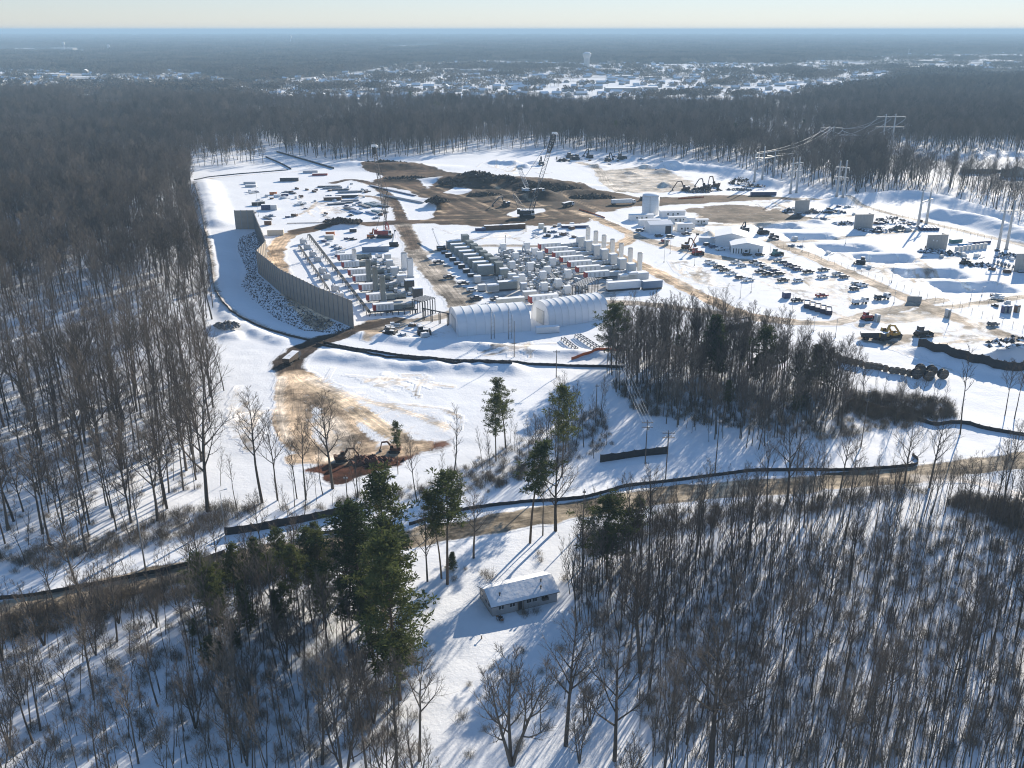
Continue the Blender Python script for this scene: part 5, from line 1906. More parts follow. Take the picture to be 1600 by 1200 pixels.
shed(1015, 366, 13.5, 11, 5.4, 6.6, 'white metal shed with dark open doorway below the round tank', UA - R(8), door=(9.2, 12.6, 4.6, 'f'), ridge='x')
shed(1117, 385, 17, 17, 5.4, 7.4, 'rear half of the white office building by the car park, higher roof', UA - R(28), m=m_white, windows=[(2, .6, .5, 2.4, 's'), (5, .6, .5, 2.4, 's'), (8, .6, .5, 2.4, 's')], ridge='y')
o = shed(1142, 397, 16, 12, 4.6, 6.2, 'front half of the white office building with narrow dark windows, by the car park', UA - R(24), m=m_white,
         windows=[(1.2 + 1.35 * i, .5, .42, 2.6, 'f') for i in range(4)] + [(9.5, .5, .42, 2.6, 'f'), (14, .4, .42, 2.9, 'f')] + [(2 + 1.6 * i, .5, .42, 2.6, 's') for i in range(6)], ridge='y')
MB().box(6.6, -.9, 2.9, 8.8, -.01, 3.1).box(6.7, -.85, 0, 6.8, -.75, 2.9).box(8.6, -.85, 0, 8.7, -.75, 2.9).build('porch', m_whitep, o)
MB().box(7.1, -.06, 0, 8.3, -.003, 2.4).build('door', m_glass, o)
for px, py, lx, ly, h, lab in ((984, 345, 15, 3.5, 3.4, 'long low white trailer in front of the round tank, left'), (999, 353, 13, 3.4, 3.3, 'white trailer behind the open shed'),
                               (1032, 339, 16, 3.4, 3.4, 'white trailer right of the round tank'), (1046, 348, 13, 3.4, 3.2, 'second white trailer right of the tank, in front'),
                               (1058, 362, 9, 5, 4.4, 'white lean to annex right of the open shed'), (1084, 351, 9, 3.2, 2.8, 'low white trailer beside the upright white bin')):
    o = shed(px, py, lx, ly, h, h + .25, lab, UA - R(8), windows=[(lx * .3, 1.3, 1.1, .9, 'f'), (lx * .7, 1.3, 1.1, .9, 'f')], name='site_trailer', cat='site trailer')
    MB().box(lx * .48, -.08, .3, lx * .48 + .9, -.01, 2.3).build('door', m_greyp, o)
o = thing('storage_bin', 'upright white bin between trailers and annex', 'bin', GZ(1077, 357), UA)
MB().bbox(-2.6, -2.4, .5, 2.6, 2.4, 6.6, .25).build('casing', m_white, o)
MB().box(-2.65, -2.45, 3.2, 2.65, 2.45, 3.4).build('band', m_steel, o)
for x in (-2.3, 2.1):
    MB().box(x, -2.2, 0, x + .2, -2.0, .5).box(x, 2.0, 0, x + .2, 2.2, .5).build('leg', m_steel, o)
shed(1092, 379, 8.5, 3.2, 2.7, 2.9, 'small white trailer left of the office building', UA - R(24), name='site_trailer', cat='site trailer')

# --- concrete blast walls
for k, (px, py, lx, h, lab) in enumerate([(1241, 334, 11.2, 8.6, 'grey concrete blast wall farthest back, beside the double steel masts'), (1334, 358, 12.0, 8.6, 'grey concrete blast wall second from the back beside rubble'),
                                          (1447, 391, 13.0, 8.2, 'grey concrete blast wall with two small light holes'), (1584, 425, 13, 9, 'yellowish concrete blast wall cut by the right edge of view')]):
    o = thing('blast_wall', lab, 'concrete wall', GZ(px, py, -.3), R(6))
    me = MB().bbox(0, 0, 0, 1.86, .5, h, .02).mesh('panel', m_conc)
    n = int(lx / 1.9)
    for i in range(n):
        p = link('panel', me, o)
        p.location = (i * 1.9, .02 * (i % 2), 0)
    MB().box(-.2, -.12, h + .003, n * 1.9 + .1, .62, h + .22).build('coping', m_conc, o)
    MB().box(n * 1.9 - .45, .53, 0, n * 1.9 - .04, 6.0, h - .03).build('return_wall', m_conc, o)
    if k == 2:
        MB().box(3.0, -.09, 5.2, 3.6, -.004, 5.9).box(5.0, -.09, 4.9, 5.6, -.004, 5.6).build('patch', m_whitep, o)
    MB().bbox(1.2, -2.2, 0, 4.0, -.8, 1.1, .1).bbox(5.5, -1.9, 0, 9, -.6, .8, .1).build('kerb_block', m_dark, o)
o = thing('concrete_block_wall', 'low pale concrete barrier slab standing at the corner of the car park', 'concrete wall', GZ(1417, 472), R(-8))
for i in range(4):
    MB().bbox(i * 1.5, 0, 0, i * 1.5 + 1.46, .5, 2.6, .03).build('panel', m_conc, o)

# stacked pipe drums and crates by the blast walls
rq = random.Random(9)
dr = MB().cyl((0, 0, 0), (0, 0, 2.0), 1.0, 1.0, 12).mesh('drum', m_lgrey)
for k in range(8):
    o = link('white_tank', dr)
    o.location = GZ(1494 + k * 6.4, 394 - k * .9)
    tag(o, 'white upright tank of the row right of the blast wall with holes', 'tank', 'white tanks by the third blast wall')
    o.scale = (.95, .95, 1.4)
bd = MB().cyl((0, 0, 0), (0, 0, .9), .3, .3, 10).box(-.31, -.31, .9, .31, .31, .93).mesh('barrel', m_navy)
for i in range(6):
    for j in range(5):
        o = link('barrel', bd)
        x, y, z = GZ(1440, 360.5)
        o.location = (x + i * 1.9 + j * .3, y + j * 1.7, z)
        o.scale = (2.4, 2.4, 1.9)
        tag(o, 'navy barrel with snowy lid packed at the foot of the double steel masts', 'barrel', 'navy barrels behind the third blast wall')
container(1487, 381, 7, 2.5, 2.2, m_teal, 'teal green bin beside the third blast wall')
container(1501, 385, 8, 2.4, 1.3, m_sky, 'bright blue tarp covered stack beside the white tanks')
container(1515, 383, 14, 2.0, 1.6, m_navy, 'long navy stack behind the row of white tanks')
for k in range(5):
    o = thing('large_pipe', 'blue grey pipe drum of the row left of the yellowish blast wall', 'pipe', GZ(1556 + k * 5.6, 413 + k * 1.8), R(-14), 'big drums by the fourth blast wall')
    MB().cyl((0, -1.3, 1.35), (0, 1.3, 1.35), 1.3, n=16, caps=False).cyl((0, 1.28, 1.35), (0, -1.28, 1.35), 1.22, n=16, caps=False).build('shell', m_blue, o, True)
    MB().box(-1, -1.2, 0, 1, -1.0, .2).box(-1, 1.0, 0, 1, 1.2, .2).build('chock', m_wood, o)


def heap(name, label, cat, px, py, rx, ry, h, m, n=60, seed=0, group=None, lump=.5):
    """a heap of broken pieces lying on a mound"""
    r = np.random.default_rng(seed + int(px))
    x0, y0, _ = G(px, py)
    vs, fs = [], []
    for k in range(n):
        a_, q = r.uniform(0, 6.28), r.uniform(0, 1) ** .6
        x, y = rx * q * math.cos(a_), ry * q * math.sin(a_)
        z = h * (1 - q ** 1.4) * r.uniform(.5, 1.05)
        s = lump * r.uniform(.6, 1.8)
        n0 = len(vs)
        st = r.uniform(.5, 1.6, 3)
        an = r.uniform(0, 6.28)
        for vx, vy, vz in ico:
            j = r.uniform(.7, 1.2, 3)
            ax_, ay_ = vx * st[0] * j[0], vy * st[1] * j[1]
            vs.append((x + (ax_ * math.cos(an) - ay_ * math.sin(an)) * s, y + (ax_ * math.sin(an) + ay_ * math.cos(an)) * s, z + vz * s * .7 * st[2] * j[2]))
        fs += [tuple(i + n0 for i in f) for f in icf]
    o = link(name, new_mesh(name, vs, fs, (m,)))
    o.location = (x0, y0, Hz(x0, y0))
    return tag(o, label, cat, group)


m_earth = M_('dark_earth', (.045, .031, .022), .95, snow=.2, var=.45, snow_lo=.95)
m_rub2 = M_('grey_rubble', (.15, .145, .14), .9, snow=.5, var=.35, snow_lo=.75)
m_brushp = M_('brush_heap', (.06, .05, .042), .95, snow=.25, var=.4, snow_lo=.8)
for px, py, rx, ry, h, m, lab in ((1265, 333, 6, 4, 1.6, m_rub2, 'grey rubble strewn right of the farthest blast wall'), (1300, 332, 9, 5, 1.8, m_dark, 'dark scrap at the foot of the double masts by the far blast wall'),
                                  (1232, 331, 4, 3, 2.2, m_dark, 'dark scrap left of the farthest blast wall'), (1392, 347, 12, 7, 3.4, m_rub2, 'long heap of grey broken concrete right of the second blast wall'),
                                  (1405, 360, 6, 4, 2.4, m_rub2, 'small dark heap of broken concrete near the navy barrels'), (1320, 350, 8, 5, 1.0, m_dark, 'flat dark scrap left of the second blast wall'),
                                  (1370, 362, 9, 4, 1.6, m_dark, 'dark scrap in front of the second blast wall'), (1455, 394, 7, 4, 1.3, m_dark, 'dark scrap in front of the third blast wall'),
                                  (1482, 398, 5, 3, 1.4, m_dark, 'dark scrap before the white tanks'), (1575, 402, 8, 5, 2.2, m_dark, 'dark scrap heap left of the yellowish wall'),
                                  (1530, 415, 7, 4, .8, m_dark, 'flat dark debris on snow between pits and the blue drums'),
                                  (1110, 297, 9, 6, 4.5, m_brushp, 'brown brush heap beside the far excavators'), (1095, 299, 8, 5, 3.6, m_brushp, 'left brown brush heap beside the far excavators'),
                                  (1157, 287, 10, 7, 5.0, m_brushp, 'dark brush heap left of the triple steel mast'), (1180, 292, 9, 4, 2.2, m_brown, 'rust brown scrap below the triple steel mast'),
                                  (1155, 297, 10, 4, 1.4, m_rub2, 'grey rubble below the dark brush heap'), (1090, 301, 10, 3, 1.6, m_rub2, 'grey rubble in front of the brush heaps'),
                                  (355, 515, 5, 4, 1.8, m_rub2, 'snowy rubble on the bank beside the left wood'),
                                  (585, 722, 9, 2.5, .9, M_('clay_lumps', (.11, .038, .02), .95, var=.35), 'low heap of dark red clay between the excavators in the cut'),
                                  (880, 252, 6, 4, 2.6, m_brushp, 'dark heap by the far edge of the site below the crane tip'), (1580, 562, 10, 6, 3.2, m_dark, 'black covered heap at the right edge'),
                                  (1560, 572, 9, 4, 1.6, m_dark, 'flat black debris left of the black heap at the right edge')):
    heap('rubble_heap' if m in (m_rub2, m_dark) else 'heap', lab, 'heap', px, py, rx, ry, h, m, n=70, lump=.75)

# --- vehicles
PAINT = {'white': m_white, 'black': m_black, 'silver': m_lgrey, 'grey': M_('charcoal_paint', (.07, .072, .078), .35, snow=.8, var=.08), 'red': m_red, 'navy': m_navy}
wheel_me = MB().cyl((0, -.13, 0), (0, .13, 0), .39, n=12).mesh('wheel', m_rub)
hub_me = MB().cyl((0, -.14, 0), (0, .14, 0), .2, n=8).mesh('hub', m_steel)


def car_set(kind, paint):
    d = {}
    if kind == 'pickup':
        body = [(0, .55), (5.6, .55), (5.65, 1.0), (5.55, 1.12), (4.0, 1.2), (0, 1.2)]
        cab = [(1.9, 1.2), (4.1, 1.2), (3.5, 1.85), (2.1, 1.87)]
        gl = [(2.02, 1.28), (3.92, 1.28), (3.46, 1.76), (2.16, 1.78)]
    else:
        body = [(0, .5), (4.8, .5), (4.85, .9), (4.7, 1.05), (3.5, 1.12), (0, 1.15)]
        cab = [(.1, 1.13), (3.6, 1.12), (2.9, 1.72), (.45, 1.75)]
        gl = [(.3, 1.2), (3.4, 1.18), (2.85, 1.64), (.55, 1.67)]
    b_ = MB().prism(body, 'y', -.95, .95)
    b_.prism(cab, 'y', -.82, .82)
    if kind == 'pickup':
        b_.box(.06, -.95, 1.2, 1.9, -.86, 1.42).box(.06, .86, 1.2, 1.9, .95, 1.42).box(0, -.95, 1.2, .06, .95, 1.42)
    d['body'] = b_.mesh('body', PAINT[paint])
    g = MB().prism(gl, 'y', -.835, -.822).prism(gl, 'y', .822, .835)
    x0, z0, x1, z1 = cab[1][0], cab[1][1], cab[2][0], cab[2][1]
    g.add([(x0 + .01, -.7, z0 + .08), (x0 + .01, .7, z0 + .08), (x1 + .07, .66, z1 - .06), (x1 + .07, -.66, z1 - .06)], [(0, 1, 2, 3)])
    d['window'] = g.mesh('window', m_glass)
    d['bumper'] = MB().box(-.08, -.9, .5, -.003, .9, .72).box(body[1][0] + .06, -.9, .5, body[1][0] + .16, .9, .72).mesh('bumper', m_darkp)
    d['wheels'] = [(1.0, -.84), (1.0, .84), (body[1][0] - 1.05, -.84), (body[1][0] - 1.05, .84)]
    return d


CARS = {}


def car(kind, paint, px, py, label, group='vehicles in the snowy car park', rz=UA):
    if (kind, paint) not in CARS:
        CARS[(kind, paint)] = car_set(kind, paint)
    d = CARS[(kind, paint)]
    ox, oy = ux(-2.6, 0, rz)
    x, y, z = GZ(px, py, .0)
    o = thing('pickup_truck' if kind == 'pickup' else 'car', label, 'pickup truck' if kind == 'pickup' else 'car', (x + ox, y + oy, z), rz, group)
    for k in ('body', 'window', 'bumper'):
        link(k, d[k], o)
    for wx, wy in d['wheels']:
        w = link('wheel', wheel_me, o)
        w.location = (wx, wy, .39)
        link('hub', hub_me, w)
    return o


_z = lambda zx, zy: (1080 + zx / 6.154, 380 + zy / 6.154)
LOT = [('pickup', 'white', 195, 205, 'white pickup, rear one of the front left row'), ('pickup', 'black', 262, 240, 'black pickup, second of the front left row'),
       ('pickup', 'black', 318, 270, 'black pickup, third of the front left row'), ('pickup', 'white', 385, 302, 'white pickup, fourth of the front left row'),
       ('suv', 'grey', 472, 340, 'grey car, fifth of the front left row'), ('pickup', 'white', 548, 362, 'white pickup at the near end of the front left row beside a lamp post'),
       ('suv', 'silver', 180, 188, 'silver car half hidden behind the front left row'),
       ('pickup', 'silver', 430, 195, 'silver pickup, rearmost left of the middle rows'), ('suv', 'white', 495, 222, 'white car, second left of the middle rows'),
       ('pickup', 'black', 605, 195, 'black pickup at the back of the middle rows'), ('pickup', 'silver', 650, 212, 'silver pickup beside the black one at the back of the middle rows'),
       ('suv', 'black', 708, 236, 'black car in the heart of the middle rows'), ('suv', 'silver', 742, 252, 'silver car in the heart of the middle rows'),
       ('pickup', 'grey', 662, 284, 'grey pickup at the left of the middle cluster'), ('suv', 'navy', 806, 278, 'navy car at the right of the middle cluster'),
       ('pickup', 'black', 730, 306, 'black pickup at the front of the middle cluster'), ('suv', 'black', 855, 304, 'black car at the right front of the middle cluster'),
       ('pickup', 'black', 880, 366, 'black pickup alone in the middle of the car park'), ('suv', 'white', 1035, 368, 'white car alone right of the lone black pickup'),
       ('pickup', 'silver', 838, 180, 'silver pickup, rearmost of the right row'), ('suv', 'grey', 898, 198, 'grey car, second of the right row'),
       ('pickup', 'navy', 935, 224, 'navy pickup, third of the right row'), ('pickup', 'black', 988, 242, 'black pickup, fourth of the right row'),
       ('suv', 'navy', 1024, 262, 'navy car at the near end of the right row'), ('pickup', 'black', 1122, 286, 'black pickup alone past the right row'),
       ('pickup', 'grey', 1268, 268, 'grey pickup behind the white one at the right of the car park'), ('pickup', 'white', 1262, 332, 'white pickup at the right of the car park'),
       ('pickup', 'silver', 1404, 308, 'silver pickup with dark load near the haul road'), ('suv', 'grey', 1472, 334, 'grey car close to the haul road'),
       ('suv', 'silver', 1590, 400, 'silver car in the trio at the right end'), ('pickup', 'white', 1640, 412, 'white pickup in the trio at the right end'), ('suv', 'black', 1574, 450, 'black car in front of the trio at the right end'),
       ('pickup', 'red', 1250, 516, 'dark red pickup alone in the lower car park'), ('pickup', 'black', 1016, 562, 'black pickup by the lamp post in the lower car park'),
       ('suv', 'black', 1160, 606, 'black car left of the row of dark dumpsters'),
       ('suv', 'black', 540, 120, 'black car parked at the front of the office building'), ('suv', 'black', 662, 124, 'second black car parked at the front of the office building'),
       ('pickup', 'white', 280, 68, 'white pickup at the side of the office building'), ('suv', 'navy', 215, 46, 'navy car at the side of the office building'), ('suv', 'black', 160, 24, 'black car at the rear of the office side')]
for kind, paint, zx, zy, lab in LOT:
    car(kind, paint, *_z(zx, zy), lab)
for kind, paint, px, py, lab, g in (('suv', 'grey', 1000, 362, 'grey car at the bend of the tan haul road', None), ('suv', 'black', 1012, 359, 'black car beside the open shed', None),
                                    ('pickup', 'black', 1072, 367, 'black pickup in front of the annex', None), ('suv', 'black', 1048, 371, 'black car at the dark doorway of the shed', None), ('suv', 'black', 1030, 370, 'black car at the left of the shed doorway', None),
                                    ('suv', 'white', 738, 455, 'white car on the gravel left of the small pale container', None), ('pickup', 'black', 744, 468, 'dark pickup on the gravel behind the left shelter', None),
                                    ('pickup', 'silver', 761, 480, 'silver pickup close behind the left shelter', None), ('pickup', 'black', 701, 435, 'black pickup on the gravel left of the enclosures', None),
                                    ('pickup', 'black', 685, 412, 'black pickup farther up the gravel road', None), ('pickup', 'black', 724, 445, 'black pickup between the pump skids and gravel road', None),
                                    ('pickup', 'black', 775, 470, 'black pickup before the beige container', None),
                                    ('suv', 'grey', 1552, 509, 'grey car with bright windscreen on the far right road', None), ('suv', 'red', 1040, 378, 'red car on the snow left of the orange lift', None)):
    car(kind, paint, px, py, lab, 'vehicles about the plant')


def truck(px, py, label, paint, cabp, rz, ln=9, bed='tank', name='truck'):
    o = thing(name, label, 'truck', GZ(px, py), rz)
    MB().box(0, -.5, .75, ln, .5, 1.05).build('chassis', m_darkp, o)
    c = MB().prism([(ln - 2.3, 1.05), (ln, 1.05), (ln, 1.9), (ln - .35, 2.9), (ln - 2.3, 2.9)], 'y', -1.2, 1.2).build('cab', cabp, o)
    MB().prism([(ln - 1.5, 1.95), (ln - .25, 1.95), (ln - .5, 2.7), (ln - 1.5, 2.7)], 'y', -1.21, -1.205).prism([(ln - 1.5, 1.95), (ln - .25, 1.95), (ln - .5, 2.7), (ln - 1.5, 2.7)], 'y', 1.205, 1.21).build('window', m_glass, c)
    if bed == 'tank':
        MB().cyl((.2, 0, 2.1), (ln - 2.6, 0, 2.1), 1.05, n=16).build('tank', paint, o)
    elif bed == 'dump':
        MB().prism([(-.3, 1.5), (ln - 2.6, 1.06), (ln - 2.5, 3.1), (ln - 1.6, 3.2), (ln - 1.6, 3.3), (ln - 2.7, 3.3), (-.3, 2.8)], 'y', -1.35, 1.35).build('dump_body', paint, o)
    elif bed == 'box':
        MB().bbox(.1, -1.25, 1.06, ln - 2.5, 1.25, 3.5, .05).build('box_body', paint, o)
    else:
        MB().box(0, -1.2, 1.06, ln - 2.5, 1.2, 1.25).bbox(.5, -1.1, 1.25, 2.5, 1.1, 2.4, .05).bbox(3, -1.1, 1.25, ln - 2.8, 1.1, 2.1, .05).build('work_bed', paint, o)
    w = MB().cyl((0, -.18, 0), (0, .18, 0), .52, n=12).mesh('wheel', m_rub)
    for x in (1.1, 2.3, ln - 1.3):
        for y in (-1.0, 1.0):
            link('wheel', w, o).location = (x, y, .52)
    return o


truck(1331, 476, 'white bodied work truck with dark bed in the lower car park', m_white, m_white, UA, 7.5, 'work')
truck(1366, 469, 'dark service truck with racks near the concrete barrier', m_dark, m_white, UA, 7.5, 'work')
truck(1345, 530, 'big dark dump truck on the grey mud, left', m_dark, m_dark, R(-12), 9, 'dump', 'dump_truck')
truck(448, 572, 'muddy dark dump truck at the foot of the entrance track', m_spoil, m_darkp, R(75), 9, 'dump', 'dump_truck')
truck(832, 310, 'brown dump truck on the mud ridge right of the black crane', m_brown, m_white, R(20), 9, 'dump', 'dump_truck')
truck(880, 324, 'dump truck with white cab where the mud meets the tan road', m_dark, m_white, R(40), 9, 'dump', 'dump_truck')
truck(955, 320, 'long white lorry parked left of the round tank', m_white, m_white, R(12), 17, 'box')

# --- diggers and dozers
def excavator(px, py, label, m, rz, s=1.0, reach=(3.4, 4.6, 6.6, 1.0), slew=0.0):
    o = thing('excavator', label, 'excavator', GZ(px, py), rz)
    o.scale = (s, s, s)
    for y in (-1.2, 1.2):
        t_ = MB().prism([(-2.1, .35), (-1.7, 0), (1.7, 0), (2.1, .35), (2.1, .6), (1.7, .9), (-1.7, .9), (-2.1, .6)], 'y', y - .3, y + .3).build('track', m_rub, o)
        MB().box(-1.6, y - .33, .3, 1.6, y + .33, .55).build('track_frame', m_darkp, t_)
    MB().bbox(-2.2, -1.35, 1.0, 1.3, 1.35, 2.0, .12).bbox(-2.3, -1.3, 1.2, -1.2, 1.3, 2.35, .1).cyl((0, 0, .8), (0, 0, 1.0), .8, n=12).build('house', m, o)
    c = MB().prism([(.1, 2.0), (1.5, 2.0), (1.35, 3.0), (.3, 3.05)], 'y', .4, 1.3).build('cab', m, o)
    MB().prism([(.25, 2.2), (1.42, 2.2), (1.28, 2.9), (.38, 2.93)], 'y', 1.303, 1.32).prism([(.25, 2.2), (1.42, 2.2), (1.28, 2.9), (.38, 2.93)], 'y', .38, .397).build('window', m_glass, c)
    ex, ez, tx, tz = reach
    MB().beam((.9, -.2, 1.7), (ex * .55, -.2, ez + .3), .5, .6).beam((ex * .55, -.2, ez + .3), (ex, -.2, ez), .45, .5).build('boom', m, o)
    MB().beam((ex, -.2, ez), (tx, -.2, tz), .35, .45).build('stick', m, o)
    b_ = MB().prism([(tx - .1, tz + .2), (tx + .5, tz - .2), (tx + .3, tz - 1.0), (tx - .6, tz - .9)], 'y', -.8, .4).build('bucket', m_darkp, o)
    MB().cyl((1.1, -.2, 1.4), (ex * .5, -.2, ez - .4), .12, n=6).build('ram', m_steel, o)
    return o


m_cbrown = M_('clay_stained_paint', (.11, .05, .025), .8, var=.3)
excavator(533, 722, 'brown tracked excavator at the left of the red clay cut', m_cbrown, R(22), .78, (4.6, 4.0, 6.4, 1.2))
excavator(617, 707, 'brown tracked excavator at the right of the red clay cut, reaching left', m_cbrown, R(178), .78, (4.6, 3.6, 5.2, .9))
excavator(1071, 298, 'dark excavator with arched boom reaching left at the far brush heaps', m_brown, R(172), 1.45, (4.2, 4.4, 6.4, .8))
excavator(1118, 292, 'dark excavator with upright stick behind the far brush heaps', m_brown, R(160), 1.45, (3.4, 5.0, 3.9, 1.4))
excavator(1102, 295, 'dark excavator between the two far brush heaps', m_dark, R(170), 1.5, (3.2, 4.6, 5.0, 1.5))
excavator(1072, 388, 'brown excavator left of the office building beside the orange lift', m_brown, R(40), 1.1)
excavator(1378, 530, 'yellow excavator on the grey mud beside the dump truck', m_yellow, R(20), 1.35, (3.6, 3.6, 6.0, .9))
excavator(1395, 527, 'second yellow excavator on the grey mud, right', m_yellow, R(200), 1.0, (3.4, 3.2, 5.0, .8))
excavator(1165, 361, 'small dark excavator behind the office building', m_dark, R(100), 1.0)
excavator(846, 258, 'dark excavator on snow at the far side left of the black crane', m_dark, R(100), 1.4)
excavator(790, 322, 'dark excavator on the mud left of the black crane', m_dark, R(190), 1.3)
excavator(950, 252, 'dark excavator at the far edge of the site, right of the crane tip', m_dark, R(60), 1.5)
excavator(921, 247, 'dark excavator at the far edge of the site, nearest the crane tip', m_dark, R(120), 1.5)
excavator(580, 372, 'orange excavator on snow left of the red crane', m_orange, R(60), 1.0)


def dozer(px, py, label, m, rz, s=1.0):
    o = thing('bulldozer', label, 'bulldozer', GZ(px, py), rz)
    o.scale = (s,) * 3
    for y in (-1.0, 1.0):
        MB().prism([(-1.6, .4), (-1.2, 0), (1.3, 0), (1.7, .4), (1.3, .9), (-1.2, .95)], 'y', y - .25, y + .25).build('track', m_rub, o)
    MB().bbox(-1.5, -.7, .6, 1.7, .7, 1.7, .1).build('body', m, o)
    c = MB().bbox(-1.2, -.65, 1.7, .2, .65, 2.75, .08).build('cab', m, o)
    MB().box(-1.0, -.66, 1.85, .1, -.652, 2.55).box(-1.0, .652, 1.85, .1, .66, 2.55).build('window', m_glass, c)
    MB().prism([(2.2, .05), (2.5, .1), (2.35, .7), (2.5, 1.35), (2.2, 1.3), (2.1, .7)], 'y', -1.7, 1.7).build('blade', m_darkp, o)
    MB().beam((.4, -1.35, .45), (2.2, -1.35, .5), .18).beam((.4, 1.35, .45), (2.2, 1.35, .5), .18).build('push_arm', m, o)
    return o


dozer(1439, 526, 'dark bulldozer alone on the right of the grey mud', m_dark, R(15), 1.5)
dozer(1354, 500, 'red loader on the snow island of the grey mud', m_red, R(20), 1.3)
dozer(1345, 413, 'dark bulldozer at the left rim of the fourth pit', m_dark, R(160), 1.4)
dozer(1506, 413, 'dark bulldozer behind the fifth pit', m_dark, R(30), 1.2)
dozer(1207, 373, 'dark bulldozer behind the office building by the haul road', m_dark, R(30), 1.2)
dozer(1190, 366, 'long dark loader behind the office building', m_dark, R(10), 1.5)
dozer(890, 247, 'dark bulldozer at the far edge below the crane tip', m_dark, R(50), 1.9)
dozer(900, 250, 'second dark bulldozer at the far edge below the crane tip', m_dark, R(150), 1.9)
dozer(970, 250, 'rightmost dark bulldozer at the far edge of the site', m_dark, R(10), 2.0)
dozer(609, 525, 'dark loader on the snow between entrance track and left shelter', m_dark, R(-20), 1.1)
dozer(660, 522, 'dark lift left of the left shelter', m_dark, R(15), 1.3)
dozer(1003, 313, 'dark bulldozer on the muddy road right of the tank', m_dark, R(15), 1.0)
dozer(1212, 400, 'teal tractor beside the office car park corner', m_teal, R(30), 1.4)
dozer(597, 371, 'dark forklift right of the orange excavator', m_dark, R(30), 1.1)
o = thing('aerial_lift', 'orange boom lift with raised arm left of the office building', 'lift', GZ(1081, 391), R(20))
MB().bbox(-1.6, -1, .5, 1.6, 1, 1.3, .1).build('base', m_orange, o)
for x in (-1.2, 1.2):
    for y in (-1, 1):
        MB().cyl((x, y - .15, .5), (x, y + .15, .5), .5, n=10).build('wheel', m_rub, o)
MB().beam((-.8, 0, 1.3), (1.6, 0, 6.6), .35).build('lower_arm', m_orange, o)
MB().beam((1.6, 0, 6.5), (2.6, 0, 8.2), .28).build('upper_arm', m_orange, o)
MB().box(2.2, -.6, 8.0, 3.4, .6, 9.0).build('basket', m_darkp, o)
dozer(1088, 398, 'red loader in front of the orange boom lift', m_red, R(15), 1.4)


# --- lattice cranes
def lattice(mb, a, b_, w, n=12, t_=.12, w1=None):
    a, b_ = Vector(a), Vector(b_)
    d = (b_ - a)
    ln = d.length
    d.normalize()
    s = d.cross(Vector((0, 1, 0)))
    s = s.normalized() if s.length > .1 else Vector((1, 0, 0))
    q = d.cross(s).normalized()
    w1 = w1 or w

    def corner(i, t__):
        f = min(1, t__ * 6, (1 - t__) * 8 + .25)
        ww = L(w, w1, t__) / 2 * max(.3, f)
        return a + d * (ln * t__) + s * (ww if i in (0, 1) else -ww) + q * (ww if i in (0, 3) else -ww)
    for k in range(n):
        t0, t1 = k / n, (k + 1) / n
        for i in range(4):
            mb.beam(corner(i, t0), corner(i, t1), t_ * 1.35)
            j = (i + 1) % 4
            mb.beam(corner(i, t0), corner(j, t1), t_ * .8)
            mb.beam(corner(i, t1), corner(j, t1), t_ * .8)
    return mb


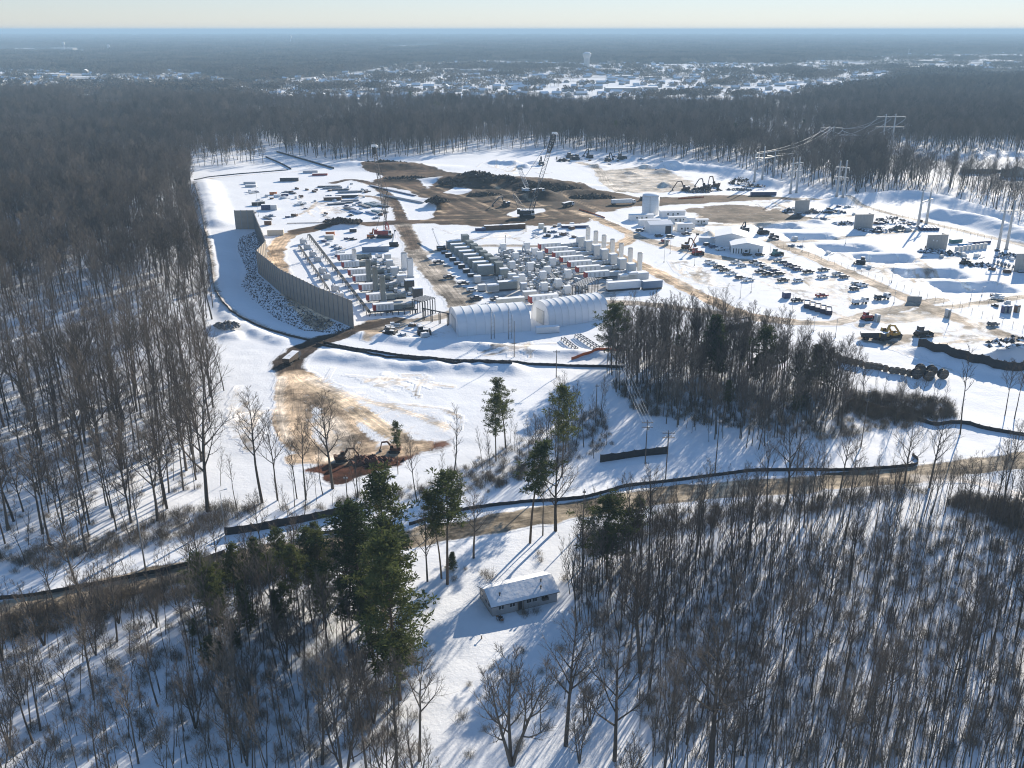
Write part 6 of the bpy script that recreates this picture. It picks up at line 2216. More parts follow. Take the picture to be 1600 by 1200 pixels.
def crane(px, py, tipx, tipy, label, m_boom, m_base, s=1.0, mast=None, dy=0.0, tip_dark=None, w=2.4, low=None, n=22, head=m_whitep):
    x, y, z = GZ(px, py)
    o = thing('crawler_crane', label, 'crane', (x, y, z))
    for yy in (-2.4, 2.4):
        MB().prism([(-4, .5), (-3.4, 0), (3.4, 0), (4, .5), (4, .8), (3.4, 1.3), (-3.4, 1.3), (-4, .8)], 'y', yy - .55, yy + .55).build('track', m_rub, o).scale = (s, s, s)
    MB().box(-2, -2, .8, 2, 2, 1.5).bbox(-4.6, -1.6, 1.6, 2.6, 1.6, 3.6, .15).bbox(-5.2, -1.8, 1.7, -3.6, 1.8, 4.2, .1).build('house', m_base, o).scale = (s, s, s)
    c = MB().prism([(1.8, 1.7), (3.6, 1.7), (3.4, 3.9), (2.0, 4.0)], 'y', -2.6, -1.7).build('cab', m_white, o)
    c.scale = (s, s, s)
    MB().prism([(2.0, 2.4), (3.5, 2.4), (3.35, 3.7), (2.1, 3.75)], 'y', -2.63, -2.605).build('window', m_glass, c)
    # the tip: same distance as the foot, plus dy
    yt = y + dy
    v = (600 - tipy) / FPX
    dzt = (v * yt * _cp - yt * _sp) / (_cp + v * _sp)
    d_ = yt * _cp - dzt * _sp
    xt = (tipx - 800) / FPX * d_
    tip = Vector((xt - x, dy, CAMH + dzt - z))
    root = Vector((1.5 * s, 0, 2.2 * s))
    if low:
        mid = root.lerp(tip, low)
        lattice(MB(), root, mid, w * 1.1, max(3, int(n * low)), .22).build('boom_foot', m_base, o)
        lattice(MB(), mid, tip, w, n, .12).build('boom', m_boom, o)
    else:
        lattice(MB(), root, tip, w, n, .13).build('boom', m_boom, o)
    if tip_dark:
        a = root.lerp(tip, tip_dark)
        lattice(MB(), a, tip, w * 1.08, 7, .34).build('boom_tip', m_darkp, o)
    MB().bbox(tip.x - 1.5, tip.y - .7, tip.z - .5, tip.x + 1.6, tip.y + .7, tip.z + 1.0, .2).cyl((tip.x + 1.6, tip.y - .4, tip.z), (tip.x + 1.6, tip.y + .4, tip.z), .7, n=12).build('boom_head', head, o)
    ropes = MB()
    if mast:
        mtip = Vector((-mast[0], 0, mast[1]))
        lattice(MB(), (-.5, 0, 3), mtip, w * .8, 10, .12).build('mast', m_boom, o)
        for yy in (-.5, .5):
            ropes.cyl(mtip + Vector((0, yy, 0)), tip + Vector((0, yy, 0)), .045, n=4)
            ropes.cyl(mtip + Vector((0, yy, 0)), Vector((-4.4 * s, yy * 2, 3.6 * s)), .06, n=4)
    ropes.cyl(tip + Vector((1.8, 0, 0)), tip + Vector((1.8, 0, -min(14, tip.z * .4))), .05, n=4)
    ropes.build('rope', m_darkp, o)
    hk = tip + Vector((1.8, 0, -min(14, tip.z * .4)))
    MB().bbox(hk.x - .35, hk.y - .3, hk.z - 1.6, hk.x + .35, hk.y + .3, hk.z, .08).build('hook_block', m_darkp, o)
    return o


crane(602, 371, 584, 229, 'tall red crawler crane with thin lattice boom in front of the dark belt of woods', M_('boom_grey', (.10, .09, .085), .6, .2, var=.2), m_red, 1.15, mast=(-2.5, 26), low=.13, n=26, w=1.6, tip_dark=.92)
crane(824, 339, 866, 209, 'tall black crawler crane with leaning lattice boom on the brown mud', M_('boom_pale', (.22, .22, .22), .5, .3, var=.2), m_dark, 1.25, mast=(9, 14), low=.32, n=20, w=2.3, tip_dark=.76, dy=8)
crane(823, 300, 812, 264, 'small crane with short white lattice boom behind the mud ridge', m_whitep, m_white, .7, w=2.6, n=10)


def mobile_crane(px, py, tipx, tipy, label, m, dy=0, boom=m_whitep):
    x, y, z = GZ(px, py)
    o = thing('mobile_crane', label, 'crane', (x, y, z))
    for yy in (-1.4, 1.4):
        MB().prism([(-2.6, .35), (-2.2, 0), (2.2, 0), (2.6, .35), (2.2, .9), (-2.2, .9)], 'y', yy - .35, yy + .35).build('track', m_rub, o)
    MB().bbox(-2.6, -1.3, 1.0, 2, 1.3, 2.6, .1).build('house', m, o)
    MB().prism([(1.0, 1.2), (2.4, 1.2), (2.3, 2.9), (1.1, 2.9)], 'y', -2.1, -1.35).build('cab', m_dark, o)
    yt = y + dy
    v = (600 - tipy) / FPX
    dzt = (v * yt * _cp - yt * _sp) / (_cp + v * _sp)
    d_ = yt * _cp - dzt * _sp
    tip = Vector(((tipx - 800) / FPX * d_ - x, dy, CAMH + dzt - z))
    root = Vector((-1, 0, 2.2))
    for i, w in enumerate((.9, .7, .5)):
        a, c = root.lerp(tip, i / 3 + (.0 if i == 0 else -.01)), root.lerp(tip, (i + 1) / 3)
        MB().beam(a, c, w, w * 1.1).build('boom_section', boom, o)
    MB().bbox(tip.x - .4, tip.y - .4, tip.z - .5, tip.x + .6, tip.y + .4, tip.z + .4, .1).build('boom_head', m_dark, o)
    MB().cyl(tip, tip + Vector((.2, 0, -min(8, tip.z * .5))), .04, n=4).build('rope', m_darkp, o)
    return o


mobile_crane(616, 385, 617, 360, 'small dark crawler crane with upright white boom near the red crane', m_dark)
mobile_crane(690, 391, 676, 358, 'crawler crane with grey boom lowered away across the snow', m_dark, dy=30, boom=m_lgrey)

# --- rows of containers and dumpsters
for k in range(5):
    container(757 + k * 12.4, 360.5 - k * .7, 5.6, 3.0, 2.9, m_brown, 'brown rail like box, number %s from the left in the row below the mud' % ['one', 'two', 'three', 'four', 'five'][k], rz=R(8), group='brown boxes in a row below the mud')
container(743, 361.5, 6, 2.6, 1.8, m_navy, 'low navy flatbed at the left end of the brown boxes', rz=R(8))


def dumpster(px, py, label, m, rz, lx=6.6, ly=2.4, h=2.2, group=None):
    o = thing('dumpster', label, 'dumpster', GZ(px, py), rz, group)
    mb = MB()
    mb.box(0, 0, .2, lx, ly, .3).box(0, 0, .3, lx, .1, h).box(0, ly - .1, .3, lx, ly, h).box(0, .1, .3, .1, ly - .1, h).box(lx - .1, .1, .3, lx, ly - .1, h)
    mb.build('shell', m, o)
    r_ = MB()
    for i in range(8):
        x = .3 + i * (lx - .6) / 7
        r_.box(x - .05, -.1, .3, x + .05, -.003, h).box(x - .05, ly + .003, .3, x + .05, ly + .1, h)
    r_.build('rib', m, o)
    MB().box(.12, .12, .31, lx - .12, ly - .12, h - .35).build('load', m_dark, o)
    for x in (.6, lx - .8):
        MB().cyl((x, .2, .12), (x, ly - .2, .12), .12, n=8).build('roller', m_darkp, o)
    return o


for k in range(5):
    dumpster(1266 + k * 8.4, 483 + k * 2.6, 'dark purple dumpster, %s of five in the lower car park' % ['first from the left', 'second', 'third', 'fourth', 'last at the right'][k], M_('dumpster_paint', (.05, .045, .07), .6, snow=.7, var=.2, snow_lo=.8), UA + R(58), 7, 2.5, 2.1, 'dumpsters lined up in the car park')
for k in range(5):
    dumpster(1136 + k * 9.5, 519 - k * 1.6, 'black dumpster, %s of the five behind the pines of the clump' % ['first from the left', 'second', 'third', 'fourth', 'last at the right'][k], m_black, UA + R(64), 7, 2.5, 2.3, 'black dumpsters behind the pines')
container(1226, 467, 3.0, 2.5, 2.6, m_navy, 'small navy cabin by the lamp post in the lower car park')
for px, py, lab, m in ((1568, 489, 'navy portable toilet pair member, left', m_navy), (1575, 489, 'navy portable toilet beside it, right', m_navy), (1588, 488, 'brown portable toilet alone at the right', m_brown), (1370, 503, 'grey portable cabin on the snow island', m_lgrey), (1480, 495, 'grey cabin at the right end of the grey mud', m_lgrey),
                       (1041, 273 + 110, 'pale portable cabin at the haul road bend', m_beige), (851, 363, 'pale upright box on snow behind the enclosures', m_beige)):
    o = thing('portable_toilet' if 'toilet' in lab else 'cabin', lab, 'toilet' if 'toilet' in lab else 'cabin', GZ(px, py), UA)
    MB().bbox(-.9, -.9, .1, .9, .9, 3.0, .1).build('shell', m, o)
    MB().prism([(-.95, 3.01), (.95, 3.01), (.6, 3.25), (-.6, 3.25)], 'y', -.95, .95).build('roof', m, o)
    MB().box(-.6, -.95, .2, .6, -.905, 2.6).build('door', m_greyp, o)

# --- cable reels
def reel_set(r, w, m):
    f = MB()
    for y in (-w / 2, w / 2):
        n = 22
        vs = [(ri * math.cos(2 * math.pi * i / n), y + dy_, r + ri * math.sin(2 * math.pi * i / n)) for dy_ in (-.05, .05) for ri in (r, r * .12) for i in range(n)]
        fs = []
        for i in range(n):
            j = (i + 1) % n
            fs += [(i, j, n + j, n + i), (2 * n + i, 3 * n + i, 3 * n + j, 2 * n + j), (i, 2 * n + i, 2 * n + j, j)]
        f.add(vs, fs)
    s = MB()
    for y in (-w / 2 - .07, w / 2 + .07):
        for a in range(3):
            th = a * math.pi / 3
            s.beam((-r * .9 * math.cos(th), y, r - r * .9 * math.sin(th)), (r * .9 * math.cos(th), y, r + r * .9 * math.sin(th)), .12, .05)
    return {'flange': f.mesh('flange', m), 'drum': MB().cyl((0, -w / 2 + .06, r), (0, w / 2 - .06, r), r * .82, n=20).mesh('wound_cable', m_cable), 'spoke': s.mesh('spoke', m_wood)}


RS, RL = reel_set(1.15, 1.1, m_wood), reel_set(1.75, 1.5, M_('reel_steel', (.07, .065, .06), .7, .2, var=.3))
_r = lambda zx, zy: (1280 + zx / 5, 520 + zy / 5)
SM = [(160, 228), (185, 236), (215, 243), (243, 250), (285, 255), (325, 266), (375, 281), (405, 283), (440, 288), (470, 292), (515, 305), (565, 322), (605, 325), (650, 333), (700, 342)]
for k, (a_, b_) in enumerate(SM):
    o = thing('cable_reel', 'small cable reel, %s of the row below the grey mud' % ['first from the left', 'second', 'third', 'fourth', 'fifth', 'sixth', 'seventh', 'eighth', 'ninth', 'tenth', 'eleventh', 'twelfth', 'thirteenth', 'fourteenth', 'last, beside the big ones'][k], 'cable reel', GZ(*_r(a_, b_)), R(-20 + (k * 37) % 17), 'small cable reels in a row')
    for q, me in RS.items():
        link(q, me, o)
for k, (a_, b_, lab) in enumerate([(785, 325, 'big cable reel, rear left of the five'), (755, 360, 'big cable reel, front left of the five'), (872, 335, 'big cable reel, rear middle of the five'), (848, 375, 'big cable reel, front middle of the five, snow before it'), (960, 362, 'big cable reel standing alone at the right of the row')]):
    o = thing('cable_reel', lab, 'cable reel', GZ(*_r(a_, b_)), R(-12 + 6 * k), 'big cable reels')
    for q, me in RL.items():
        link(q, me, o)

# --- laid out steel and pipes in the upper left yard
def bundle(px, py, rz, ln, n, m, label, group, gap=.45, r=.16, layers=1, cat='pipe stack'):
    o = thing('pipe_stack' if cat == 'pipe stack' else 'beam_stack', label, cat, GZ(px, py), rz, group)
    MB().box(ln * .15, -.1, 0, ln * .15 + .2, n * gap, .22).box(ln * .8, -.1, 0, ln * .8 + .2, n * gap, .22).build('bearer', m_wood, o)
    rq_ = random.Random(int(px * 7 + py))
    pme = MB().cyl((0, 0, 0), (ln, 0, 0), r, n=7).mesh('pipe', m) if cat == 'pipe stack' else MB().box(0, -.12, -.14, ln, .12, -.10).box(0, -.025, -.1, ln, .025, .1).box(0, -.12, .1, ln, .12, .14).mesh('beam', m)
    for l_ in range(layers):
        for i in range(n - l_):
            q = link('pipe' if cat == 'pipe stack' else 'beam', pme, o)
            q.location = (rq_.uniform(-.3, .3), i * gap + l_ * gap / 2 + r, .24 + r + l_ * r * 1.9)
    return o


_y = lambda zx, zy: (340 + zx / 6.154, 240 + zy / 6.154)
G1 = 'stacks of pipe and steel in the upper left yard'
for k, (zx, zy, rz, ln, n, m, lab) in enumerate([(960, 330, 8, 16, 6, m_dark, 'row of dark steel at the back of the left yard'), (1010, 345, 8, 14, 6, m_steel, 'grey steel bundle behind the brown track loop'),
                                                 (1080, 360, 10, 14, 5, m_dark, 'dark bundle in the second line of the left yard'), (1160, 385, 12, 14, 7, m_steel, 'grey bundle in the third line of the left yard'),
                                                 (1230, 380, 12, 12, 5, m_dark, 'dark bundle at the bend of the brown track'), (1060, 500, 20, 12, 4, m_dark, 'dark bundle left of the pipe yard'),
                                                 (1120, 490, 20, 13, 5, m_dark, 'second dark bundle in the pipe yard'), (1190, 470, 18, 12, 5, m_steel, 'grey bundle at the top of the pipe yard'),
                                                 (1200, 530, -50, 12, 6, m_steel, 'grey pipes lying down slope in the pipe yard'), (1260, 560, -50, 12, 6, m_sky, 'bluish pipes lying down slope in the pipe yard'),
                                                 (1340, 500, -55, 14, 6, m_dark, 'dark pipes lying down slope in the pipe yard'), (1400, 490, -50, 14, 6, m_teal, 'teal pipes lying down slope in the pipe yard'),
                                                 (1450, 480, -48, 15, 7, m_teal, 'second teal pipes lying down slope, farther right'), (1500, 500, -48, 13, 6, m_dark, 'dark pipes at the right end of the pipe yard'),
                                                 (1410, 570, -52, 12, 5, m_sky, 'pale blue pipes at the bottom of the pipe yard'), (1470, 560, -50, 10, 5, m_teal, 'teal pipes at the bottom right of the pipe yard'),
                                                 (1520, 560, -45, 10, 5, m_dark, 'dark pipes next to the brown track loop'),
                                                 (635, 375, -42, 12, 4, m_dark, 'lone pair of dark beams on clean snow'), (430, 620, -52, 10, 4, m_steel, 'steel pieces close behind the top of the sound wall')]):
    bundle(*_y(zx, zy), R(rz), ln, n, m, lab, G1, cat='pipe stack' if k % 2 else 'beam stack', gap=.7, r=.24, layers=2)
bundle(449, 350, R(7), 30, 3, m_brown, 'long thin line of timbers lying on snow above the haul road', None, gap=.5, r=.12)
bundle(576, 291, R(-50), 60, 3, m_navy, 'long dark pipe string lying beside the brown track', None, gap=.7, r=.35)
bundle(588, 305, R(-46), 50, 4, m_steel, 'long row of grey pipe spools by the mud, parallel to the string', None, gap=1.0, r=.3)
for zx, zy, lx, ly, h, m, lab in ((420, 545, 6, 4, 3.4, m_navy, 'navy cabin behind the top of the sound wall'), (330, 505, 5, 3, 2.4, m_dark, 'dark box left of the navy cabin'), (510, 545, 4, 4, 3.4, m_lgrey, 'pale box right of the navy cabin'),
                                  (380, 500, 5, 3, 2.6, m_dark, 'dark unit behind the navy cabin'), (480, 790, 9, 4, 3.2, m_beige, 'beige cabin at the bend of the sound wall'), (450, 690, 4, 3, 2.6, m_brown, 'brown crate behind the sound wall'),
                                  (250, 295, 9, 3, 1.8, m_lgrey, 'snowed over crates at the upper left corner'), (265, 325, 8, 3, 1.6, m_lgrey, 'second snowed over crates at the upper left corner'),
                                  (600, 270, 14, 4, 2.8, m_dark, 'long dark trailer at the back of the left yard'), (500, 400, 5, 3, 2.2, m_orange, 'orange crate group in the left yard'), (540, 420, 5, 3, 1.8, m_white, 'white crate in the left yard'),
                                  (610, 412, 5, 3, 1.8, m_navy, 'navy crate in the left yard'), (1020, 455, 12, 4, 2.4, m_brown, 'brown flat machine on the snow of the left yard'), (1130, 430, 16, 4, 2.0, m_dark, 'dark load behind the brown machine'),
                                  (820, 190, 12, 4, 2.2, m_lgrey, 'pale trailer at the far end of the left yard'), (910, 215, 12, 4, 1.8, m_red, 'red machine at the far end of the left yard'), (1270, 770 - 10, 4, 3, 2, m_dark, 'dark crate by the red crane'),
                                  (1040, 790, 5, 3, 2.2, m_orange, 'orange crate in front of the haul road bend'), (1030, 830, 5, 3, 2.4, m_beige, 'beige crate in front of the orange crate')):
    px, py = _y(zx, zy)
    container(px, py, lx, ly, h, m, lab, rz=R(8), name='crate' if 'crate' in lab else 'cabin', cat='crate' if 'crate' in lab else 'cabin')
container(1174, 306, 18, 3, 2.6, m_navy, 'long navy container with snow on top below the triple steel mast', rz=R(3))
container(843, 358, 3, 2.6, 3, m_beige, 'beige upright cabin on the snow behind the enclosures')
container(878, 357, 16, 4, 1.6, m_navy, 'curved dark and tan load on snow behind the white stacks', rz=R(6))
container(566, 395, 14, 4.5, 3.0, m_blue, 'open topped bluish tank at the back of the left bank', rz=R(10))
container(838, 522, 9.2, 2.4, 2.6, m_white, 'small white roofed cabin in front of the gap between the shelters', rz=R(10))

# --- loose site clutter: pallets, spools, small boxes standing about
cl_sets = []
for v_ in range(6):
    r_ = random.Random(90 + v_)
    m1, m2 = MB(), MB()
    for i in range(r_.randint(2, 4)):
        x, y = r_.uniform(-2.2, 2.2), r_.uniform(-1.2, 1.2)
        sx_, sy_, h_ = r_.uniform(.5, 1.3), r_.uniform(.4, .9), r_.uniform(.5, 1.5)
        m1.bbox(x - sx_, y - sy_, .14, x + sx_, y + sy_, .14 + h_, .04)
        m2.box(x - sx_ - .05, y - sy_ - .05, 0, x + sx_ + .05, y + sy_ + .05, .138)
    if v_ % 2:
        for i in range(4):
            m2.beam((-2.5 + r_.uniform(-.4, .4), -1.9 + i * .22, .12), (2.4, -1.9 + i * .22, .12), .16)
    cl_sets.append((m1.mesh('box', [m_lgrey, m_navy, m_dark, m_white, m_brown, m_blue][v_]), m2.mesh('pallet', m_wood)))
rq = random.Random(77)
for poly, n, where, grp in (([(370, 300), (560, 285), (600, 320), (590, 345), (400, 345)], 46, 'on the snow of the upper left yard', 'pallets in the upper left yard'),
                            ([(835, 352), (900, 352), (900, 372), (830, 372)], 14, 'on the snow behind the white stacks', 'pallets behind the white stacks'),
                            ([(880, 240), (1050, 252), (1050, 270), (900, 258)], 16, 'along the far edge of the site', 'pallets along the far edge'),
                            ([(1230, 326), (1330, 322), (1350, 340), (1260, 345)], 12, 'about the farthest blast wall', 'pallets about the farthest blast wall'),
                            ([(1330, 345), (1440, 345), (1430, 375), (1350, 372)], 12, 'about the second blast wall', 'pallets about the second blast wall'),
                            ([(1420, 385), (1580, 388), (1590, 430), (1470, 405)], 14, 'about the third blast wall', 'pallets about the third blast wall'),
                            ([(600, 505), (690, 510), (680, 535), (600, 530)], 8, 'left of the left shelter', 'pallets left of the left shelter'),
                            ([(500, 375), (560, 372), (575, 400), (510, 405)], 10, 'at the back of the left bank', 'pallets at the back of the left bank'),
                            ([(1150, 345), (1330, 375), (1440, 420), (1400, 440), (1200, 372)], 16, 'between the pits', 'pallets between the pits'),
                            ([(1470, 425), (1590, 470), (1590, 500), (1480, 480)], 8, 'in front of the last pits', 'pallets in front of the last pits')):
    w = g2(poly)
    xs, ys_ = [p[0] for p in w], [p[1] for p in w]
    k = 0
    while k < n:
        x, y = rq.uniform(min(xs), max(xs)), rq.uniform(min(ys_), max(ys_))
        if not poly_mask(np.array([x]), np.array([y]), w)[0]:
            continue
        if any(abs((x - cx_) / a_) < 1.15 and abs((y - cy__) / b_) < 1.15 for cx_, cy__, a_, b_ in PITW):
            k += 1
            continue
        o = thing('pallet_load', 'small loaded pallets lying ' + where, 'pallet', (x, y, Hz(x, y)), rq.uniform(0, 3.1), grp)
        for nm, me in zip(('box', 'pallet'), cl_sets[rq.randrange(6)]):
            link(nm, me, o)
        o.scale = (rq.uniform(.8, 1.3),) * 3
        k += 1

for px, py, rx, ry, h, lab in ((712, 289, 14, 6, 3.2, 'rough dark earth heap at the left end of the mud ridge'), (745, 287, 16, 6, 4.0, 'rough dark earth heap left on the mud ridge'), (783, 290, 18, 7, 4.4, 'highest rough earth heap in the middle of the mud ridge'),
                               (842, 296, 18, 7, 4.0, 'rough dark earth heap on the mud ridge right of the black crane boom'), (880, 301, 14, 6, 3.0, 'rough dark earth heap right on the mud ridge'), (925, 309, 16, 5, 2.2, 'low dark earth heap at the right tail of the mud ridge'),
                               (684, 323, 8, 5, 3.0, 'conical earth heap at the left edge of the mud by the snow'), (758, 306, 13, 5, 2.0, 'low dark earth heap beside the bluish frozen puddle'), (640, 281, 20, 4, 1.8, 'long low earth bank at the upper left of the mud'),
                               (600, 258, 20, 6, 2.4, 'earth bank under the tip of the red crane at the far left'), (535, 353, 12, 5, 2.2, 'dark earth heap on the haul road left of the red crane')):
    heap('earth_heap', lab, 'earth heap', px, py, rx, ry, h, m_earth, n=190, lump=.95)

# ------------------------------------------------------------------ transmission masts and their wires
m_mast = M_('weathered_steel', (.46, .46, .45), .6, .1, var=.12)


def up(px, py, h):
    x, y, z = GZ(px, py)
    return Vector((x, y, z - .3)), Vector((x, y, z + h))


ATT = {}


def hframe(key, label, feet, tops, bars, arm=3.0, r=.85, strings=True):
    b0 = Vector(GZ(*feet[0]))
    o = thing('transmission_mast', label, 'mast', b0)
    P_ = []
    for (fx, fy), ty in zip(feet, tops):
        x, y, z = GZ(fx, fy)
        h = HT(fx, fy, ty)
        P_.append((Vector((x, y, z)) - b0, h))
        mb = MB()
        n = 10
        mb.cyl(Vector((x, y, z - .4)) - b0, Vector((x, y, z + h)) - b0, r, r * .5, n)
        mb.build('pole', m_mast, o, True)
        MB().lathe([(r + .35, -.2), (r + .35, .35)], 10, (x - b0.x, y - b0.y)).build('footing', m_conc, o)
    a, c = P_[0][0], P_[-1][0]
    d = (c - a).normalized()
    hh = sum(p[1] for p in P_) / len(P_)
    att = []
    for f in bars:
        z = hh * f
        s = a + Vector((0, 0, z)) - d * arm
        e = c + Vector((0, 0, z)) + d * arm
        q = d.cross(Vector((0, 0, 1))) * (r * .9)
        MB().beam(s + q, e + q, .5, .6).build('cross_arm', m_mast, o)
        if strings:
            st = MB()
            for k in range(3):
                p = s.lerp(e, k / 2) + q
                for i in range(5):
                    st.cyl(p + Vector((0, 0, -.3 - i * .4)), p + Vector((0, 0, -.5 - i * .4)), .24, .2, 7)
                st.cyl(p, p + Vector((0, 0, -2.4)), .05, n=4)
                if f == bars[0]:
                    att.append(b0 + p + Vector((0, 0, -2.4)))
            st.build('insulator', m_lgrey, o)
    att += [b0 + a + Vector((0, 0, P_[0][1])), b0 + c + Vector((0, 0, P_[-1][1]))]
    ATT[key] = att
    return o


hframe('a', 'triple pole steel mast where the bright wires end, beside the dark brush heap', [(1178, 288), (1190, 288), (1208, 277)], [242, 236, 236], [.93, .72], 4)
hframe('b', 'double pole steel mast second from the left behind the farthest blast wall', [(1234.6, 302.5), (1244, 301.5)], [246, 245], [.84, .62], 3)
hframe('c', 'double pole steel mast among dark scrap beside the farthest blast wall', [(1306, 315.6), (1315.6, 316.6)], [260, 259.4], [.82, .55], 2.4)
hframe('d', 'double pole steel mast standing at the navy barrels', [(1434, 355), (1447, 350)], [297, 299], [.72], 2.4)
hframe('e', 'double pole steel mast at the right edge, nearest to the camera of all', [(1559, 390), (1572, 390)], [314, 312.5], [.80], 2.8)
hframe('f', 'tall double pole mast with wide cross arm far behind the woods, right', [(1377, 237), (1391.6, 237)], [178, 178], [.93, .66], 9, r=1.0)
hframe('g', 'single looking dark mast in the middle of the wire line above the woods', [(1291, 240), (1298, 240)], [198, 198], [.96], 8, r=.9)


def wire(p, q, sag, label, group, r=.09, m=None):
    n = 14
    pts_ = []
    for i in range(n + 1):
        t_ = i / n
        v = p.lerp(q, t_)
        v = Vector((v.x, v.y, v.z - sag * 4 * t_ * (1 - t_)))
        pts_.append(v)
    mb = MB()
    for a, c in zip(pts_[:-1], pts_[1:]):
        mb.cyl(a - p, c - p, r, r, 4, caps=False)
    o = mb.build('power_line', m or m_wire)
    o.location = p
    return tag(o, label, 'power line', group)


for k in range(5):
    nm = ['left lower', 'middle lower', 'right lower', 'left upper', 'right upper'][k]
    wire(ATT['a'][k], ATT['g'][k], 7 if k < 3 else 4, 'bright %s wire sagging from the triple mast to the dark middle mast' % nm, 'wires over the woods', .2 if k < 3 else .11)
    wire(ATT['g'][k], ATT['f'][k], 9 if k < 3 else 6, 'bright %s wire sagging from the dark middle mast to the far wide mast' % nm, 'wires over the woods', .2 if k < 3 else .11)
for k in range(3):
    wire(ATT['a'][k], ATT['a'][k] + Vector((-6 + 3 * k, -38, -16)) if False else Vector(ATT['b'][k]), 3, 'thin wire between the triple mast and the next double mast, strand %s' % ['one', 'two', 'three'][k], 'thin wires between the masts', .035)

# ------------------------------------------------------------------ timber poles and lamp posts


def upole(px, py, ytop, label, arm=0.0, name='utility_pole', cat='utility pole', m=None, r=.17, drop=True, two=False, rz=0.0, ext=()):
    h = HT(px, py, ytop)
    o = thing(name, label, cat, GZ(px, py), rz)
    MB().cyl((0, 0, -.4), (0, 0, h), r, r * .6, 9).build('pole', m or m_pole, o, True)
    if arm:
        mb = MB()
        for k in range(2 if two else 1):
            mb.box(-arm, -.25, h - .8 - k * 1.3, arm, -.12, h - .62 - k * 1.3)
        mb.build('cross_arm', m or m_pole, o)
        st = MB()
        for x in (-arm + .1, -arm * .4, arm * .4, arm - .1):
            st.cyl((x, -.18, h - .62), (x, -.18, h - .3), .09, .06, 7)
        st.build('insulator', m_lgrey, o)
    for e in ext:
        if e == 'can':
            MB().cyl((.38, 0, h - 2.9), (.38, 0, h - 1.8), .28, n=10).box(.1, -.08, h - 2.6, .2, .08, h - 2.0).build('transformer_can', m_lgrey, o)
    return o, h


def lamp(px, py, ytop, label, heads=1, r=.09, group=None):
    h = HT(px, py, ytop)
    o = thing('lamp_post', label, 'lamp post', GZ(px, py), 0.4, group)
    MB().cyl((0, 0, 0), (0, 0, h), r, r * .65, 8).build('pole', m_steel, o, True)
    MB().cyl((0, 0, 0), (0, 0, .6), r * 2.6, n=10).build('base', m_conc, o)
    for s in ((-1, 1) if heads == 2 else (1,)):
        a = MB().beam((0, 0, h - .1), (s * 1.1, 0, h + .05), .07).build('arm', m_steel, o)
        MB().box(min(s * .9, s * 1.6), -.16, h, max(s * .9, s * 1.6), .16, h + .14).build('head', m_lgrey, a)
    return o


up_a, ha = upole(1008, 724, 656, 'timber pole with crossarm at the left end of the black screen, carrying bright wires', 1.5, two=True, ext=('can',))
up_b, hb = upole(1040, 748, 672, 'timber pole with crossarm at the right end of the black screen', 1.6, two=True)
upole(1043, 708, 676, 'short timber pole behind the right end of the black screen', .9)
upole(1117, 741, 654, 'thin timber pole on the shaded snow right of the black screen', .6)
up_c, hc = upole(930.6, 662.5, 600.6, 'thin lone timber pole on shaded snow left of the clump', .5)
upole(869, 592, 548, 'timber pole with crossarm on snow before the right shelter', 1.1)
upole(803.4, 558, 502, 'plain timber pole in front of the gap between the shelters')
for k, (px, lab) in enumerate(((767.6, 'left twin steel mast before the left shelter'), (794.8, 'right twin steel mast before the left shelter'))):
    h = HT(px, 530, 482)
    o = thing('antenna_mast', lab, 'mast', GZ(px, 530))
    MB().cyl((0, 0, 0), (0, 0, h), .2, .14, 8).build('pole', m_steel, o, True)
    MB().cyl((1.2, .8, 0), (1.2, .8, h * .78), .16, .12, 8).build('second_pole', m_steel, o, True)
    mb = MB()
    for i in range(1, 6):
        mb.beam((0, 0, h * .13 * i), (1.2, .8, h * .13 * i), .09)
    mb.build('rung', m_steel, o)
    MB().beam((-.7, 0, h * .86), (.7, 0, h * .86), .09).cyl((0, 0, h), (0, 0, h + 1.5), .04, n=5).build('aerial', m_steel, o)
upole(228, 893, 798, 'tall grey pole at the roadside left of the clump of pines', m=m_steel, r=.2)
upole(546, 828, 745, 'timber pole at the right end of the black screen near the dark pines', .5)
lamp(352, 834, 768, 'lamp post at the left end of the black screen by the left wood')
upole(675, 838, 770, 'thin timber pole at the road behind the slender pine', .4)
upole(911, 830, 765, 'timber pole at the road right of the great bare tree', .4)
upole(1345, 700, 610, 'timber pole on the snow bank right of the clump', .5)
upole(1240, 775, 655, 'leaning looking thin pole by the road fence', .3)
upole(790, 391, 367, 'timber pole left of the pair beside the brown boxes', .3)
upole(822, 362, 342, 'timber pole right end of the brown boxes', .3)
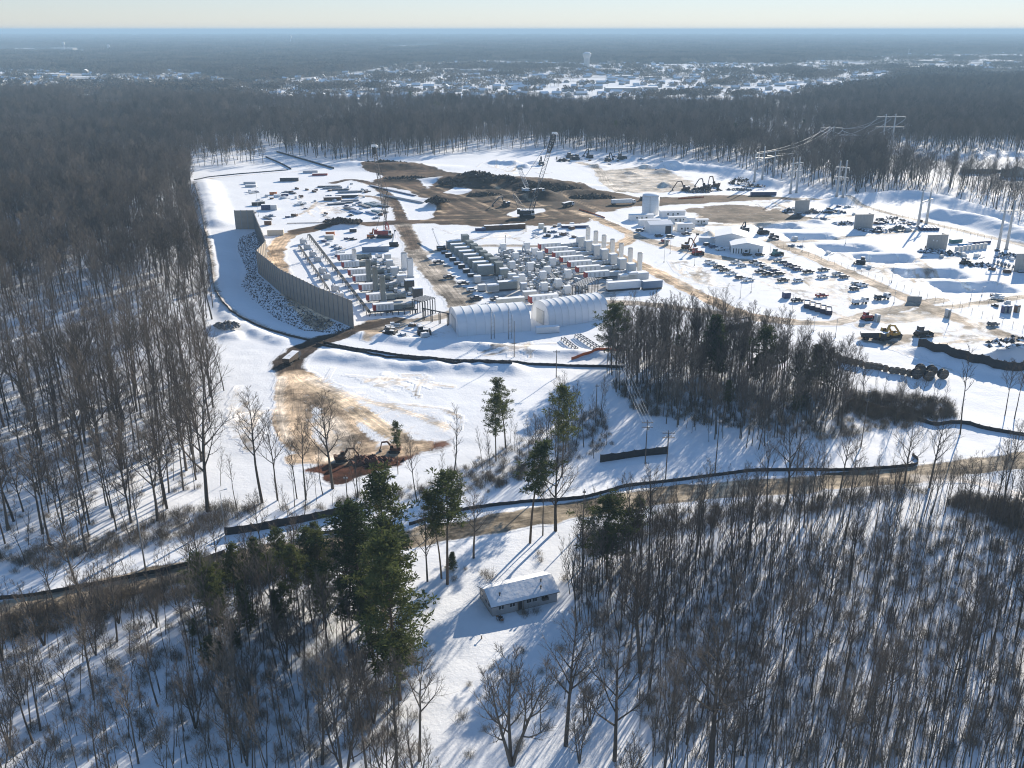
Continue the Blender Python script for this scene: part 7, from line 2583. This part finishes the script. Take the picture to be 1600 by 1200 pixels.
for px, py, yt, nh, lab in ((1037.5, 410, 380, 1, 'lamp post on snow between tan road and office building, rear'), (1047, 396, 372, 1, 'thin lamp post just behind the rear one by the tan road'), (1085, 415, 390, 1, 'lamp post at the rear of the car park'),
                            (1156.4, 466, 437, 2, 'lamp post at the near end of the front left car row'), (1173.4, 457, 429, 2, 'twin headed lamp post behind the front left car row'), (1237.3, 488.5, 459, 2, 'twin headed lamp post at the lower black pickup'),
                            (1393, 441, 413.5, 1, 'lamp post before the fifth pit'), (1396.6, 474, 455, 1, 'lamp post at the concrete barrier'), (1516.6, 468, 453, 1, 'lamp post in front of the last pit, left'), (1534, 462, 448, 1, 'lamp post in front of the last pit, right'),
                            (1482, 507, 482, 1, 'lamp post at the right of the grey mud'), (1253, 393, 372, 1, 'lamp post between third pit and haul road'), (1271, 519, 494, 1, 'post at the front edge of the car park'), (1305, 528, 498, 1, 'post at the bend of the grey road'),
                            (1321, 384 - 3, 366, 1, 'lamp post at the third pit'), (1203, 398, 377, 1, 'lamp post at the corner of the office building'), (404, 338, 293, 1, 'tall thin mast behind the top of the sound wall'), (1449, 346, 328, 1, 'lamp post on the snow bank behind the barrels')):
    lamp(px, py, yt, lab, nh)

za, zb = Vector(GZ(1008, 724)), Vector(GZ(1040, 748))
far_p = Vector(GZ(968, 612))
for k in range(4):
    off = Vector((-1.4 + .9 * k, -.18, 0))
    wire(za + off + Vector((0, 0, ha - .35)), far_p + off + Vector((0, 0, 12)), 1.2, 'bright wire from the left screen pole towards the clump, strand %s' % ['one', 'two', 'three', 'four'][k], 'wires at the black screen', .035)
    wire(za + off + Vector((0, 0, ha - .35)), zb + off + Vector((0, 0, hb - .35)), .5, 'bright wire between the two screen poles, strand %s' % ['one', 'two', 'three', 'four'][k], 'wires at the black screen', .035)


# ------------------------------------------------------------------ silt fences and screens
def fence(pts_px, h, label, m=m_fabric, gap=2.6, smooth=True, name='silt_fence', post=.05, wave=.10, sm=8):
    ln = smooth_line(g2(pts_px), sm) if smooth else np.array(g2(pts_px))
    seg = np.hypot(*np.diff(ln, axis=0).T)
    cu = np.concatenate([[0], np.cumsum(seg)])
    n = max(2, int(cu[-1] / gap))
    S = np.linspace(0, cu[-1], n * 3 + 1)
    X, Y = np.interp(S, cu, ln[:, 0]), np.interp(S, cu, ln[:, 1])
    X = X + vnoise(X, Y, 3.1, 61) * wave
    Y = Y + vnoise(X, Y, 3.1, 62) * wave
    Z = height(X, Y)
    o = thing(name, label, 'fence', (X[0], Y[0], 0))
    T = np.stack([np.gradient(X), np.gradient(Y)], 1)
    T /= np.linalg.norm(T, axis=1)[:, None]
    N = np.stack([-T[:, 1], T[:, 0]], 1) * .025
    sag = np.where(np.arange(len(S)) % 3 == 0, 0, .07 * h)
    hh = h * (1 + .08 * vnoise(X, Y, 5, 63)) - sag
    vs = []
    for k in range(len(S)):
        for s, z in ((1, -.25), (1, hh[k]), (-1, hh[k]), (-1, -.25)):
            vs.append((X[k] + s * N[k, 0] - X[0], Y[k] + s * N[k, 1] - Y[0], Z[k] + z))
    fs = []
    for k in range(len(S) - 1):
        for i in range(4):
            fs.append((k * 4 + i, k * 4 + (i + 1) % 4, k * 4 + 4 + (i + 1) % 4, k * 4 + 4 + i))
    link('fabric', new_mesh('fabric', vs, fs, (m,)), o)
    pm_ = MB()
    for k in range(0, len(S), 3):
        x, y = X[k] - X[0] + N[k, 0] * 4, Y[k] - Y[0] + N[k, 1] * 4
        pm_.box(x - post, y - post, Z[k] - .2, x + post, y + post, Z[k] + h * 1.1)
    pm_.build('posts', m_wood, o)['kind'] = 'stuff'
    return o


fence([(640, 823), (690, 808), (731, 797), (780, 791), (825, 786), (900, 781), (937, 773), (975, 762), (1012, 757), (1053, 752), (1106, 745), (1169, 738), (1240, 737), (1319, 736), (1380, 733), (1428, 729), (1434, 722), (1426, 714)], 1.0, 'long low black fence winding along the far side of the paved road')
fence([(-40, 942), (50, 932), (140, 918), (230, 900), (300, 884), (352, 866)], .95, 'low black fence along the road at the lower left')
fence([(352, 838), (400, 832), (450, 823), (500, 812), (552, 802)], 2.2, 'tall black screen at the roadside left of the dark pines', gap=3, name='screen_fence', wave=.04)
fence([(485, 838), (546, 833)], .9, 'short low black fence in front of the roadside screen', smooth=False)
fence([(938, 722), (975, 717), (1010, 712), (1043, 708)], 2.3, 'short black screen at the crossarm poles on the snow', gap=3, name='screen_fence', wave=.03)
fence([(505, 537), (540, 544), (580, 550), (640, 559), (700, 565), (770, 569), (826, 571), (900, 573), (975, 575)], 1.0, 'upper of two long black fences on snow below the shelters')
fence([(494, 539), (540, 548), (581, 558), (640, 566), (700, 571), (760, 574), (800, 577)], .9, 'lower of two long black fences on snow below the shelters')
fence([(1331, 625), (1381, 641), (1431, 656), (1460, 666), (1485, 664), (1512, 666), (1537, 673), (1600, 684), (1660, 694)], 1.3, 'black fence from the clump to the right edge below the reels')
fence([(1432, 550), (1470, 559), (1520, 573), (1560, 583), (1600, 590), (1660, 596)], 3.4, 'broad black bank of sheeting behind the bare trees at the right edge', gap=2.5, name='screen_fence', wave=.5)
fence([(303, 290), (308, 305), (314, 330), (320, 362), (328, 400), (334, 445), (342, 466), (360, 488), (400, 509), (450, 525), (484, 533)], .9, 'low dark fence along the perimeter track below the sound wall')
fence([(303, 281), (340, 275), (400, 270), (450, 266)], .8, 'low dark fence along the back of the left yard')
fence([(432, 238), (470, 249), (500, 258), (522, 265)], 1.6, 'dark fence running out of the woods at the back, right', gap=4)
fence([(415, 246), (440, 257), (455, 265)], 1.4, 'dark fence running out of the woods at the back, left', gap=4)
fence([(893, 562), (915, 557), (940, 552), (975, 545)], 1.1, 'orange safety netting below the big pine', m=m_netor, name='safety_fence')
fence([(905, 328), (925, 334), (945, 341)], .8, 'faint orange netting beside the tan road under the black crane', m=m_netor, name='safety_fence')
fence([(1060, 311), (1100, 309)], .8, 'red netting by the far muddy road right of the tank', m=m_netor, smooth=False, name='safety_fence')
# thin wire fence round the pits
for k, (line, lab) in enumerate((([(1215, 385), (1300, 412), (1380, 440), (1440, 462), (1490, 480), (1560, 502), (1640, 530)], 'thin line of fence posts along the haul road by the pits'),
                                 ([(1500, 478), (1540, 474), (1600, 468), (1660, 462)], 'thin line of fence posts in front of the last pit'),
                                 ([(1330, 322), (1400, 338), (1480, 358), (1560, 378)], 'thin line of fence posts on the bank behind the blast walls'))):
    ln = smooth_line(g2(line))
    seg = np.hypot(*np.diff(ln, axis=0).T)
    cu = np.concatenate([[0], np.cumsum(seg)])
    S = np.arange(0, cu[-1], 5.0)
    X, Y = np.interp(S, cu, ln[:, 0]), np.interp(S, cu, ln[:, 1])
    o = thing('post_fence', lab, 'fence', (X[0], Y[0], 0))
    Z = height(X, Y)
    pm2 = MB().box(-.05, -.05, 0, .05, .05, 2.0).mesh('post', m_darkp)
    for x, y, z in zip(X, Y, Z):
        link('post', pm2, o).location = (x - X[0], y - Y[0], z)
    wm_ = MB()
    for i in range(len(X) - 1):
        for hh in (1.0, 1.9):
            wm_.beam((X[i] - X[0], Y[i] - Y[0], Z[i] + hh), (X[i + 1] - X[0], Y[i + 1] - Y[0], Z[i + 1] + hh), .025)
    wm_.build('wire', m_darkp, o)

# ------------------------------------------------------------------ the house on the lawn
hx, hy, hz_ = GZ(769.5, 965)
HA = R(22)
hs = thing('house', 'small grey ranch house with snowy gable roof on the lawn in the foreground', 'house', (hx, hy, hz_ - .1), HA)
LX, LY, WH, RH = 14.2, 7.4, 2.55, 4.15
MB().prism([(0, 0), (LY, 0), (LY, WH), (LY / 2, RH), (0, WH)], 'x', 0, LX).build('wall', m_siding, hs)
cl = MB()
for i in range(10):
    z = .25 + i * .24
    cl.box(.0, -.025, z, LX, -.003, z + .02)
    cl.box(-.025, 0, z, -.003, LY, z + .02)
cl.build('siding_line', m_siding, hs)
MB().box(-.04, -.04, 0, LX + .04, -.026, .22).box(-.04, -.025, 0, -.026, LY, .22).build('foundation', m_conc, hs)
sl = (RH - WH) / (LY / 2)
rfm = MB()
m_rsnow = M_('roof_snow', (.80, .82, .85), .85, var=.03, bump=.6, scale=.9)
rf1 = None
for s in (0, 1):
    # snow blanket with soft uneven edge, on a dark roof deck
    q = [(-.45, WH - .45 * sl + .02), (LY / 2, RH + .02), (LY / 2, RH + .14), (-.45, WH - .45 * sl + .14)]
    if s:
        q = [(LY - y, z) for y, z in q][::-1]
    deck = MB().prism(q, 'x', -.4, LX + .4).build('roof', m_darkp, hs)
    nx_, ny_ = 40, 12
    vs, fs = [], []
    for i in range(nx_ + 1):
        for j in range(ny_ + 1):
            x = L(-.38, LX + .38, i / nx_)
            t_ = j / ny_
            y = L(-.42, LY / 2 + .01, t_)
            edge = min(1, i / 1.5, (nx_ - i) / 1.5, j / 1.2)
            th = .145 + .13 * edge + .03 * float(vnoise(np.array([x * 2.3]), np.array([y * 2.3 + 9 * s]), 1.0, 71)[0]) * edge
            z = L(WH - .42 * sl, RH, t_) + .0 + th
            vs.append((x, LY - y if s else y, z))
    for i in range(nx_):
        for j in range(ny_):
            a = i * (ny_ + 1) + j
            f = (a, a + ny_ + 1, a + ny_ + 2, a + 1)
            fs.append(f[::-1] if s else f)
    link('snow_cover', new_mesh('snow_cover', vs, fs, (m_rsnow,), smooth=True), deck)
    if not s:
        for x, y in ((2.2, 1.6), (11.6, 2.5), (11.0, 1.1)):
            z = WH + y * sl
            MB().cyl((x, y, z), (x, y, z + .75), .13, n=10).cyl((x, y, z + .72), (x, y, z + .9), .2, n=10).build('vent_pipe', m_darkp, deck)
for x, w_, h_ in ((1.9, 1.0, .75), (4.3, 1.0, .75), (7.9, .9, .75), (9.2, .9, .75), (11.4, 1.4, .8)):
    w = MB().box(x - w_ / 2, -.05, 1.35, x + w_ / 2, -.004, 1.35 + h_).build('window', m_glass, hs)
    MB().box(x - w_ / 2 - .08, -.07, 1.27, x + w_ / 2 + .08, -.052, 1.345).box(x - w_ / 2 - .08, -.07, 1.355 + h_, x + w_ / 2 + .08, -.052, 1.43 + h_).box(x - .03, -.07, 1.35, x + .03, -.052, 1.35 + h_).build('frame', m_whitep, w)
for y, z, w_, h_ in ((5.9, 1.2, 1.1, 1.1), (3.6, 1.3, .7, .7), (1.9, 1.3, .7, .7)):
    w = MB().box(-.05, y - w_ / 2, z, -.004, y + w_ / 2, z + h_).build('window', m_glass, hs)
    MB().box(-.07, y - w_ / 2 - .08, z - .08, -.052, y + w_ / 2 + .08, z - .005).box(-.07, y - w_ / 2 - .08, z + h_ + .005, -.052, y + w_ / 2 + .08, z + h_ + .08).build('frame', m_whitep, w)
dd = MB().box(5.55, -.05, .22, 6.45, -.004, 2.3).build('door', m_darkp, hs)
MB().cyl((6.35, -.11, 1.2), (6.35, -.05, 1.2), .04, n=8).build('handle', m_steel, dd)
for x in (5.4, 6.6):
    MB().box(x - .06, -.42, 0, x + .06, -.3, 2.35).build('porch_post', m_wood, hs)
MB().box(5.1, -1.3, 0, 6.9, -.05, .18).box(5.2, -1.6, 0, 6.8, -1.3, .09).build('step', m_conc, hs)
MB().box(10.75, -.55, 1.3, 12.1, -.08, 1.75).build('window_box', m_darkp, hs)


def chair(lx, ly, rz, label):
    x, y = ux(lx, ly, HA)
    o = thing('garden_chair', label, 'chair', (hx + x, hy + y, Hz(hx + x, hy + y)), rz)
    MB().box(-.28, -.28, .42, .28, .28, .48).build('seat', m_brown, o)
    MB().box(-.28, .25, .48, .28, .3, 1.0).build('backrest', m_brown, o)
    for a in (-.26, .22):
        for b_ in (-.26, .22):
            MB().box(a, b_, 0, a + .04, b_ + .04, .42).build('leg', m_darkp, o)


chair(.6, -1.5, .4, 'dark garden chair in front of the house corner, left')
chair(1.5, -1.6, 2.2, 'dark garden chair in front of the house corner, right')
chair(1.1, -2.4, 3.3, 'dark garden chair in front of the house corner, nearest')
x, y = ux(1.05, -1.7, HA)
o = thing('garden_table', 'small dark table between the garden chairs', 'table', (hx + x, hy + y, Hz(hx + x, hy + y)), HA)
MB().cyl((0, 0, .68), (0, 0, .73), .5, n=16).build('tabletop', m_darkp, o)
MB().cyl((0, 0, 0), (0, 0, .68), .06, n=8).cyl((0, 0, 0), (0, 0, .05), .3, n=12).build('leg', m_darkp, o)
x, y, z = GZ(752.5, 1000)
o = thing('yard_post', 'short dark stump post on the lawn left of the house', 'post', (x, y, z))
MB().cyl((0, 0, -.1), (0, 0, .8), .14, .1, 8).build('shaft', m_wood, o)
MB().box(-.2, -.2, .8, .2, .2, .88).build('cap', m_wood, o)
for px, py, s, lab in ((766, 905, 1.0, 'small bare shrub behind the house ridge'), (755, 900, .7, 'low bare shrub behind the house gable'), (838, 958, .7, 'low bare shrub at the front wall of the house'), (822, 962, .8, 'second low bare shrub at the front wall of the house')):
    o = link('shrub', PROTO['bush'][int(px) % 4][2])
    o.location = GZ(px, py)
    o.scale = (s,) * 3
    tag(o, lab, 'shrub')
o = thing('evergreen_shrub', 'rounded evergreen bush against the trunk of the slender green pine', 'shrub', GZ(705, 890))
cr = link('crown', PROTO['pine'][3][1], o)
cr.scale = (.42, .42, .26)
cr.location = (0, 0, -.4)
link('stem', MB().cyl((0, 0, -.1), (0, 0, 2.5), .1, .05, 7).mesh('stem', MATS['pine_bark']), o)

# ------------------------------------------------------------------ the far town
m_twall = M_('town_wall', (.34, .32, .30), .8, var=.2)
m_troof = M_('town_roof', (.09, .085, .085), .8, snow=1, var=.2)


def house_mesh(lx, ly, h, hr):
    m1 = MB().prism([(-ly / 2, 0), (ly / 2, 0), (ly / 2, h), (0, hr), (-ly / 2, h)], 'x', -lx / 2, lx / 2)
    sl_ = (hr - h) / (ly / 2)
    for s in (-1, 1):
        q = [(s * (ly / 2 + .5), h - .5 * sl_ + .02), (0, hr + .02), (0, hr + .3), (s * (ly / 2 + .5), h - .5 * sl_ + .3)]
        m1.prism(q if s < 0 else q[::-1], 'x', -lx / 2 - .5, lx / 2 + .5, 1)
    return m1.mesh('town_house', (m_twall, m_white))


HM = [house_mesh(17, 11, 3.2, 6.4), house_mesh(14, 11, 5.4, 8.6), house_mesh(22, 12, 3.4, 6.4), house_mesh(12, 10, 3.2, 6.0)]
BM = [house_mesh(60, 30, 7, 7.8), house_mesh(90, 40, 8, 8.8), house_mesh(42, 22, 6, 7)]
WIN = MB()
r = np.random.default_rng(44)
spots = []
homes = []
for poly, n, nm in ((TOWNS[0], 560, 'centre'), (TOWNS[1], 130, 'left'), (TOWNS[2], 60, 'right')):
    xs, ys_ = [p[0] for p in poly], [p[1] for p in poly]
    tries = 0
    cnt = 0
    while cnt < n and tries < 20000:
        tries += 1
        px, py = r.uniform(min(xs), max(xs)), r.uniform(min(ys_), max(ys_))
        if not poly_mask(np.array([px]), np.array([py]), poly)[0] or not -5 < px < 1605:
            continue
        x, y, _ = G(px, py)
        # streets: rows of houses
        sx_ = round(y / 46) * 46 + r.uniform(-5, 5)
        y = sx_
        if town_wood(np.array([x]), np.array([y]))[0] or near_street(np.array([x]), np.array([y]), 16)[0]:
            continue
        if any(abs(x - a) < 22 and abs(y - b_) < 28 for a, b_ in spots):
            continue
        spots.append((x, y))
        cnt += 1
        homes.append((x, y, nm, r.integers(4), r.choice([0, math.pi / 2, .3, -.4, .1]) + r.uniform(-.1, .1)))
homes.sort(key=lambda q: q[1])
for x, y, nm, i, a_ in homes[:298]:
    o = link('town_house', HM[i])
    o.location = (x, y, 0)
    o.rotation_euler = (0, 0, a_)
    tag(o, {'centre': 'small snow roofed house of the far town beyond the dark woods', 'left': 'small snow roofed house in the far settlement at the left edge', 'right': 'snow roofed house among the far bright roofs at the right edge'}[nm], 'house', {'centre': 'houses of the far town', 'left': 'houses of the far left settlement', 'right': 'houses at the far right'}[nm])
PROTO['town_house'] = [(None, None, m) for m in HM]
mass('town_houses', [(x, y, 0, i, 1.0, a_) for x, y, nm, i, a_ in homes[298:]], ['town_house'], 'mass of farther snow roofed houses of the town', 'houses')
for k, (px, py, i, lab) in enumerate(((590, 114, 0, 'big bright flat roof in the far town, left of centre'), (740, 113, 1, 'long grey flat roofed hall in the far town'), (700, 112, 0, 'pale hall at the left end of the long grey hall'), (945, 112, 0, 'bright flat roof right of the great water tower'),
                                      (1020, 124, 2, 'pale warehouse roof in the far town below the tower'), (975, 122, 2, 'pale warehouse roof left of its neighbour in the far town'), (1330, 108, 1, 'long bright hall in the far town at the right'), (1420, 109, 1, 'long bright hall farther right in the far town'),
                                      (1500, 93, 1, 'brightest long roof at the far right'), (1560, 99, 1, 'long roof below the brightest one at the far right'), (1450, 98, 1, 'long roof left of the brightest one at the far right'), (1590, 95, 0, 'flat roof at the far right edge'),
                                      (100, 79, 1, 'long bright hall beside the far left water towers'), (130, 82, 0, 'bright roof right of the long hall at the far left'), (20, 80, 0, 'bright roof at the far left edge'), (640, 75, 1, 'long bright roof near the skyline, left of centre'),
                                      (680, 74, 1, 'second long bright roof near the skyline'), (536, 88, 2, 'small bright roof alone in the far woods'), (80, 120, 0, 'bright roof of the far left settlement'), (970, 143, 0, 'blue shaded wide roof in the near part of the far town'), (1010, 141, 2, 'wide roof right of the blue shaded one'))):
    o = link('hall', BM[i])
    x, y, _ = G(px, py)
    o.location = (x, y, 0)
    o.rotation_euler = (0, 0, r.uniform(-.15, .15))
    if py < 85:
        o.scale = (1.4, 1.4, 1.6)
    tag(o, lab, 'hall')


def water_tower(px, py, ytop, label, kind):
    h = HT(px, py, ytop)
    o = thing('water_tower', label, 'water tower', (*G(px, py)[:2], 0))
    if kind == 'bowl':
        w = h * .26
        MB().lathe([(w * .70, 0), (w * .66, h * .55), (w * .70, h * .64), (w * 1.0, h * .74), (w * 1.06, h * .84), (w * 1.0, h * .92), (w * .5, h * .98), (w * .05, h)], 28).build('shell', m_lgrey, o, True)
        fl = MB()
        for i in range(20):
            t_ = 2 * math.pi * i / 20
            fl.beam((w * .70 * math.cos(t_), w * .70 * math.sin(t_), 0), (w * .67 * math.cos(t_), w * .67 * math.sin(t_), h * .6), 1.1)
        fl.build('flute', m_lgrey, o)
    elif kind == 'legs':
        w = h * .17
        MB().lathe([(.3, h * .58), (w * .8, h * .66), (w, h * .76), (w, h * .86), (w * .6, h * .96), (.2, h)], 22).build('tank', m_whitep, o, True)
        for i in range(6):
            t_ = 2 * math.pi * i / 6
            MB().cyl((w * 1.15 * math.cos(t_), w * 1.15 * math.sin(t_), 0), (w * .95 * math.cos(t_), w * .95 * math.sin(t_), h * .76), .8, n=6).build('leg', m_whitep, o)
        MB().cyl((0, 0, 0), (0, 0, h * .62), 1.5, n=8).build('riser', m_whitep, o)
    else:
        w = h * .13
        MB().lathe([(w * .75, 0), (w * .42, h * .2), (w * .42, h * .62), (w, h * .76), (w * 1.1, h * .86), (w * .8, h * .95), (.2, h)], 22).build('shell', m_whitep, o, True)
    return o


water_tower(916.5, 107, 81, 'great fluted water tower with bulging top above the far town', 'bowl')
water_tower(454.5, 72, 55, 'pale slender water tower near the skyline, left of centre', 'stalk')
water_tower(171, 83, 69, 'white legged water tower at the far left, right of the bright hall', 'legs')
water_tower(101, 82, 65, 'pale slender water tower behind the bright hall at the far left', 'stalk')
o = thing('radio_mast', 'thin pale radio mast near the skyline at the right', 'mast', (*G(1419, 88)[:2], 0))
h = HT(1419, 88, 76)
MB().cyl((0, 0, 0), (0, 0, h), 1.4, .7, 6).build('pole', m_whitep, o)
MB().cyl((-2, 0, h * .9), (2, 0, h * .9), .6, n=5).build('aerial', m_whitep, o)
# dark sheds beyond the clearing on the right
shed(1508, 272, 22, 9, 4, 4.6, 'dark flat shed on the bright clearing beyond the right wood', R(2), m=m_greyp, name='building')
shed(1571, 277, 16, 10, 6, 8.5, 'dark gabled shed at the right edge beyond the wood', R(-4), m=m_greyp, name='building', ridge='y')
for k in range(5):
    dumpster(1532 + k * 6.2, 270.5 - k * .2, 'small dark bin of the row right of the flat shed on the clearing', m_dark, R(5), 5, 2.4, 2.2, 'dark bins on the far clearing')

# ------------------------------------------------------------------ the air
hz = MB().box(-76000, -4000, -9, 76000, 76000, 119)
hm = bpy.data.materials.new('haze')
hm.use_nodes = True
t = hm.node_tree
t.nodes.remove(t.nodes['Principled BSDF'])
pv = t.nodes.new('ShaderNodeVolumePrincipled')
pv.inputs['Color'].default_value = (0.46, 0.68, 0.90, 1)
pv.inputs['Density'].default_value = 0.00015
pv.inputs['Anisotropy'].default_value = 0.0
t.links.new(pv.outputs[0], t.nodes['Material Output'].inputs['Volume'])
ho = hz.build('haze', hm)
tag(ho, kind='stuff')
